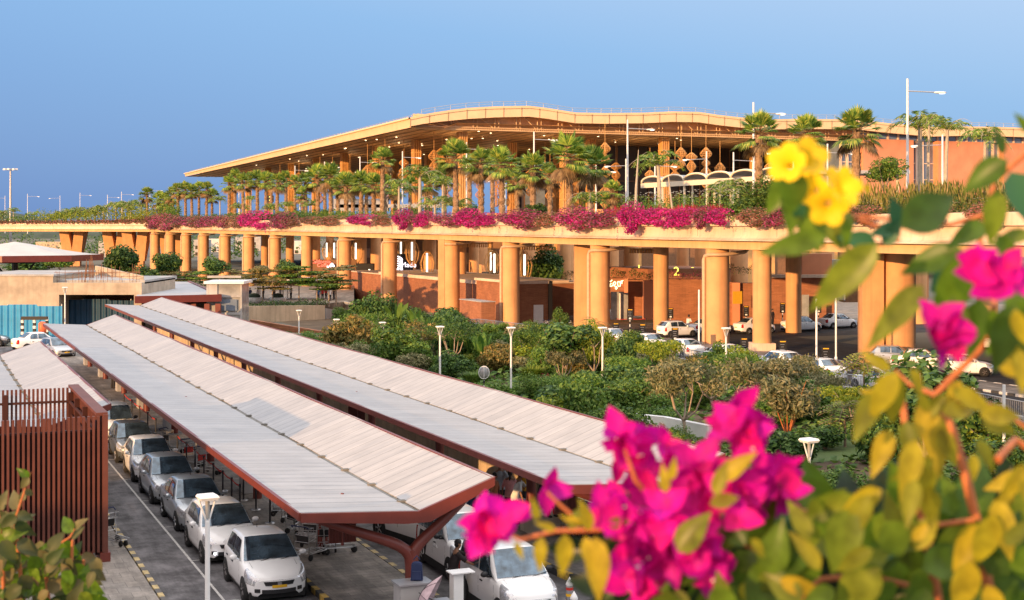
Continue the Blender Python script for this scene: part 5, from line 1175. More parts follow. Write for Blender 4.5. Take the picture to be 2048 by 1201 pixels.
for a in ((1232, 692, 46, 'black rank sign right of the third round column'), (1260, 676, 58, 'slim black rank sign on a tall striped pole, middle distance'), (1285, 690, 42, 'black rank sign above the white base beside the hatchback'), (1350, 702, 46, 'black rank sign in front of the crossing hatchback'),
          (1488, 724, 48, 'black rank sign between the two nearest columns'), (1565, 735, 54, 'black rank sign beside the slender column base'), (1651, 745, 50, 'black rank sign right of the plain white post'), (1341, 660, 44, 'distant black rank sign by the orange wall'), (1492, 660, 48, 'distant black rank sign by the leaning board'), (1565, 650, 44, 'distant black rank sign right of the slender column'), (1637, 650, 44, 'distant black rank sign by the lift door')):
    signpost(*a[:3], a[3])
v = G(968, 815); t = thing('beacon', 'grey round caged beacon on a striped post at the garden edge', 'beacon', v); d_ = v.y
mb = MB(); mb.tube([(0, 0, 0), (0, 0, 1.5)], .05, 8); mb.build('post', 'pole_stripe', t)
mb = MB(); mb.ball((0, 0, 1.95), (.28, .16, .34), 12); mb.build('globe', 'glass_pale', t); mb = MB(); mb.tube([(.3*cos(a*pi/8), -.1, 1.95+.36*sin(a*pi/8)) for a in range(17)], .02, 4); mb.tube([(0, -.17, 1.6), (0, -.17, 2.3)], .02, 4); mb.build('cage', 'white_metal', t)
# ------------------------------------------------------------ garden railing
def railing(pts, label, h=1.1, gap=.16):
    t = thing('railing', label, 'railing', pts[0])
    o0 = pts[0]; mb = MB(); mp = MB(); ml = MB(); mp.box(0, 0, 0, .06, .06, h+.02); pme = mp.mesh('post', 'grey_metal')
    for a, b in zip(pts, pts[1:]):
        L = (b-a).length; n = int(L/gap)
        for i in range(n):
            q = a.lerp(b, i/n)-o0; ml.box(q.x, q.y, q.z+.08, .02, .02, h-.1, TH)
            if i % 12 == 0: obj('post', pme, t, q, TH)
        for zz in (h, .1): mb.tube([a-o0+Vector((0, 0, zz)), b-o0+Vector((0, 0, zz))], .03, 5)
    mb.build('rail', 'galv', t); ml.build('baluster', 'grey_metal', t)
railing([W(u_, 52.6, gz(*W(u_, 52.6)[:2])) for u_ in (170, 158, 146, 134, 120, 100, 80, 66)], 'long grey bar railing between the garden and the taxi road')
railing([G(1850, 800), G(1960, 828), G(2060, 850)], 'grey bar railing segment at the right edge')
mb = MB(); mb.box(0, 0, 0, .35, 130, .35); tag(mb.build('kerb', 'concrete_grey', None, W(118, 52.6, 0), TH), kind='structure')
# deck furniture: scalloped tents, blue roof
t = thing('scalloped_tent', 'row of cream scalloped vault awnings on the elevated road', 'awning', W(129, 88, 0), TH)
mb = MB(); fr_ = MB(); cl = MB()
for k in range(6):
    y0 = k*5.4; rows = []
    for i in range(11):
        a = pi*i/10; rows.append([(-2.2, y0+2.7-2.7*cos(a), 15.9+.7*sin(a)), (2.2, y0+2.7-2.7*cos(a), 15.9+.7*sin(a))])
    mb.grid(rows); fr_.tube([(-2.25, y0+2.7-2.7*cos(pi*i/10), 15.9+.7*sin(pi*i/10)) for i in range(11)], .13, 5)
    cl.box(-2.1, y0+.1, 10.2, .2, .2, 5.7); cl.box(2.1, y0+.1, 10.2, .2, .2, 5.7)
mb.build('vault', 'flat_roof', t); fr_.box(-2.25, 16.2, 15.2, .15, 32.6, .6); fr_.build('edge', 'tent_cream', t); cl.build('leg', 'tent_cream', t)
v = P(1700, 350, 150); t = thing('flat_awning', 'pale blue flat awning roof behind the yellow flowers', 'awning', (v.x, v.y, 0)); mb = MB(); mb.box(0, 0, v.z, 11, 6, .35); mb.build('roof', 'flat_roof', t); mb = MB()
for x_ in (-5, 0, 5): mb.box(x_, 0, 10.2, .25, .25, v.z-10.2)
mb.build('leg', 'tent_cream', t)
mb = MB(); q = P(720, 418, 300); mb.box(q.x, q.y, q.z-.5, 12, 3, 2.6); mb.box(q.x+6, q.y, q.z+.2, 22, 3, .7); tag(mb.build('kerbside_shelter', 'concrete_grey'), 'pale low shelter between palms near the number 3 sign', 'shelter')
# ------------------------------------------------------------ people
def person(v, rz, label, shirt, trouser, lean=0.0, la=None, ra=None, sit=False, h=1.7, hairlen=0, stride=.0):
    k = h/1.7; t = thing('person', label, 'person', v, rz, None)
    hip = Vector((0, 0, .90)); ch = Vector((0, -lean*.35, 1.28)); nk = Vector((0, -lean*.5, 1.47)); hd = nk+Vector((0, -.02-lean*.15, .13)); sh = .175
    S = {s_: nk+Vector((s_*sh, 0, -.07)) for s_ in (-1, 1)}
    arms = {}
    for s_, a in ((-1, ra), (1, la)):
        e, w_ = a if a else ((s_*.10, -.02, -.29), (s_*.13, -.10, -.54))
        arms[s_] = (S[s_]+Vector(e), S[s_]+Vector(w_))
    legs = {}
    for s_ in (-1, 1):
        st = stride*s_; legs[s_] = (Vector((s_*.10, -.02+st*.5, .48)), Vector((s_*.11, st+.02, .08)), Vector((s_*.12, st-.14, .03)))
        if sit: legs[s_] = (Vector((s_*.12, -.42, .5)), Vector((s_*.12, -.42, .08)), Vector((s_*.12, -.56, .03)))
    if sit: hip = Vector((0, 0, .5)); dz_ = Vector((0, 0, -.4)); ch += dz_; nk += dz_; hd += dz_; S = {s_: S[s_]+dz_ for s_ in S}; arms = {s_: (arms[s_][0]+dz_, arms[s_][1]+dz_) for s_ in arms}
    vs, es, rs = [], [], []
    def av(p, r, par=None):
        vs.append(tuple(p)); rs.append(r)
        if par is not None: es.append((par, len(vs)-1))
        return len(vs)-1
    r0 = av(hip, (.15, .11)); c1 = av(hip.lerp(ch, .5), (.135, .1), r0); c2 = av(ch, (.16, .11), c1); n1 = av(nk-Vector((0, 0, .03)), (.07, .06), c2); n2 = av(nk+Vector((0, 0, .04)), (.052, .055), n1)
    h1 = av(hd-Vector((0, .015, .02)), (.072, .085), n2); av(hd+Vector((0, .01, .1)), (.068, .08), h1)
    for s_ in (-1, 1):
        a = av(S[s_], (.055, .055), n1); e_ = av(arms[s_][0], (.04, .04), a); wr = av(arms[s_][1], (.026, .03), e_)
        dr = (arms[s_][1]-arms[s_][0]).normalized(); av(arms[s_][1]+dr*.08, (.018, .036), wr)
        b = av(hip+Vector((s_*.09, 0, -.06)), (.088, .09), r0); kn = av(legs[s_][0], (.058, .06), b); cf = av(legs[s_][0].lerp(legs[s_][1], .35), (.05, .055), kn); an = av(legs[s_][1], (.036, .038), cf); av(legs[s_][2], (.04, .03), an)
    me = bpy.data.meshes.new('body'); me.from_pydata(vs, es, []); tmp = bpy.data.objects.new('body', me); scene.collection.objects.link(tmp)
    md = tmp.modifiers.new('s', 'SKIN'); sv = me.skin_vertices[0].data
    for i, r_ in enumerate(rs): sv[i].radius = r_; sv[i].use_root = (i == 0)
    tmp.modifiers.new('ss', 'SUBSURF').levels = 1
    bpy.context.view_layer.update(); ev = tmp.evaluated_get(bpy.context.evaluated_depsgraph_get()); bme = bpy.data.meshes.new_from_object(ev)
    mb = MB(); mb.add([tuple(v_.co) for v_ in bme.vertices], [tuple(p.vertices) for p in bme.polygons], 0, True)
    bpy.data.objects.remove(tmp)
    for s_ in (-1, 1):   # fingers and thumbs
        e_, w_ = arms[s_]; dr = (w_-e_).normalized(); sd_ = dr.cross(Vector((1, 0, 0))).normalized(); cu = dr.cross(sd_)*(-s_)
        for f_, L in enumerate((.062, .075, .07, .055)):
            b0 = w_+dr*.09+sd_*(-.027+.018*f_); mb.tube([b0, b0+dr*L*.55+cu*.008, b0+dr*L*.9+cu*.03], [.009, .008, .006], 5)
        b0 = w_+dr*.035+sd_*-.03; mb.tube([b0, b0+dr*.03-sd_*.025+cu*.01, b0+dr*.055-sd_*.03+cu*.02], [.011, .009, .007], 5)
    for s_ in (-1, 1):   # ears, eyes
        mb.ball((hd.x+s_*.078, hd.y, hd.z+.03), (.012, .022, .032), 6)
    mb.add([(hd.x-.014, hd.y-.088, hd.z+.0), (hd.x+.014, hd.y-.088, hd.z), (hd.x, hd.y-.112, hd.z+.005), (hd.x, hd.y-.088, hd.z+.045)], [(0, 1, 2), (1, 3, 2), (3, 0, 2)], 0)
    mb.build('body', 'skin', t)
    mb = MB()
    for s_ in (-1, 1): mb.ball((hd.x+s_*.03, hd.y-.084, hd.z+.04), (.012, .008, .007), 6)
    mb.box(hd.x, hd.y-.088, hd.z-.035, .04, .01, .008); mb.build('face_features', 'hair', t)
    mb = MB(); mb.ball((hd.x, hd.y+.02, hd.z+.085), (.09, .1, .085), 12); mb.ball((hd.x, hd.y+.05, hd.z+.02), (.085, .07, .09), 10)
    if hairlen: mb.tube([(hd.x, hd.y+.08, hd.z+.05), (hd.x, hd.y+.1, hd.z-.2), (hd.x, hd.y+.1, hd.z-hairlen)], [.05, .035, .02], 8)
    mb.build('hair', 'hair', t)
    mb = MB()
    def ring(c, rx, ry): return [(c.x+rx*cos(2*pi*j/14), c.y+ry*sin(2*pi*j/14), c.z) for j in range(15)]
    mb.grid([ring(hip+Vector((0, 0, -.10)), .20, .155), ring(hip+Vector((0, 0, .05)), .185, .14), ring(hip.lerp(ch, .5), .17, .13), ring(ch, .20, .14), ring(nk+Vector((0, 0, -.09)), .19, .11), ring(nk+Vector((0, 0, -.045)), .12, .085), ring(nk+Vector((0, 0, -.01)), .07, .07)])
    for s_ in (-1, 1): mb.tube([S[s_]-Vector((s_*.04, 0, 0)), S[s_].lerp(arms[s_][0], .5), S[s_].lerp(arms[s_][0], .95)], [.078, .066, .06], 10)
    mb.build('shirt', shirt, t)
    mb = MB(); mb.grid([ring(hip+Vector((0, 0, .04)), .175, .13), ring(hip+Vector((0, 0, -.08)), .19, .14)])
    for s_ in (-1, 1): mb.tube([hip+Vector((s_*.085, 0, 0)), hip+Vector((s_*.095, 0, -.12)), legs[s_][0], legs[s_][1]], [.1, .108, .078, .058], 12)
    mb.build('trousers', trouser, t)
    mb = MB()
    for s_ in (-1, 1): c_ = legs[s_][1]; mb.ball((c_.x, c_.y-.07, c_.z-.04), (.05, .135, .045), 10)
    mb.build('shoes', 'black_rubber', t)
    t.scale = (k,)*3
    return t
def pg(x_, y_, z=.0): return G(x_, y_, z)
person(W(35.4, 13.15), TH-pi/2-.25+pi, 'man in a black T-shirt and brown trousers reaching into the tall white car', 'shirt_black', 'trouser_brown', .22, ((.12, -.25, -.12), (.1, -.5, -.22)), ((-.1, -.24, -.18), (-.05, -.48, -.3)))
z_ = .14
person(pg(1053, 1027, z_), TH+.3, 'person in a yellow shirt with hands on hips before the beige wall', 'shirt_yellow', 'trouser_dark', 0, ((.2, .06, -.24), (.06, -.04, -.42)), ((-.2, .06, -.24), (-.06, -.04, -.42)))
person(pg(1000, 1025, z_), TH-.4, 'man in a grey shirt standing behind the seated children', 'shirt_grey', 'trouser_dark', .1, ((.1, -.2, -.18), (.0, -.36, -.2)), None)
person(pg(988, 1040, z_), TH+.7, 'woman in a patterned orange-brown dress in the waiting group', 'shirt_print', 'shirt_print', .05, None, None, False, 1.55, .4)
person(pg(972, 1046, z_), TH-.2, 'small child in a pale pink top in front of the patterned dress', 'shirt_pink', 'trouser_blue', 0, None, None, False, 1.05)
person(pg(941, 1038, z_), TH+2.2, 'person in a red top with blue trousers at the left of the waiting group', 'shirt_red', 'trouser_blue', 0, ((.16, -.16, -.16), (.12, -.34, .0)), None)
person(pg(1030, 1048, z_), TH+1.2, 'person in a white shirt leaning beside the magenta flowers', 'shirt_white', 'trouser_dark', .3, ((.1, -.2, -.2), (.08, -.4, -.25)), None)
person(pg(1020, 1038, z_), TH+2.6, 'person in a pale pink top with dark hair turned away from the wall', 'shirt_pink', 'trouser_dark', .05, None, None, False, 1.6, .3)
person(pg(1088, 1030, .76), TH+.2, 'person in red trousers sitting on the square concrete block', 'shirt_black', 'shirt_red', .15, None, None, True)
person(pg(892, 925, z_), TH, 'person in dark uniform behind the middle canopy, left of a pair', 'shirt_black', 'trouser_dark'); person(pg(924, 938, z_), TH+.4, 'person in dark uniform behind the middle canopy, right of a pair', 'shirt_black', 'trouser_dark')
person(pg(226, 777, z_), TH+2, 'person in black standing alone on the far island pavement', 'shirt_black', 'trouser_dark', .25, ((.1, -.25, -.1), (.1, -.5, -.15)), None)
person(pg(1376, 670), TH+2.0, 'porter in a white shirt and dark trousers by the open tail of a sedan', 'shirt_white', 'trouser_dark', .2, ((.1, -.22, -.2), (.05, -.42, -.25)), None, False, 1.85)
person(pg(1943, 742), .3, 'person in a white shirt beside the dark car on the right road', 'shirt_white', 'trouser_dark')
person(pg(1545, 652), .8, 'person in black at the edge of the slender column', 'shirt_black', 'trouser_dark')
person(pg(426, 648, -0), .5, 'worker with a lime vest and orange trousers under the red fascia', 'plate_yellow', 'red_orange_bin')
rr = random.Random(5)
for i, (x_, c_) in enumerate(((500, 'shirt_blue'), (516, 'shirt_white'), (527, 'shirt_black'), (548, 'shirt_black'), (561, 'shirt_grey'), (582, 'shirt_white'), (636, 'trouser_blue'), (645, 'shirt_red'), (652, 'shirt_red'), (660, 'shirt_white'), (668, 'shirt_black'))):
    person(Vector((P(x_, 604, 192+i % 3*3).x, 192+i % 3*3, .3)), rr.uniform(0, 6), 'small distant person on the planted terrace, %s' % ['in blue at its left end', 'in white by the left planter', 'in black beside the white one on the left', 'in black in the middle', 'in grey in the middle', 'in white before the dark shop', 'in teal blue right of the round column', 'in red right of the round column', 'in red farther right', 'in white near the piped column', 'in black nearest the piped column'][i], 'cloth_blue' if c_ == 'shirt_blue' else c_, 'trouser_dark')
# ------------------------------------------------------------ foliage materials
leafmat('leaf_dark', [(.020, .059, .016), (.041, .100, .023), (.083, .167, .033), (.151, .233, .049)], .25)
leafmat('leaf_mid', [(.041, .105, .017), (.084, .168, .028), (.140, .239, .035), (.224, .308, .056)], .3)
leafmat('leaf_lime', [(.09, .15, .015), (.17, .24, .02), (.28, .34, .03), (.4, .42, .05)], .35)
leafmat('leaf_bronze', [(.060, .096, .024), (.156, .144, .036), (.300, .216, .060), (.408, .288, .096)], .3)
leafmat('leaf_olive', [(.081, .098, .040), (.149, .161, .069), (.230, .218, .103), (.310, .265, .138)], .25)
leafmat('leaf_red', [(.12, .01, .02), (.3, .02, .05), (.5, .05, .1), (.25, .1, .04)], .3)
leafmat('leaf_reed', [(.052, .078, .019), (.117, .143, .026), (.208, .195, .052), (.286, .208, .091)], .2)
leafmat('palm_green', [(.056, .133, .029), (.133, .246, .038), (.264, .377, .066), (.490, .490, .094)], .3)
leafmat('palm_dry', [(.14, .08, .03), (.28, .17, .07), (.38, .26, .12)], .2)
leafmat('magenta', [(.117, .052, .039), (.338, .016, .130), (.546, .016, .221), (.676, .039, .299)], .35)
leafmat('magenta_mix', [(.04, .07, .02), (.12, .07, .03), (.32, .05, .12), (.45, .06, .2), (.3, .12, .1)], .3)
leafmat('pink_dull', [(.05, .09, .02), (.14, .12, .04), (.36, .12, .10), (.45, .2, .16)], .3)
leafmat('white_bloom', [(.7, .68, .6), (.8, .78, .7)], .2)

def leafcards(mb, c, rad, n, size, rr, m=0, out=.6, droop=0.0, shell=.55, asp=.5):
    """n folded leaf-sized faces inside an ellipsoid, facing loosely outward"""
    for _ in range(n):
        a = rr.uniform(0, 2*pi); z = rr.uniform(-1, 1); q = math.sqrt(1-z*z); r_ = shell+(1-shell)*rr.random()**.5
        d = Vector((q*cos(a), q*sin(a), z)); p = Vector((c[0]+d.x*rad[0]*r_, c[1]+d.y*rad[1]*r_, c[2]+d.z*rad[2]*r_))
        nrm = (d*out+Vector((rr.uniform(-1, 1), rr.uniform(-1, 1), rr.uniform(-.3, 1)))*.7).normalized()
        t = nrm.cross(Vector((rr.uniform(-1, 1), rr.uniform(-1, 1), rr.uniform(-1, 1)))); t = (t.normalized() if t.length > 1e-6 else Vector((1, 0, 0)))+Vector((0, 0, -droop)); t.normalize()
        s_ = size*rr.uniform(.6, 1.3); b = nrm.cross(t).normalized()*s_*asp; t = t*s_
        mb.add([p-t*.5, p+b*.5-t*.05, p+t*.5-nrm*s_*.12, p-b*.5-t*.05], [(0, 1, 2, 3)], m)
def bush_mesh(seed, w, h, n, size, clumps=9, droop=0.0, asp=.5, trunk=None):
    rr = random.Random(seed); mb = MB()
    for k in range(clumps):
        a = rr.uniform(0, 2*pi); r_ = rr.random()**.6*.62; zc = rr.uniform(.28, .78)
        c = (cos(a)*r_*w/2, sin(a)*r_*w/2, h*zc*(1.08-r_*.55)); s_ = rr.uniform(.30, .52)
        leafcards(mb, c, (w/2*s_, w/2*s_, h*.5*s_*1.05), n//clumps, size, rr, 0, .6, droop, .35, asp)
    leafcards(mb, (0, 0, h*.42), (w*.34, w*.34, h*.36), n//5, size, rr, 0, .3, droop, .1, asp)
    return mb
def add_trunk(t, h, r, m='bark', lean=0.0, limbs=5, seed=1, spread=1.0):
    rr = random.Random(seed); mb = MB(); top = Vector((lean*.6, 0, h*.36)); mb.tube([(0, 0, -.1), (lean*.3, .05, h*.2), top], [r, r*.8, r*.7], 8)
    for k in range(limbs):
        a = 2*pi*k/limbs+rr.uniform(-.3, .3); e = top+Vector((cos(a)*spread, sin(a)*spread, h*rr.uniform(.3, .48)))
        mb.tube([top-Vector((0, 0, h*.12)), top.lerp(e, .5)+Vector((0, 0, -.04*h)), e], [r*.6, r*.42, r*.15], 6)
    return mb.build('trunk', m, t)
bushes = {}
def bush(kind, v, w, h, label, cat='shrub', group=None, rz=None):
    K = {'dark': ('leaf_dark', .20, 2600, .55, 0), 'mid': ('leaf_mid', .17, 2600, .5, 0), 'lime': ('leaf_lime', .17, 1800, .5, 0), 'bronze': ('leaf_bronze', .24, 2400, .32, .6), 'olive': ('leaf_olive', .22, 2600, .34, .35),
         'fine': ('leaf_mid', .10, 3800, .45, 0), 'hedge': ('leaf_dark', .14, 3000, .5, 0), 'reddish': ('leaf_red', .22, 900, .25, 0)}[kind]
    var = R.randrange(2); key = (kind, var)
    if key not in bushes: bushes[key] = bush_mesh(hash(kind) % 97+var*13 if False else sum(map(ord, kind))+var*13, 2.6, 2.2, K[2], K[1], 11, K[4], K[3]).mesh('crown', K[0])
    t = thing('shrub' if cat == 'shrub' else cat.replace(' ', '_'), label, cat, v, R.uniform(0, 6) if rz is None else rz, group)
    o = obj('crown', bushes[key], t); o.scale = (w/2.6, w/2.6, h/2.2)
    mb = MB(); rr = random.Random(var)
    for k in range(5): a = k*1.3; mb.tube([(0, 0, -.1), (cos(a)*.15*w/2, sin(a)*.15*w/2, h*.3), (cos(a)*.3*w, sin(a)*.3*w, h*.6)], [.04, .03, .012], 5)
    mb.build('stem', 'bark', t)
    return t
def tree(kind, v, w, h, label, zc=.62, trunk='bark', r=.12, lean=0, cat='tree', group=None, ch=None):
    t = bush(kind, v, w, ch or h*.62, label, cat, group)
    c_ = t.children[0]; c_.location = (lean*.6, 0, h-(ch or h*.62)); s_ = t.children[1]; me = s_.data; bpy.data.objects.remove(s_)
    add_trunk(t, h, r, trunk, lean, 6, int(w*10), w*.3); t.rotation_euler = (0, 0, 0)
    return t
def on(x, y, z=None):
    v = G(x, y); 
    if z is None: z = gz(v.x, v.y)
    return G(x, y, z)
# ---- garden planting (pixel of the foot in the photograph, metres)
def H_(px, v): return px*v.y/F
gl = [
 ('dark', 735, 668, 84, 76, 'dark feathery shrub highest at the left end of the garden bed'), ('dark', 772, 662, 60, 66, 'dark rounded shrub beside the feathery one, below a round column'),
 ('bronze', 700, 716, 120, 78, 'bronze-tipped drooping shrub at the left of the garden bed'), ('mid', 800, 742, 130, 96, 'large green mango-like shrub in the middle of the bed'), ('bronze', 842, 700, 90, 56, 'bronze-leaved shrub right of the small lamp post'),
 ('lime', 748, 690, 34, 44, 'small yellow-leaved shrub between bronze shrubs'), ('lime', 868, 700, 50, 46, 'bright yellow-green small shrub by the tall lamp post'),
 ('dark', 905, 728, 92, 92, 'broad dark green shrub right of the tall lamp post'), ('mid', 958, 730, 66, 70, 'upright leafy green shrub beside the railing'), ('dark', 700, 745, 130, 40, 'low dark planting behind the far canopy, left'),
 ('hedge', 790, 778, 150, 46, 'low dark planting behind the far canopy, middle'), ('hedge', 880, 800, 130, 50, 'low dark planting behind the far canopy by the lamp post'), ('mid', 985, 800, 90, 40, 'low green planting around the beacon'),
 ('mid', 1085, 760, 70, 60, 'green shrub behind the lime grass'), ('lime', 1030, 725, 46, 34, 'yellow-flowered shrub right of the second lamp post'), ('olive', 1040, 752, 60, 40, 'greyish shrub at the middle of the bed'),
 ('mid', 1100, 805, 110, 50, 'low green planting before the bare-branched tree'), ('mid', 1162, 872, 122, 122, 'big dense dark green climbing bush overlapping the canopy edge'), ('dark', 1168, 800, 70, 56, 'dark shrub behind the big dense bush'),
 ('lime', 1185, 752, 60, 98, 'tall feathery yellow-green shrub before the piped column'), ('dark', 1246, 772, 70, 92, 'dark green tree-like shrub right of the lamp post'), ('mid', 1322, 762, 74, 74, 'pointed yellow-green shrub below the taxis'),
 ('dark', 1285, 805, 90, 60, 'dark maroon-green shrub in front of the pointed one'), ('mid', 1232, 812, 70, 44, 'light green shrub by the pale ramp wall'), ('dark', 1420, 790, 80, 70, 'dark shrub under the nearest piped column'), ('mid', 1440, 745, 60, 56, 'yellowish shrub at the foot of the nearest piped column'),
 ('dark', 1585, 850, 110, 90, 'dark shadowy shrub left of the pinnate tree'), ('olive', 1620, 800, 90, 66, 'grey-green shrub in front of the twin posts'), ('dark', 1650, 900, 90, 46, 'low dark agave-like clump at the lawn edge'),
 ('dark', 1600, 930, 90, 50, 'low dark shrub beside the lawn lamp post'), ('dark', 1760, 930, 120, 110, 'dark broad shrub behind the yellow leaves'), ('mid', 1850, 860, 130, 120, 'green shrub behind the orange stems'), ('dark', 1950, 900, 160, 90, 'dark low shrub behind the right stems'),
 ('dark', 2010, 960, 140, 80, 'dark shrub at the right edge by the banded post'), ('mid', 1700, 1010, 150, 70, 'yellow-green clipped shrub mass right of the lawn lamp'), ('fine', 1640, 985, 110, 44, 'clipped golden-green hedge mound before the lawn'), ('dark', 1830, 1010, 180, 90, 'dark planting mass behind the foreground leaves'),
 ('olive', 1150, 695, 50, 44, 'pale grey shrub by the railing'), ('dark', 1060, 700, 60, 48, 'dark shrub by the railing before the trolley rank'), ('mid', 1120, 672, 40, 50, 'bushy small tree at the railing by the trolley rank'),
 ('dark', 240, 560, 84, 76, 'big dark bush left of the round far columns'), ('dark', 335, 556, 66, 56, 'dark bush in front of the first far columns'), ('dark', 430, 552, 60, 40, 'dark bush before the middle far columns'), ('dark', 572, 552, 50, 34, 'dark bush before the columns near the coffee sign'), ('olive', 520, 555, 50, 28, 'pale bush between dark ones before the far columns'),
 ('dark', 60, 548, 120, 34, 'green hedge mass under the tensile canopy'), ('mid', 120, 540, 80, 34, 'lighter shrub mass below the flared piers'), ('dark', 290, 575, 80, 46, 'dark low bush behind the rebar roof')]
for k, x_, y_, wpx, hpx, lb in gl:
    v = on(x_, y_)
    if y_ < 600: v = P(x_, y_, 190 if x_ > 300 else 200)
    w_, h_ = wpx*v.y/F, hpx*v.y/F; bush(k, v, w_*1.1, h_*(1.22 if x_ > 660 and y_ > 660 else 1.08), lb)
def tree2(v, w, h, m, size, label, trunk='bark_pale', droop=.4, asp=.34, seed=1, n=150, fork=.34):
    rr = random.Random(seed); h *= .74; t = thing('tree', label, 'tree', v); tr = MB(); cr = MB(); f0 = Vector((rr.uniform(-.2, .2), 0, h*fork)); tr.tube([(0, 0, -.1), f0*.5+Vector((.06, 0, 0)), f0], [.11, .09, .075], 7)
    for k in range(5):
        a = 2*pi*k/5+rr.uniform(-.4, .4); e = Vector((cos(a)*w*.22, sin(a)*w*.22, h*rr.uniform(.6, .72))); tr.tube([f0, f0.lerp(e, .5)+Vector((cos(a)*.1, sin(a)*.1, -.05*h)), e], [.06, .045, .03], 5)
        for j in range(3):
            b = a+rr.uniform(-.9, .9); g = Vector((cos(b)*w*rr.uniform(.22, .42), sin(b)*w*rr.uniform(.22, .42), h*rr.uniform(.7, .93))); tr.tube([e, e.lerp(g, .6)+Vector((0, 0, .05)), g], [.03, .02, .008], 4)
            leafcards(cr, g, (w*.17, w*.17, h*.11), n, size, rr, 0, .5, droop, .2, asp)
    for j in range(3): leafcards(cr, (rr.uniform(-.15, .15)*w, rr.uniform(-.15, .15)*w, h*.9), (w*.16, w*.16, h*.08), n, size, rr, 0, .5, droop, .2, asp)
    cr.build('crown', m, t); tr.build('trunk', trunk, t); return t
for i, (x_, y_, wp, hp, m, lb) in enumerate(((1126, 775, 80, 100, 'leaf_olive', 'grey-leaved small tree with pale forking branches by the railing'), (1205, 740, 60, 80, 'leaf_mid', 'light young tree behind the lamp post at the middle right'), (1255, 790, 90, 104, 'leaf_mid', 'full green tree right of the middle lamp post'),
        (1635, 830, 120, 110, 'leaf_olive', 'drooping grey-green tree below the twin white posts'), (1000, 740, 60, 70, 'leaf_bronze', 'airy bronze young tree between two lamp posts'), (1425, 820, 120, 110, 'leaf_mid', 'bright olive tree at the foot of the nearest piped column'), (1700, 870, 120, 130, 'leaf_lime', 'bright yellow-green tree at the lawn edge'), (730, 700, 110, 100, 'leaf_mid', 'leafy green tree at the left end of the garden'), (820, 735, 120, 104, 'leaf_bronze', 'bronze-leaved tree in the middle of the garden bed'), (1480, 808, 100, 140, 'leaf_mid', 'sunlit loose green tree between the nearest piped column and the slender column'), (1592, 806, 110, 130, 'leaf_olive', 'loose olive tree before the slender column base'), (1322, 778, 90, 130, 'leaf_lime', 'tall pointed yellow-green tree below the parked sedans'), (1182, 772, 80, 150, 'leaf_lime', 'tallest feathery yellow-green tree, before the column with the drainpipe'), (905, 745, 100, 140, 'leaf_dark', 'tall dark green tree right of the left lamp post'), (1060, 745, 80, 110, 'leaf_mid', 'loose green tree right of the second lamp post'))):
    v = on(x_, y_); tree2(v, wp*v.y/F*1.1, hp*v.y/F, m, .2, lb, seed=i+40, n=130, fork=.25)
tree2(on(1372, 905), H_(160, on(1372, 905)), 5.6, 'leaf_olive', .22, 'grey-green broad tree with visible limbs beside the magenta flowers', seed=3, n=230)
tree2(on(1535, 850), H_(170, on(1535, 850)), 4.5, 'leaf_olive', .24, 'grey-green umbrella-shaped tree with bare forking trunks behind the magenta flowers', seed=4, n=190, fork=.3)
if False: tree('olive', on(1372, 905), H_(165, on(1372, 905)), 5.6, 'grey-green broad tree with visible limbs beside the magenta flowers', r=.14, trunk='bark_pale')
if False: tree('olive', on(1535, 850), H_(150, on(1535, 850)), 4.6, 'grey-green tree with bare forking trunks behind the magenta flowers', r=.1, trunk='bark_pale', lean=.3)
tree('dark', on(1130, 772), 4.6, 4.4, 'thin dark tree with pale bare branches in the middle of the bed', r=.08, trunk='bark_pale')
tree('olive', on(1575, 925), 3.0, 4.2, 'small drooping tree with orange-brown stems left of the lawn lamp', r=.06, trunk='stem_orange')
tree('dark', on(1850, 985), 5.5, 5.6, 'pale-trunked tree behind the yellow leaves', r=.12, trunk='bark_pale')
tree('mid', P(795, 520, 290)-Vector((0, 0, 8)), 7, 8, 'dark tree under the deck behind the lantern', r=.2)
tree('dark', on(1092, 612), 7.5, 9.5, 'dark tree standing inside the plaza under the deck', r=.25, ch=7)
tree('dark', on(1120, 608), 5, 6, 'smaller dark tree inside the plaza under the deck', r=.2, ch=4)
for i in range(170):     # filler shrubs of the bed
    u_ = R.uniform(46, 122); p_ = R.uniform(24, 51.5)
    if 34.5 < p_ < 41.5 and 50 < u_ < 59: continue
    v = W(u_, p_); k = R.choice(['dark', 'mid', 'mid', 'olive', 'dark', 'bronze', 'lime', 'fine']); s_ = R.uniform(1.3, 2.9)
    bush(k, v, s_*1.3, s_*.85, 'low mixed green shrub filling the garden bed between the far canopy and the railing', group='low filler shrubs of the garden bed')
for i in range(20):
    u_ = R.uniform(128, 215); v = W(u_, R.uniform(36, 51))
    if CX+v.x/v.y*F < 668: v = W(R.uniform(124, 150), R.uniform(44, 51))
    v.z = gz(v.x, v.y); k = R.choice(['dark', 'mid', 'mid', 'olive', 'dark']); s_ = R.uniform(2, 3.6)
    bush(k, v, s_*1.3, s_*.8, 'green shrub in the far end of the garden bed by the retaining walls', group='shrubs at the far end of the garden bed')
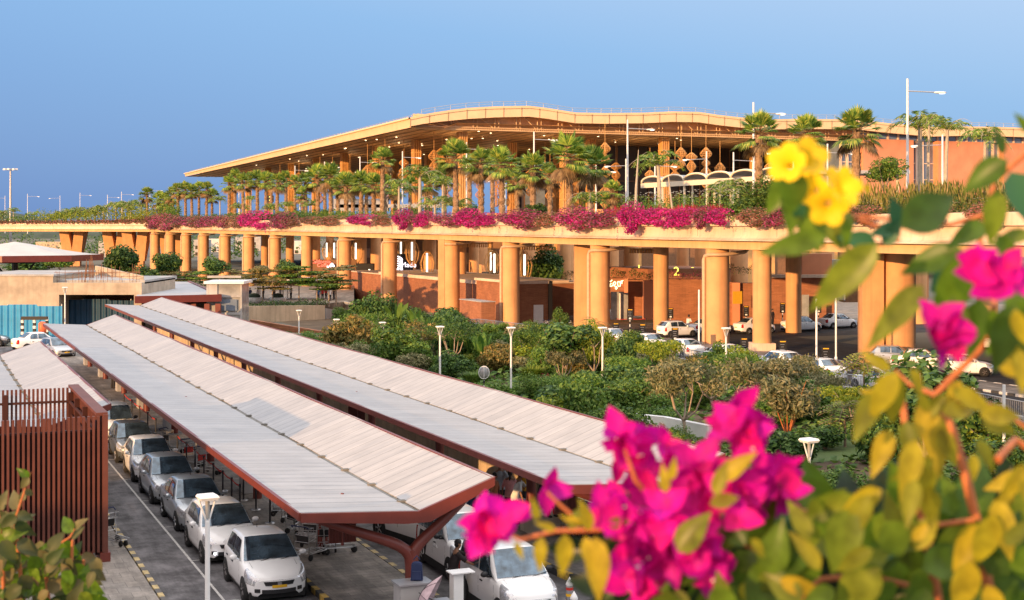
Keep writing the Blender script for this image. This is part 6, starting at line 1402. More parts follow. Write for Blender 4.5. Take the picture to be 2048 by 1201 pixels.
# planted terrace hedge and dark under-deck planters
def hedge(a, b, w, h, m, label, n=60, size=.16, name='hedge', flowers=None, cat='hedge', spike=0):
    t = thing(name, label, cat, a); L = (b-a).length; mb = MB(); rr = random.Random(int(L*10)+n); dr = (b-a).normalized(); nn = Vector((dr.y, -dr.x, 0))
    for i in range(int(L*n)):
        q = rr.random()*L; o_ = rr.uniform(-.5, .5)*w; zz = (rr.random()**.6)*h*(.72+.28*sin(q*1.7+sin(q*.6)*2)*.6+.1*sin(q*5)); p = dr*q+nn*o_+Vector((0, 0, zz+((b-a).z/L)*0))
        nr = (nn*rr.uniform(-1, .4)*-1+Vector((rr.uniform(-1, 1), rr.uniform(-1, 1), rr.uniform(-.2, 1)))).normalized(); tt = nr.orthogonal().normalized(); tt.rotate(Matrix.Rotation(rr.uniform(0, 6), 3, nr))
        s_ = size*rr.uniform(.6, 1.4)
        if spike: tt = (Vector((rr.uniform(-.25, .25), rr.uniform(-.25, .25), 1))).normalized(); nr = tt.orthogonal(); s_ *= spike
        bb = nr.cross(tt).normalized()*s_*(.5 if not spike else .12); mb.add([p-tt*s_*.5, p+bb*.5, p+tt*s_*.5-nr*s_*.1, p-bb*.5], [(0, 1, 2, 3)])
    mb.build('foliage', m, t)
    if flowers:
        fb = MB()
        for i in range(int(L*flowers[1])):
            q = rr.random()*L; p = dr*q+nn*rr.uniform(-.5, .5)*w+Vector((0, 0, h*rr.uniform(.75, 1.08)))
            for k in range(5): a_ = k*1.256; fb.add([p, p+Vector((cos(a_), sin(a_)*.6, .35))*flowers[2], p+Vector((cos(a_+.9), sin(a_+.9)*.6, .35))*flowers[2]], [(0, 1, 2)])
        fb.build('blossom', flowers[0], t)
    return t
hedge(Vector((P(492, 0, 169.5).x, 169.5, .3)), Vector((P(652, 0, 179.5).x, 179.5, .3)), 1.4, 1.1, 'leaf_dark', 'dark hedge on top of the stained retaining wall', 110, .2)
hedge(P(1100, 556, 176), P(1200, 556, 172), 1.5, 1.0, 'leaf_dark', 'dark planter hedge under the deck, hidden mostly by the round column', 90)
hedge(P(1222, 557, 148), P(1252, 557, 148), 1.2, 1.1, 'leaf_dark', 'dark planter hedge above the lit script sign', 120); hedge(P(1258, 561, 152), P(1310, 562, 152), 1.4, 1.4, 'leaf_dark', 'dark planter hedge on the wall between script sign and fin column', 120)
hedge(P(1338, 560, 150), P(1410, 562, 150), 1.2, 1.2, 'magenta_mix', 'purplish planter hedge on top of the tall orange wall', 110); hedge(P(1455, 552, 150), P(1520, 550, 150), 1.5, 1.4, 'leaf_dark', 'dark planter hedge behind the nearest columns', 90)
hedge(W(34, 23.6), W(100, 23.6), 1.6, .9, 'leaf_dark', 'long low hedge just behind the beige pavement wall', 70, .16)
# terraced layered trees
lay = {}
def layered(v, w, h, label):
    k = R.randrange(3)
    if k not in lay:
        rr = random.Random(k+50); mb = MB()
        for L in range(3):
            zc = .55+.4*L/2; rad = .5*(1-.3*L/2)
            for j in range(5):
                a = rr.uniform(0, 2*pi); leafcards(mb, (cos(a)*rad*rr.uniform(.3, .75), sin(a)*rad*rr.uniform(.3, .75), zc+rr.uniform(-.05, .05)), (rad*.5, rad*.5, .022), 110, .07, rr, 0, .05, 0, .1, .6)
        lay[k] = mb.mesh('crown', 'leaf_olive' if k == 1 else 'leaf_bronze' if k == 2 else 'leaf_mid')
    t = thing('layered_tree', label, 'tree', v, R.uniform(0, 6), 'small trees with flat layered branches by the terrace'); o = obj('crown', lay[k], t); o.scale = (w, w, h)
    mb = MB(); mb.tube([(0, 0, -.5), (0, 0, h*.97)], [.1, .03], 6)
    for L in range(3):
        for a in range(4): q = a*1.57+L; mb.tube([(0, 0, h*(.45+.4*L/2)), (cos(q)*w*.35, sin(q)*w*.35, h*(.54+.4*L/2))], [.02, .008], 4)
    mb.build('trunk', 'bark_pale', t)
for x_, y_, wpx, hpx, dd in ((352, 578, 120, 34, 188), (400, 584, 130, 40, 180), (446, 588, 120, 36, 178), (375, 600, 110, 34, 172), (480, 572, 100, 32, 190), (525, 590, 120, 50, 184), (566, 596, 110, 56, 186), (598, 596, 110, 62, 184), (634, 596, 120, 52, 182), (672, 598, 100, 66, 182), (545, 598, 90, 40, 180), (658, 600, 90, 44, 181)):
    v = P(x_, y_+6, dd); layered(v, wpx*dd/F, (hpx+6)*dd/F, 'small tree with flat layered branches between the terrace and the far columns')
# upright paddle-leaved plants, grasses, pinnate shrub
def paddle(v, h, n, label, m='leaf_mid', wd=.17):
    t = thing('paddle_leaf_plant', label, 'plant', v, R.uniform(0, 3)); mb = MB(); rr = random.Random(int(v.x*7)); st = MB()
    for k in range(n):
        a = rr.uniform(0, 2*pi); le = rr.uniform(.05, .32); L = h*rr.uniform(.45, .6); b0 = Vector((cos(a)*.1, sin(a)*.1, 0)); d = Vector((cos(a)*le, sin(a)*le, 1)).normalized(); b1 = b0+d*(h-L)*rr.uniform(.8, 1)
        st.tube([b0, b1], [.03, .018], 5); sd_ = d.cross(Vector((sin(a*2.3), cos(a*1.7), 0))).normalized(); rows = []
        for i in range(6):
            q = i/5; c = b1+d*L*q+Vector((cos(a), sin(a), 0))*q*q*.12*h; w_ = h*wd*.5*sin(pi*min(1, q*.93+.07))**.7; rows.append([c-sd_*w_, c+Vector((cos(a), sin(a), 0))*.03, c+sd_*w_])
        mb.grid(rows, 0, False)
    mb.build('leaves', m, t); st.build('stem', 'leaf_mid', t); return t
for x_, y_, hp, lb in ((792, 668, 66, 'closed upright paddle-leaved plant, tallest of three before the terracotta wall'), (828, 672, 56, 'open paddle-leaved plant, middle of three before the terracotta wall'), (848, 690, 60, 'dark paddle-leaved plant, right of three before the terracotta wall'), (945, 732, 74, 'tall paddle-leaved plant by the railing end, left'), (968, 738, 76, 'tall paddle-leaved plant by the railing end, right'),
                       (1010, 720, 60, 'paddle-leaved plant right of the tall lamp by the railing'), (1030, 745, 50, 'short paddle-leaved plant before the railing'), (905, 730, 60, 'paddle-leaved plant in the dark shrub right of the tall lamp'), (1288, 740, 46, 'small paddle-leaved plant below the white taxis')):
    v = on(x_, y_); paddle(v, hp*v.y/F, 8, lb)
def grass(v, w, h, label, m='leaf_lime', n=700):
    t = thing('grass_clump', label, 'ornamental grass', v); mb = MB(); rr = random.Random(int(v.x*31))
    for i in range(n):
        a = rr.uniform(0, 2*pi); r_ = rr.random()**.5*w*.3; b = Vector((cos(a)*r_, sin(a)*r_, 0)); o_ = Vector((cos(a), sin(a), 0))*rr.uniform(.1, .25)*w; hh = h*rr.uniform(.7, 1.05); s_ = Vector((-sin(a), cos(a), 0))*.02*w
        mb.add([b-s_, b+s_, b+o_*.5+Vector((0, 0, hh*.8))+s_*.7, b+o_*.5+Vector((0, 0, hh*.8))-s_*.7, b+o_*1.2+Vector((0, 0, hh))], [(0, 1, 2, 3), (3, 2, 4)])
    mb.build('blades', m, t)
for x_, y_, wp, hp, lb, m in ((922, 742, 60, 32, 'bright lime grass clump behind the far canopy edge', 'leaf_lime'), (1066, 768, 60, 34, 'second bright lime grass clump, middle of the bed', 'leaf_lime'), (1262, 815, 60, 40, 'green grass clump before the dark shrubs', 'leaf_mid'), (1230, 800, 50, 34, 'dry striped grass clump by the lamp post', 'leaf_reed'),
                              (1100, 790, 60, 30, 'dull grass clump under the bare-branched tree', 'leaf_mid'), (1500, 880, 60, 36, 'green grass clump left of the magenta flowers', 'leaf_mid'), (1590, 810, 60, 30, 'green grass clump among grey shrubs', 'leaf_mid'), (950, 775, 70, 30, 'green grass clump left of the beacon', 'leaf_mid')):
    v = on(x_, y_); grass(v, wp*v.y/F, hp*v.y/F, lb, m)
def pinnate(v, h, nf, fl, label, m='leaf_lime', base=.4, trunk='bark', cat='shrub', name='pinnate_shrub', up_=.6):
    t = thing(name, label, cat, v); mb = MB(); st = MB(); rr = random.Random(int(v.x*17)+3)
    st.tube([(0, 0, -.1), (0, 0, h*.75)], [.07, .04], 6)
    for k in range(nf):
        a = rr.uniform(0, 2*pi); z0 = h*rr.uniform(base, .85); el = rr.uniform(.1, up_); pts = []; L = fl*rr.uniform(.7, 1.1)
        for i in range(9): q = i/8; pts.append(Vector((cos(a)*L*q, sin(a)*L*q, z0+L*(el*q-.55*q*q))))
        st.tube(pts, .012, 4)
        for i in range(1, 9):
            for s_ in (-1, 1):
                p = pts[i]; dr = (pts[i]-pts[i-1]).normalized(); sd_ = Vector((-sin(a), cos(a), -.15))*s_; ll = L*.22*sin(pi*(i+1)/11); w_ = dr*L*.04
                mb.add([p-w_*.4, p+sd_*ll*.5+w_, p+sd_*ll+w_*.2, p+sd_*ll*.5-w_], [(0, 1, 2, 3)])
    mb.build('fronds', m, t); st.build('stem', trunk, t); return t
v = on(1728, 800); pinnate(v, 3.2, 60, 1.5, 'light green shrub with rows of paired leaflets right of the twin posts')
v = on(1800, 800); pinnate(v, 2.6, 46, 1.3, 'darker paired-leaflet shrub at the foot of the big pier', 'leaf_mid')
v = on(1690, 895); pinnate(v, 2.4, 50, 1.3, 'yellow-green shrub with striped paired leaflets above the lawn', 'leaf_lime')
v = on(1190, 700); pinnate(v, 3.0, 40, 1.4, 'feathery young tree by the column with the drainpipe', 'leaf_lime')
# red-flower dots in the bed
for x_, y_, lb in ((1090, 782, 'red canna flowers by the bed edge, right of the beacon'), (1002, 712, 'orange-red flowers left of the second lamp'), (1168, 728, 'red flowers right of the bare-branched tree'), (1270, 742, 'orange flowers beside the dark tree'), (1085, 735, 'reddish leaves behind the lime grass')):
    v = on(x_, y_); t = thing('flower_clump', lb, 'flowers', v); mb = MB(); rr = random.Random(int(x_)); leafcards(mb, (0, 0, .7), (.5, .5, .4), 70, .18, rr); mb.build('petals', 'leaf_red', t); mb = MB(); leafcards(mb, (0, 0, .4), (.6, .6, .4), 120, .25, rr); mb.build('leaves', 'leaf_mid', t)
# ground cover
mb = MB(); rr = random.Random(9)
for i in range(46000):
    u_ = 30+96*rr.random()**1.0; p_ = rr.uniform(22.9, 52.2)
    if 35 < p_ < 41 and 51 < u_ < 58: continue
    dn = sin(u_*.35+p_*.2)+sin(p_*.5-u_*.13)
    if dn < -.7 and rr.random() < .7: continue
    p = W(u_, p_); hgt = .25+.35*max(0, dn); a = rr.uniform(0, 6.28); s_ = rr.uniform(.1, .3); d = Vector((cos(a)*s_, sin(a)*s_, 0)); n_ = Vector((-sin(a), cos(a), .6))*s_*.6
    q = p+Vector((0, 0, rr.random()*hgt)); mb.add([q-d, q+n_, q+d+Vector((0, 0, .08)), q-n_], [(0, 1, 2, 3)])
tag(mb.build('ground_cover', 'leaf_mid'), 'low mixed green ground cover spreading over the garden bed', 'ground cover', None, 'stuff')

# ------------------------------------------------------------ palms
pal = {}
def pathd(x_, off):
    for a, b in zip(path2, path2[1:]):
        n_ = Vector((b.y-a.y, -(b.x-a.x))).normalized()*off; A, B = a+n_, b+n_; k = (x_-CX)/F
        den = (B.x-A.x)-k*(B.y-A.y)
        if abs(den) < 1e-9: continue
        q = (k*A.y-A.x)/den
        if -.001 <= q <= 1.001: return A.y+(B.y-A.y)*q
    return 0
def fan_palm_mesh(seed):
    rr = random.Random(seed); g = MB(); dry = MB(); st = MB()
    for k in range(52):
        a = rr.uniform(0, 2*pi); e = rr.uniform(-.8, 1.45); d = Vector((cos(a)*cos(e), sin(a)*cos(e), sin(e))); L = rr.uniform(.9, 1.25); b = d*L+Vector((0, 0, -.12*L*L*(1-e*.4)))
        tgt = dry if e < -.45 else g; st.tube([(0, 0, 0), d*L*.5, b], [.035, .02, .015], 4)
        sd_ = d.cross(Vector((0, 0, 1))).normalized(); nr = sd_.cross(d).normalized(); n = 15; fr_ = rr.uniform(.85, 1.15)
        for j in range(n):
            q = (j/(n-1)-.5)*2.5; dr = (d*cos(q)+sd_*sin(q)).normalized(); l = fr_*(1.1-.25*abs(q)/1.25); w_ = dr.cross(nr).normalized()*.07
            tip = b+dr*l+Vector((0, 0, -.22*l))*(1.1-.6*e); mid = b+dr*l*.55+nr*.03; tgt.add([b, mid-w_, tip, mid+w_], [(0, 1, 2, 3)])
    return g.mesh('fronds', 'palm_green'), dry.mesh('dry_fronds', 'palm_dry'), st.mesh('petioles', 'palm_dry')
def palm_trunk(t, h, r0, r1, m, seed, lean=(0, 0), rough=True):
    rr = random.Random(seed); mb = MB(); n = max(6, int(h*2.2)); pts = []; rs = []
    for i in range(n+1): q = i/n; pts.append((lean[0]*q*q, lean[1]*q, h*q)); rs.append((r0+(r1-r0)*q)*(1.0 if not rough else (1.18 if i % 2 else .9)))
    rs[0] *= 1.3; mb.tube(pts, rs, 9, 0, True, not rough)
    if rough:
        for i in range(int(h*26)):
            q = rr.random()**.7; a = rr.uniform(0, 6.28); r_ = (r0+(r1-r0)*q); p = Vector((lean[0]*q*q+cos(a)*r_, lean[1]*q+sin(a)*r_, h*q)); o_ = Vector((cos(a), sin(a), 1.4))*.14; s_ = Vector((-sin(a), cos(a), 0))*.07
            mb.add([p-s_, p+s_, p+o_*1.3], [(0, 1, 2)])
    return mb.build('trunk', m, t)
def fan_palm(x_, ytop, wpx, d_, label, base=10.2, group='fan palms planted along the elevated road', dry=True, off=3.2):
    k = R.randrange(4)
    if k not in pal: pal[k] = fan_palm_mesh(k+20)
    d_ = max(d_, pathd(x_, off)); w_ = wpx*d_/F; s_ = w_/3.4; zt = zy(ytop, d_)-1.9*s_; v = P(x_, 430, d_); h = zt-base; t = thing('fan_palm', label, 'palm', (v.x, v.y, base), R.uniform(0, 6), group)
    lx = R.uniform(-.25, .25)
    palm_trunk(t, h, .34*min(1.2, s_+.1), .24*min(1.2, s_+.1), 'palm_trunk', k, (lx, 0))
    for me in pal[k]: o = obj(me.name.split('.')[0], me, t, (lx, 0, h)); o.scale = (s_,)*3
    return t
def feather_mesh(seed, nf=11, arch=1.0, L0=2.2):
    rr = random.Random(seed); g = MB(); st = MB()
    for k in range(nf):
        a = 2*pi*k/nf+rr.uniform(-.3, .3); el = rr.uniform(.35, 1.35); L = L0*rr.uniform(.85, 1.1); pts = []
        for i in range(13): q = i/12; pts.append(Vector((cos(a)*L*q*cos(el*(1-q*.35)), sin(a)*L*q*cos(el*(1-q*.35)), L*(sin(el)*q-arch*.75*q*q*q))))
        st.tube(pts, [.03-.024*i/12 for i in range(13)], 4)
        for i in range(2, 26):
            q = i/26; f_ = q*12; j = int(f_); p = pts[j].lerp(pts[min(12, j+1)], f_-j); dr = (pts[min(12, j+1)]-pts[j]).normalized()
            for s_ in (-1, 1):
                sd_ = (Vector((-sin(a), cos(a), 0))*s_+dr*.5+Vector((0, 0, rr.uniform(-.7, .1)))).normalized(); ll = L*.24*math.sqrt(max(.05, sin(pi*min(1, q*.9+.08)))); w_ = dr*.045
                mb_p = p+sd_*ll; g.add([p-w_, p+sd_*ll*.5+w_, mb_p-Vector((0, 0, .12*ll)), p+sd_*ll*.5-w_], [(0, 1, 2, 3)])
    return g.mesh('fronds', 'palm_green'), st.mesh('midribs', 'palm_smooth')
fth = {}
def feather_palm(x_, ytop, wpx, d_, label, base=10.2, group='feather palms planted along the elevated road', lean=0, ybase=None, sm='palm_smooth', rad=.13):
    k = R.randrange(3)
    if k not in fth: fth[k] = feather_mesh(k+70, 9+k, .9+.2*k)
    d_ = max(d_, pathd(x_, 3.5)); w_ = wpx*d_/F; s_ = w_/2.45; zt = zy(ytop, d_)-1.5*s_; v = P(x_, 430, d_); h = max(.3, zt-base); t = thing('feather_palm', label, 'palm', (v.x, v.y, base), 0, group)
    palm_trunk(t, h, rad*1.3*max(.7, s_), rad*.8*max(.7, s_), sm, k, (lean, 0), False)
    for me in fth[k]: o = obj(me.name.split('.')[0], me, t, (lean, 0, h), R.uniform(0, 6)); o.scale = (s_,)*3
    return t
wl = [(1518, 222, 78, 118, 'tall fan palm against the sky behind a street lamp, with hanging side fronds'), (1614, 228, 70, 112, 'fan palm above the yellow flowers against the gold roof edge'), (1712, 214, 82, 106, 'large rough-trunked fan palm beside the terracotta wing'),
      (1140, 264, 84, 155, 'tallest fan palm before the terminal columns, leaning fronds left'), (1181, 290, 72, 160, 'fan palm right of the tallest one before the glass hall'), (1066, 302, 62, 158, 'fan palm with a dead-frond collar left of the tallest one'), (1004, 292, 64, 165, 'fan palm left of the dead-collared one'),
      (962, 292, 62, 168, 'fan palm right of the corner terminal column'), (912, 277, 66, 172, 'fan palm directly before the corner terminal column'), (765, 294, 44, 190, 'fan palm with a bleached skirt in front of a side column'), (1225, 360, 40, 150, 'short fan palm low in the planting right of the drooping palms'),
      (636, 328, 50, 225, 'fan palm left of the number 3 sign, left of a close pair'), (662, 324, 48, 220, 'fan palm left of the number 3 sign, right of a close pair'), (693, 343, 50, 215, 'fan palm directly beside the number 3 sign'), (722, 341, 44, 218, 'fan palm right of the number 3 sign'), (748, 345, 44, 212, 'fan palm before the bleached-skirt palm'),
      (458, 350, 32, 300, 'fan palm right of the roof tip, first'), (487, 345, 34, 290, 'fan palm right of the roof tip, second'), (515, 340, 36, 285, 'fan palm under the roof edge, third from the tip'), (532, 343, 34, 290, 'fan palm under the roof edge, fourth from the tip'), (554, 345, 36, 280, 'fan palm just right of the number 2 sign'), (605, 372, 30, 270, 'low fan palm between two side columns')]
for x_, y_, w_, d_, lb in wl: fan_palm(x_, y_, w_*1.12, d_, lb)
for i, (x_, y_, w_) in enumerate(((470, 352, 38), (500, 349, 38), (543, 352, 38), (572, 350, 40), (590, 362, 38), (612, 352, 42), (650, 340, 44), (676, 348, 44), (706, 352, 44), (733, 350, 46), (770, 340, 48), (790, 352, 44), (820, 345, 46), (855, 352, 48), (940, 320, 54), (985, 322, 54), (1035, 330, 54), (1100, 330, 56), (888, 330, 50))):
    fan_palm(x_, y_+R.uniform(-16, 12), w_*R.uniform(.75, 1.02), 0, 'fan palm in the dense second line between the tall palms and the terminal columns', 10.2, 'second line of fan palms before the terminal columns', off=8+(i*7) % 9)
for i, (x_, y_) in enumerate(((295, 374), (318, 382), (330, 384), (346, 372), (356, 364), (371, 362), (384, 368), (398, 361), (413, 363), (424, 376), (338, 392))):
    fan_palm(x_, y_, 34+R.uniform(-3, 5), 385+R.uniform(-25, 15), 'fan palm in the dense row left of the terminal roof tip', 10.6, 'dense row of fan palms left of the roof tip')
fl_ = [(1840, 203, 92, 118, 'pair-trunked feather palm beside the tallest street lamp', 0), (1890, 218, 70, 112, 'feather palm right of the tallest street lamp', .2), (1970, 236, 74, 108, 'slender feather palm before the terracotta wing at the right', 0), (1856, 215, 50, 116, 'second thin trunk close beside the pair-trunked palm', .1),
       (1320, 284, 80, 150, 'feather palm with wind-bent yellow-green fronds by the tent', -.2), (840, 314, 70, 178, 'feather palm before the second corner column', 0), (798, 345, 46, 188, 'drooping feather palm left of the side street lamp', 0), (886, 340, 50, 182, 'greyish feather palm behind the fan palms', 0), (1180, 364, 70, 142, 'broad drooping feather palm behind the bougainvillea', 0),
       (1440, 356, 54, 135, 'bottle-trunked feather palm with fronds blown right', 0), (905, 378, 60, 162, 'low arching feather palm at the left of the white-flowered hedge', .2), (1462, 342, 60, 140, 'feather palm with a long arched frond below the tent', 0), (870, 380, 50, 166, 'low feather palm beside the white-flowered hedge', 0),
       (440, 385, 26, 310, 'thin feather palm beneath the roof tip', 0), (502, 385, 24, 300, 'low feather palm behind the row near the roof tip', 0), (575, 395, 30, 262, 'low feather palm near the number 1 sign', 0), (620, 392, 34, 255, 'low arching feather palm left of the fan palm pair', 0), (480, 398, 34, 290, 'dark feather palm low near the roof tip', 0), (545, 396, 40, 280, 'dark low feather palm beside the number 2 sign', 0)]
for x_, y_, w_, d_, lb, le in fl_: feather_palm(x_, y_, w_, d_, lb, lean=le)
v = P(1270, 430, 140); mb = MB(); mb.tube([(v.x, v.y, 10.2), (v.x+.12, v.y, 14), (v.x+.35, v.y, zy(300, 140))], [.16, .13, .03], 8); tag(mb.build('bare_palm_trunk', 'palm_smooth'), 'bare pale palm trunk without fronds leaning slightly right', 'palm')
v = P(1343, 430, 138); mb = MB(); mb.tube([(v.x+.3, v.y, 10.2), (v.x, v.y, 12.5), (v.x-.3, v.y, zy(352, 138))], [.12, .1, .06], 8); tag(mb.build('bare_palm_trunk', 'palm_smooth'), 'short thin leaning bare trunk in front of the white-flowered hedge', 'palm')
for i, (x_, y_, w_) in enumerate(((5, 414, 14), (27, 410, 14), (68, 417, 14), (105, 419, 18), (128, 408, 28), (142, 410, 18), (133, 420, 14), (158, 405, 20), (172, 404, 30), (190, 403, 26), (207, 398, 24), (232, 393, 22), (245, 394, 20), (258, 390, 24), (262, 402, 18), (282, 394, 20))):
    feather_palm(x_, y_, w_*1.7, 400+i*2 if x_ > 200 else 470, 'small wind-blown feather palm on the far left stretch of the elevated road', 10.5, 'small feather palms on the far left stretch', rad=.12)
# ------------------------------------------------------------ deck planting
def dz_(u_): return lerp_tab(dz_tab, u_)
def Wd(x_, p_, z_=0): d_ = dp(x_, p_); X = (x_-CX)*d_/F; u_, _ = up((X, d_)); return Vector((X, d_, 10.9+dz_(u_)+z_-.1))
# bougainvillea spilling over the parapet: individual clumps
bg_ = {}
def boug(x0, x1, drop, m, label, i):
    k = (i % 3, m)
    if k not in bg_:
        rr = random.Random(i % 3+200); mb = MB()
        for c in range(12):
            a = rr.uniform(-.42, .42); dep = rr.random(); cx, cy, cz = a, -.05-.28*dep, .25-.75*dep*(1-abs(a))
            leafcards(mb, (cx, cy, cz), (.20, .2, .2), 120, .085, rr, 0, .5, .2, .2, .6)
        for c in range(1): a = rr.uniform(-.4, .4); mb2 = rr.uniform(.2, .6); leafcards(mb, (a, -.33, -.35-mb2*.3), (.025, .04, .22), 30, .05, rr)
        leafcards(mb, (0, .05, .34), (.5, .3, .3), 420, .085, rr)
        bg_[k] = mb.mesh('blossom', m)
    xm = (x0+x1)/2; a = Wd(xm, 62.25); u_, _ = up(a); w_ = (x1-x0)*a.y/F
    t = thing('bougainvillea', label, 'bougainvillea', a, TH+pi/2, 'bougainvillea clumps hanging over the parapet'); 
    # the clump runs along the parapet: local x along the road, -y outward
    t.rotation_euler = (0, 0, TH-pi/2)
    Lr = w_/max(.3, abs(S_+C_*0)*1.0)*1.0
    Lr = (up(Wd(x0, 62.25))[0]-up(Wd(x1, 62.25))[0]); o = obj('blossom', bg_[k], t); h_ = drop*a.y/F
    o.scale = (max(1.5, abs(Lr)*1.1), 1.9, max(1.5, h_*1.45)); o.rotation_euler = (0, 0, pi if False else 0)
    return t
bl = [(232, 268, 14, 2), (262, 300, 18, 2), (284, 312, 16, 1), (330, 360, 18, 2), (380, 410, 16, 2), (425, 455, 16, 1), (605, 640, 12, 2), (640, 690, 10, 2), (300, 345, 22, 1), (345, 392, 14, 1), (392, 440, 14, 1), (440, 482, 16, 2), (480, 541, 26, 0), (545, 592, 22, 1), (560, 600, 12, 2), (700, 752, 16, 0), (752, 790, 12, 2), (790, 822, 28, 0), (818, 848, 14, 1), (835, 864, 22, 0), (864, 918, 18, 1), (916, 958, 28, 0), (952, 1002, 18, 0), (1002, 1078, 26, 1),
      (1020, 1060, 18, 0), (1078, 1116, 14, 2), (1113, 1182, 32, 1), (1140, 1180, 22, 0), (1180, 1246, 24, 1), (1243, 1284, 42, 0), (1282, 1345, 26, 0), (1340, 1396, 26, 0), (1392, 1420, 30, 1), (1420, 1465, 18, 0), (1540, 1582, 20, 1), (1480, 1540, 10, 2), (1700, 1760, 12, 2), (1850, 1900, 12, 2), (1940, 2010, 16, 2)]
for i, (x0, x1, dr_, mm) in enumerate(bl):
    boug(x0, x1, dr_, ['magenta', 'magenta_mix', 'pink_dull'][mm], 'vivid magenta bougainvillea clump spilling over the pale parapet' if mm == 0 else ('dull purplish bougainvillea clump mixed with green on the parapet' if mm == 1 else 'brownish faded bougainvillea clump on the parapet'), i)
for t_ in [o for o in col.objects if o.get('category') == 'bougainvillea']:
    t_['group'] = {'v': 'vivid magenta bougainvillea clumps on the parapet', 'd': 'dull purplish bougainvillea clumps on the parapet', 'b': 'faded bougainvillea clumps on the parapet'}[t_['label'][0]]
def dh(x0, x1, p_, z_, w_, h_, m, label, n=60, size=.2, **kw):
    k = kw.pop('seg', 1)
    return hedge(Wd(x0, p_, z_), Wd(x1, p_, z_), w_, h_, m, label, n, size, **kw)
dh(345, 640, 64.5, -.4, 2.2, 2.6, 'leaf_dark', 'dark shrubbery band on the deck under the fan palm row', 60, .3); dh(455, 700, 66, -.3, 2.5, 2.6, 'leaf_mid', 'green shrubbery band on the deck below the side columns', 50, .32)
dh(640, 800, 65, -.3, 2.2, 2.2, 'leaf_mid', 'green hedge on the deck near the number 3 sign', 70, .24); dh(790, 870, 67, .1, 2.2, 2.3, 'leaf_dark', 'white-flowered dark hedge below the second corner column', 90, .24, flowers=('white_bloom', 7, .17))
dh(860, 1230, 64.6, -.4, 2, 1.3, 'magenta_mix', 'purple-green shrub band behind the bougainvillea', 60, .2); dh(1225, 1470, 69, .4, 2.4, 2.3, 'leaf_mid', 'long clipped hedge with white blossoms below the tent', 130, .2, flowers=('white_bloom', 7, .12))
dh(1215, 1460, 65, .1, 1.4, 1.1, 'leaf_red', 'band of red spiky cordyline before the white-blossomed hedge', 60, .34, name='cordyline_row', cat='shrub', spike=2.2); dh(1400, 1450, 64, -.1, 1, .7, 'leaf_lime', 'low yellow-green plants beside the bottle-trunked palm', 80, .16)
dh(1620, 2048, 66.5, -.1, 2.4, 2.7, 'leaf_reed', 'tall upright reed hedge before the terracotta wing', 200, .22, name='reed_hedge', spike=3.2); dh(1600, 2060, 64.6, -.3, 1.6, 1.5, 'leaf_reed', 'lower brownish shrub band with small white blooms on the right deck', 90, .2, flowers=('white_bloom', 2, .1)); dh(1660, 2040, 66, -.3, 2, 2.0, 'leaf_dark', 'dark green growth at the foot of the reed hedge', 90, .2)
v = Wd(1528, 66, -.4); bush('fine', v, 7.2, 5.0, 'big bright green feathery shrub on the deck beside the yellow flowers', 'shrub'); bush('fine', v+Vector((2.6, -.5, 0)), 4.5, 4.2, 'smaller feathery green shrub joined to the big one on the deck'); bush('mid', v+Vector((-1.6, -1.2, -.2)), 4.4, 3.2, 'lower left mound of the feathery green shrub')
v = Wd(1768, 68, 1.0); tree('mid', v, 3.6, 4.2, 'small frangipani tree with pale blossoms above the reed hedge', r=.08, trunk='bark_pale')
for i, (x_, y_, m) in enumerate(((590, 408, 'mid'), (560, 414, 'lime'), (655, 405, 'mid'), (520, 412, 'dark'), (430, 418, 'dark'), (460, 420, 'mid'), (395, 424, 'dark'), (1075, 418, 'dark'), (940, 412, 'dark'))):
    v = Wd(x_, 66, -.2); bush(m, v, 3.6, 2.5, 'rounded shrub among the palms on the elevated road', group='rounded shrubs among the palms')
# far left: curved stretch planting
for i in range(len(path2)-7, len(path2)-1):
    a, b = path2[i], path2[i+1]; n_ = Vector((b.y-a.y, -(b.x-a.x))).normalized()
    for off, w_, h_, m, nm in ((2.4, 3.0, 0, 'leaf_mid', 'green'), (.2, 1.6, 1.6, 'pink_dull', 'pinkish')):
        k = i-len(path2)+7; h_ = h_ or [6.2, 6.4, 5.6, 4.2, 3.2, 3.2][k]; A = Vector((a.x+n_.x*off, a.y+n_.y*off, 11.4)); B = Vector((b.x+n_.x*off, b.y+n_.y*off, 11.4))
        hedge(A, B, w_, h_, ('leaf_lime' if k in (1, 2) and m == 'leaf_mid' else m), '%s hedge stretch on the curving far left part of the road, %s' % (nm, ['nearest', 'second', 'third', 'fourth', 'fifth', 'farthest'][k]), 60, .5)
dh(250, 345, 65, -.3, 3, 4.6, 'leaf_lime', 'yellow-green hedge stretch where the road starts to curve', 50, .36)
# far tree masses under the left part of the road
mb = MB(); rr = random.Random(3)
for i in range(70):
    x_ = rr.uniform(-260, 120); y_ = rr.uniform(560, 900); s_ = rr.uniform(5, 10); leafcards(mb, (x_, y_, s_*.5-3), (s_, s_, s_*.8), 160, 1.3, rr)
tag(mb.build('distant_trees', 'leaf_dark'), 'distant dark tree mass seen beneath the far part of the road', 'trees', None, 'stuff')

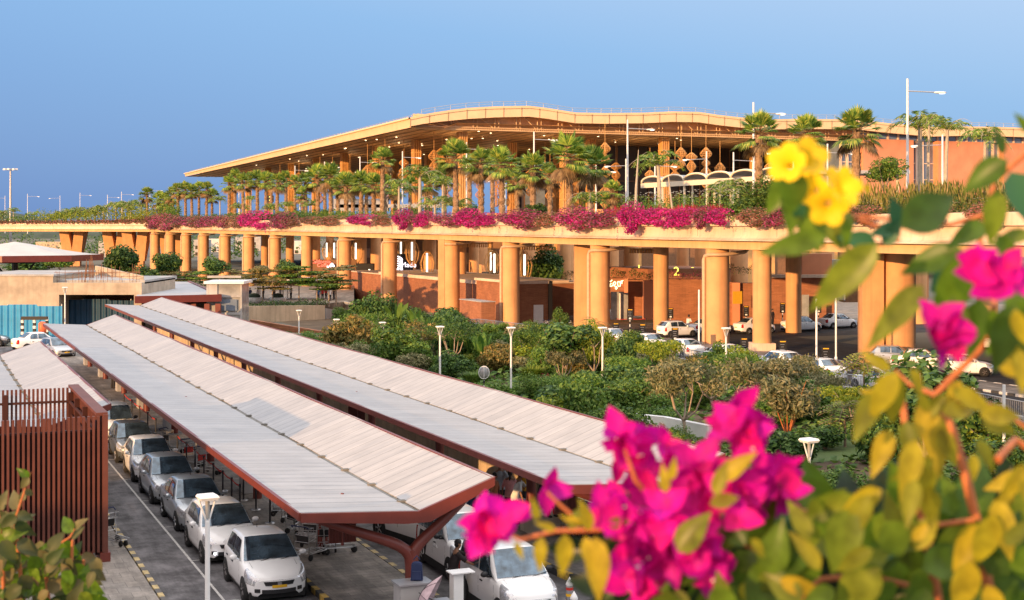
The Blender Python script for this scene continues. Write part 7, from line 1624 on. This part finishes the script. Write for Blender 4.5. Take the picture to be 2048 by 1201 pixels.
# ------------------------------------------------------------ blurred foreground plants
leafmat('fg_green', [(.025, .065, .01), (.06, .12, .012), (.10, .17, .015), (.18, .20, .02)], .4, .35, (.3, .45, .02), 45, .5, 1.3); leafmat('fg_yellow', [(.10, .15, .012), (.22, .24, .015), (.42, .36, .02), (.55, .40, .03)], .4, .45, (.7, .52, .02), 45, .55, 1.25)
leafmat('fg_dark', [(.010, .025, .008), (.02, .05, .012), (.045, .08, .02), (.09, .09, .025)], .25, .35, None, 45, .45, 1.3); leafmat('fg_bluegreen', [(.03, .12, .05), (.05, .15, .06)], .3, .35)
leafmat('bract', [(.76, .004, .28), (.80, .006, .37), (.64, .008, .42), (.80, .008, .22)], .4, .6, (.8, .005, .34), 60, .6, 1.15); leafmat('yellow_petal', [(.95, .60, .01), (.95, .68, .015)], .35, .5, (1, .7, .02))
leafmat('fg_dull', [(.09, .10, .035), (.17, .15, .06), (.05, .08, .02), (.22, .16, .07)], .3, .5, None, 15)
def leaf(mb, p, dr, nr, L, wd, m=0, fold=.25, curl=.25, tip=True):
    dr = dr.normalized(); sd_ = dr.cross(nr); sd_ = sd_.normalized() if sd_.length > 1e-5 else dr.orthogonal().normalized(); nr = sd_.cross(dr).normalized(); rows = []
    for i in range(9):
        q = i/8; w_ = wd*L*.5*(sin(pi*q**.75)**.85)*(1-.25*q) if 0 < q < 1 else 0.0008; c = p+dr*L*q-nr*curl*L*q*q
        rows.append([c-sd_*w_+nr*w_*fold, c-sd_*w_*.5+nr*w_*fold*.3, c, c+sd_*w_*.5+nr*w_*fold*.3, c+sd_*w_+nr*w_*fold])
    mb.grid(rows, m)
rf = random.Random(77)
def px2(x_, y_, d_): return P(x_, y_, d_)
def fgleaf(mb, x_, y_, Lpx, ang, d_, wd=.55, fold=.25, curl=.2, face=None):
    """leaf whose base sits at a place, pointing at angle ang (degrees, 0 = right, 90 = up)"""
    p = px2(x_, y_, d_); a = radians(ang); L = Lpx*d_/F; dr = Vector((cos(a), rf.uniform(-.45, .45), sin(a))); nr = Vector((rf.uniform(-.5, .3), -1, rf.uniform(-.1, .7)))
    leaf(mb, p, dr, nr, L, wd, 0, fold, curl)
t = thing('bougainvillea_shrub', 'blurred magenta bougainvillea with yellow-green leaves filling the lower right foreground', 'bougainvillea', (1.0, 1.9, 9.0))
def part(mb, name, m): o = mb.build(name, m, t); o.location = (-1.0, -1.9, -9.0); return o
# stems
st = MB()
def stem(pts, r0=.006, r1=.003, d_=1.95): st.tube([px2(x_, y_, d_+dd) for x_, y_, dd in pts], [r0+(r1-r0)*i/(len(pts)-1) for i in range(len(pts))], 7)
stem([(1985, 1230, 0), (1962, 1080, 0), (1930, 950, .02), (1905, 860, .03), (1870, 790, .05), (1900, 760, .05), (1960, 700, .03), (1990, 610, 0)], .008, .004)
stem([(1880, 1230, .1), (1860, 1110, .08), (1835, 1000, .06), (1815, 900, .08), (1805, 800, .1)], .008, .005); stem([(1950, 1040, 0), (1880, 1050, -.02), (1840, 1040, 0)], .004, .003)
stem([(1870, 790, .05), (1820, 770, .1), (1790, 740, .1)], .004, .002); stem([(1995, 920, 0), (2030, 880, .05), (2060, 900, .05)], .006, .005); stem([(1900, 800, 0), (1980, 810, 0), (2060, 860, 0)], .004, .003); stem([(1960, 680, 0), (2030, 650, 0), (2070, 640, 0)], .004, .003)
stem([(1640, 1240, .1), (1560, 1130, .1), (1450, 1060, .1), (1330, 1030, .05), (1200, 1060, .0), (1110, 1062, 0), (1040, 1080, 0)], .006, .0025); stem([(1450, 1060, .1), (1500, 960, .05), (1470, 880, 0)], .004, .002); stem([(1330, 1030, .05), (1270, 960, 0), (1250, 900, 0)], .004, .002); stem([(1040, 1080, 0), (1000, 1060, 0), (975, 1050, 0)], .003, .002)
stem([(1180, 1060, 0), (1120, 1010, 0), (1095, 985, 0)], .003, .002); stem([(1340, 1040, .05), (1310, 1130, 0), (1300, 1220, 0)], .004, .003); stem([(2000, 420, .2), (1900, 450, .2), (1800, 440, .2), (1690, 430, .2), (1640, 390, .2)], .004, .002); stem([(2060, 300, .2), (1990, 360, .2), (1960, 480, .2), (1990, 610, .1)], .005, .004)
stem([(1800, 480, .2), (1700, 500, .2), (1650, 470, .2)], .003, .002); stem([(1700, 1230, .15), (1720, 1130, .15), (1660, 1040, .12), (1600, 1020, .1)], .006, .003); stem([(1560, 1240, .1), (1640, 1160, .1), (1730, 1150, .1), (1850, 1180, .1)], .005, .004)
part(st, 'stem', 'stem_orange')
# leaf groups, (x, y, length, angle) in the photograph
gy = [(1795, 745, 150, -115), (1790, 745, 190, -95), (1820, 740, 110, -60), (1850, 800, 130, -110), (1860, 820, 170, -85), (1830, 880, 160, -100), (1780, 860, 170, -110), (1850, 930, 170, -80), (1830, 960, 150, -110), (1905, 780, 130, -30), (1960, 830, 130, -10), (2040, 960, 130, -60),
      (2048, 930, 130, -130), (1990, 1000, 150, -70), (1990, 1030, 160, -110), (1955, 880, 90, -60), (1740, 990, 170, -120), (1745, 1100, 130, -140), (1940, 1120, 170, -100), (1780, 740, 80, 150), (1980, 690, 70, 20), (1990, 720, 150, 30), (2040, 700, 120, -90), (1890, 790, 110, -130), (2030, 620, 120, -80),
      (1075, 1040, 60, 100), (1110, 1060, 60, 160), (1140, 1060, 80, 60), (1180, 1060, 90, 110), (1085, 1075, 90, -100), (1130, 1070, 110, -100), (1170, 1075, 110, -80), (1190, 1075, 150, -85), (1165, 1050, 80, 160), (1215, 1050, 80, 10), (1030, 1085, 60, -60), (1440, 960, 110, 40), (1430, 990, 100, 80), (1420, 1010, 120, 20), (1350, 1180, 90, -60), (1500, 1080, 90, -50),
      (1620, 880+200, 110, 120), (2010, 1090, 130, 40), (1830, 1100, 130, 60), (1790, 1070, 110, 100), (1340, 960, 70, 80), (1330, 985, 80, 95), (1640, 1140, 110, 130), (1560, 1160, 110, -10)]
mb = MB()
for x_, y_, L, a in gy:
    fgleaf(mb, x_, y_, L*rf.uniform(.6, .85), a+rf.uniform(-8, 8), 1.8+rf.uniform(-.06, .1), .46)
    if y_ > 700 and x_ > 1700: fgleaf(mb, x_+rf.uniform(-40, 40), y_+rf.uniform(-30, 60), L*rf.uniform(.45, .7), a+rf.uniform(-50, 50), 1.85+rf.uniform(-.06, .1), .5)
part(mb, 'yellow_leaves', 'fg_yellow')
gg = [(1650, 472, 135, 195, .40), (1755, 488, 195, -133, .40), (1802, 455, 165, 28, .56), (1590, 342, 88, -92, .75), (1935, 508, 165, -108, .55), (1925, 500, 130, -160, .50), (1845, 572, 170, -137, .36), (1972, 448, 100, 205, .5), (1995, 380, 115, -95, .45), (2014, 320, 105, 216, .6),
      (2058, 264, 50, 132, .5), (2005, 310, 60, 100, .45), (2062, 468, 80, 190, .5), (1960, 598, 125, -98, .5), (2050, 555, 170, -95, .55), (2030, 610, 140, -110, .5), (1995, 470, 80, -60, .5), (1930, 520, 100, -80, .6), (1985, 620, 120, -70, .45), (2062, 600, 150, -120, .5), (1905, 590, 110, -75, .4), (1630, 420, 80, -75, .35), (1690, 435, 70, -85, .35)]
mb = MB()
for x_, y_, L, a, wd_ in gg: fgleaf(mb, x_, y_, L, a, 1.8+rf.uniform(-.05, .08), wd_)
for i in range(115):
    x_ = rf.uniform(1330, 2070); y_ = rf.uniform(1080 if x_ < 1600 else 1010, 1230); fgleaf(mb, x_, y_, rf.uniform(70, 150), rf.uniform(0, 360), 1.9+rf.uniform(-.1, .35), .62)
part(mb, 'green_leaves', 'fg_green')
mb = MB()
for i in range(330):
    x_ = rf.uniform(1430, 2080); y_ = rf.uniform(1030 if x_ > 1560 else 1140, 1260); fgleaf(mb, x_, y_, rf.uniform(80, 150), rf.uniform(0, 360), 2.15+rf.uniform(0, .45), .62)
for i in range(60): fgleaf(mb, rf.uniform(1160, 1480), rf.uniform(1000, 1210), rf.uniform(60, 100), rf.uniform(0, 360), 2.1, .6)
for x_, y_, L, a in ((1560, 1030, 120, 150), (1640, 1040, 110, 20), (1560, 1070, 110, 60), (1800, 1060, 190, 200), (1440, 1110, 120, -60), (1650, 1070, 150, 180), (1750, 1040, 150, 60), (1520, 1050, 110, 190), (1390, 1100, 110, -120)): fgleaf(mb, x_, y_, L, a, 2.15, .6)
part(mb, 'dark_leaves', 'fg_dark')
mb = MB()
for x_, y_, L, a in ((1800, 452, 62, 112), (1798, 456, 62, 190), (1752, 488, 75, 168), (1768, 490, 60, 60), (2022, 345, 125, -70), (1600, 1060, 70, 150), (1540, 1060, 90, 60), (1790, 1110, 110, 160), (1930, 506, 110, -125), (1595, 400, 55, -80)): fgleaf(mb, x_, y_, L, a, 2.05, .6)
part(mb, 'bluish_leaves', 'fg_bluegreen')
# bracts: three papery leaves round a small white tube
def bractflower(mb, x_, y_, Lpx, d_):
    p = px2(x_, y_, d_); ax = Vector((rf.uniform(-.9, .9), -1, rf.uniform(-.9, .9))).normalized(); a0 = rf.uniform(0, 6.28); e1 = ax.orthogonal().normalized(); e2 = ax.cross(e1)
    for k in range(3):
        a = a0+k*2.094; dr = e1*cos(a)+e2*sin(a)+ax*rf.uniform(.15, .7); leaf(mb, p, dr, ax-dr*.3, Lpx*d_/F*rf.uniform(.85, 1.1), .85, 0, .3, -.25)
areas = [((1265, 900), (62, 78), 15, 2.0), ((1310, 975), (50, 40), 6, 1.98), ((1468, 850), (58, 58), 14, 1.95), ((1510, 880), (35, 40), 5, 1.95), ((1400, 930), (60, 45), 11, 1.97), ((1420, 1010), (95, 50), 16, 1.95), ((1290, 1040), (80, 55), 14, 1.93), ((1280, 1130), (55, 60), 12, 1.92), ((1380, 1080), (80, 45), 13, 1.92), ((1420, 1145), (50, 40), 8, 1.9),
         ((1560, 975), (55, 50), 10, 1.95), ((1500, 1010), (50, 50), 8, 1.93), ((1300, 1190), (40, 30), 5, 1.92), ((975, 1052), (34, 30), 9, 1.95), ((1012, 1025), (16, 20), 3, 1.95), ((1090, 976), (8, 10), 2, 2.3), ((1345, 900), (30, 25), 3, 1.97), ((1200, 1010), (15, 15), 2, 1.93), ((1560, 930), (18, 30), 3, 1.95), ((1240, 1020), (40, 30), 6, 1.93), ((1460, 960), (60, 40), 8, 1.94), ((1330, 1110), (60, 50), 9, 1.94)]
for i, (c_, r_, n, d_) in enumerate(areas):
    mb = MB(); wt = MB()
    for k in range(max(2, int(n*.8))):
        a = rf.uniform(0, 6.28); q = math.sqrt(rf.random()); x_, y_ = c_[0]+r_[0]*q*cos(a)*.75, c_[1]+r_[1]*q*sin(a)*.75; dd = d_+rf.uniform(-.05, .07); bractflower(mb, x_, y_, rf.uniform(46, 62), dd)
        if rf.random() > .22: continue
        p = px2(x_, y_, dd); wt.tube([p, p+Vector((rf.uniform(-.006, .006), -.014, .004))], [.0012, .0018], 5)
    o = part(mb, 'flower_cluster', 'bract'); w_ = wt.build('stamen', 'white_bloom', o)
mb = MB()
for c_ in ((1960, 520), (1990, 545), (2010, 540), (1985, 575), (1950, 555), (2020, 570)): bractflower(mb, c_[0], c_[1], 62, 1.66)
part(mb, 'flower_cluster', 'bract'); mb = MB()
for c_ in ((1860, 665), (1890, 655), (1910, 680), (1880, 690), (1900, 650), (1875, 640)): bractflower(mb, c_[0], c_[1], 56, 1.66)
part(mb, 'flower_cluster', 'bract')
# yellow trumpet flowers
t = thing('yellow_trumpet_vine', 'sprig of blurred bright yellow trumpet flowers before the terracotta wing', 'flowering vine', (1.0, 2.0, 10.0))
def trumpet(x_, y_, rpx, d_, ax):
    mb = MB(); p = px2(x_, y_, d_); r_ = rpx*d_/F; ax = Vector(ax).normalized(); e1 = ax.orthogonal().normalized(); e2 = ax.cross(e1); rows = []
    for i in range(7):
        q = i/6; row = []
        for j in range(41):
            a = 2*pi*j/40; lob = 1-.24*(1-abs(cos(2.5*a)))**1.5*q; rr_ = r_*(.12+.88*q**1.6)*lob; h = r_*(-.9+1.0*q**.6-.12*q**4+.06*cos(5*a)*q); c = p+(e1*cos(a)+e2*sin(a))*rr_+ax*h; row.append(c)
        rows.append(row)
    mb.grid(rows); o = mb.build('flower', 'yellow_petal', t); o.location = (-1, -2, -10)
for a in ((1572, 325, 42, 1.8, (-.5, -1, .2)), (1618, 312, 44, 1.82, (.2, -1, .5)), (1657, 415, 42, 1.8, (-.2, -1, -.3)), (1692, 372, 42, 1.8, (.5, -1, .3)), (1625, 378, 36, 1.82, (-.6, -1, .1)), (1735, 378, 12, 2.0, (1, -1, 0)), (1606, 350, 26, 2.05, (-.1, -1, -.6)), (1668, 350, 22, 2.05, (.3, -1, .9))): trumpet(*a)
mb = MB()
for x_, y_, L, a in ((1590, 360, 110, -95), (1640, 420, 90, -60), (1690, 420, 80, -100), (1610, 400, 110, -75), (1580, 350, 90, -120)): fgleaf(mb, x_, y_, L, a, 2.07, .6)
o = mb.build('leaves', 'fg_green', t); o.location = (-1, -2, -10)
mb = MB(); mb.tube([px2(x_, y_, 2.08) for x_, y_ in ((1800, 470), (1720, 440), (1665, 415), (1630, 370), (1600, 330))], [.003, .003, .002, .002, .0015], 6); o = mb.build('stem', 'stem_orange', t); o.location = (-1, -2, -10)
# lower-left shrub, farther from the lens and nearly sharp
t = thing('leafy_shrub', 'drooping grey-green leafy shrub with orange stalks in the lower left corner', 'shrub', (-1.8, 5.0, 8.4))
mb = MB(); mg = MB(); st = MB(); D0 = 5.2
for pts in (((50, 1230), (38, 1120), (30, 1040), (50, 980), (62, 945)), ((100, 1230), (92, 1150), (100, 1100), (140, 1075), (150, 1058)), ((8, 1230), (6, 1130), (0, 1050), (-5, 1010)), ((140, 1230), (142, 1150), (145, 1080)), ((165, 1230), (160, 1180), (168, 1120))):
    st.tube([px2(x_, y_, D0) for x_, y_ in pts], [.008, .007, .005, .004, .0025][:len(pts)], 6)
    for a, b in zip(pts, pts[1:]):
        n = max(2, int(abs(a[1]-b[1])/9)+1)
        for k in range(n):
            q = rf.random(); x_, y_ = a[0]+(b[0]-a[0])*q, a[1]+(b[1]-a[1])*q; small = .55 if y_ < 1010 else 1
            fgleaf(mb if rf.random() < .4 else mg, x_, y_, rf.uniform(30, 52)*small, rf.choice([-1, 1])*rf.uniform(20, 80)-90*(rf.random() < .5)*1.0+(180 if rf.random() < .4 else 0), D0+rf.uniform(-.2, .2), .68, .3, .5)
for i in range(170):
    x_ = rf.uniform(-20, 190)*(1); y_ = rf.uniform(1085, 1240)+(0 if x_ < 180 else 30)
    if x_ > 120 and y_ < 1110: continue
    fgleaf(rf.choice([mb, mg, mg]), x_, y_, rf.uniform(30, 50), -90+rf.uniform(-70, 70), D0+rf.uniform(-.2, .7), .7, .3, .4)
o = mb.build('green_leaves', 'fg_green', t); o.location = (1.8, -5, -8.4); o = mg.build('dull_leaves', 'fg_dull', t); o.location = (1.8, -5, -8.4); o = st.build('stem', 'stem_orange', t); o.location = (1.8, -5, -8.4)
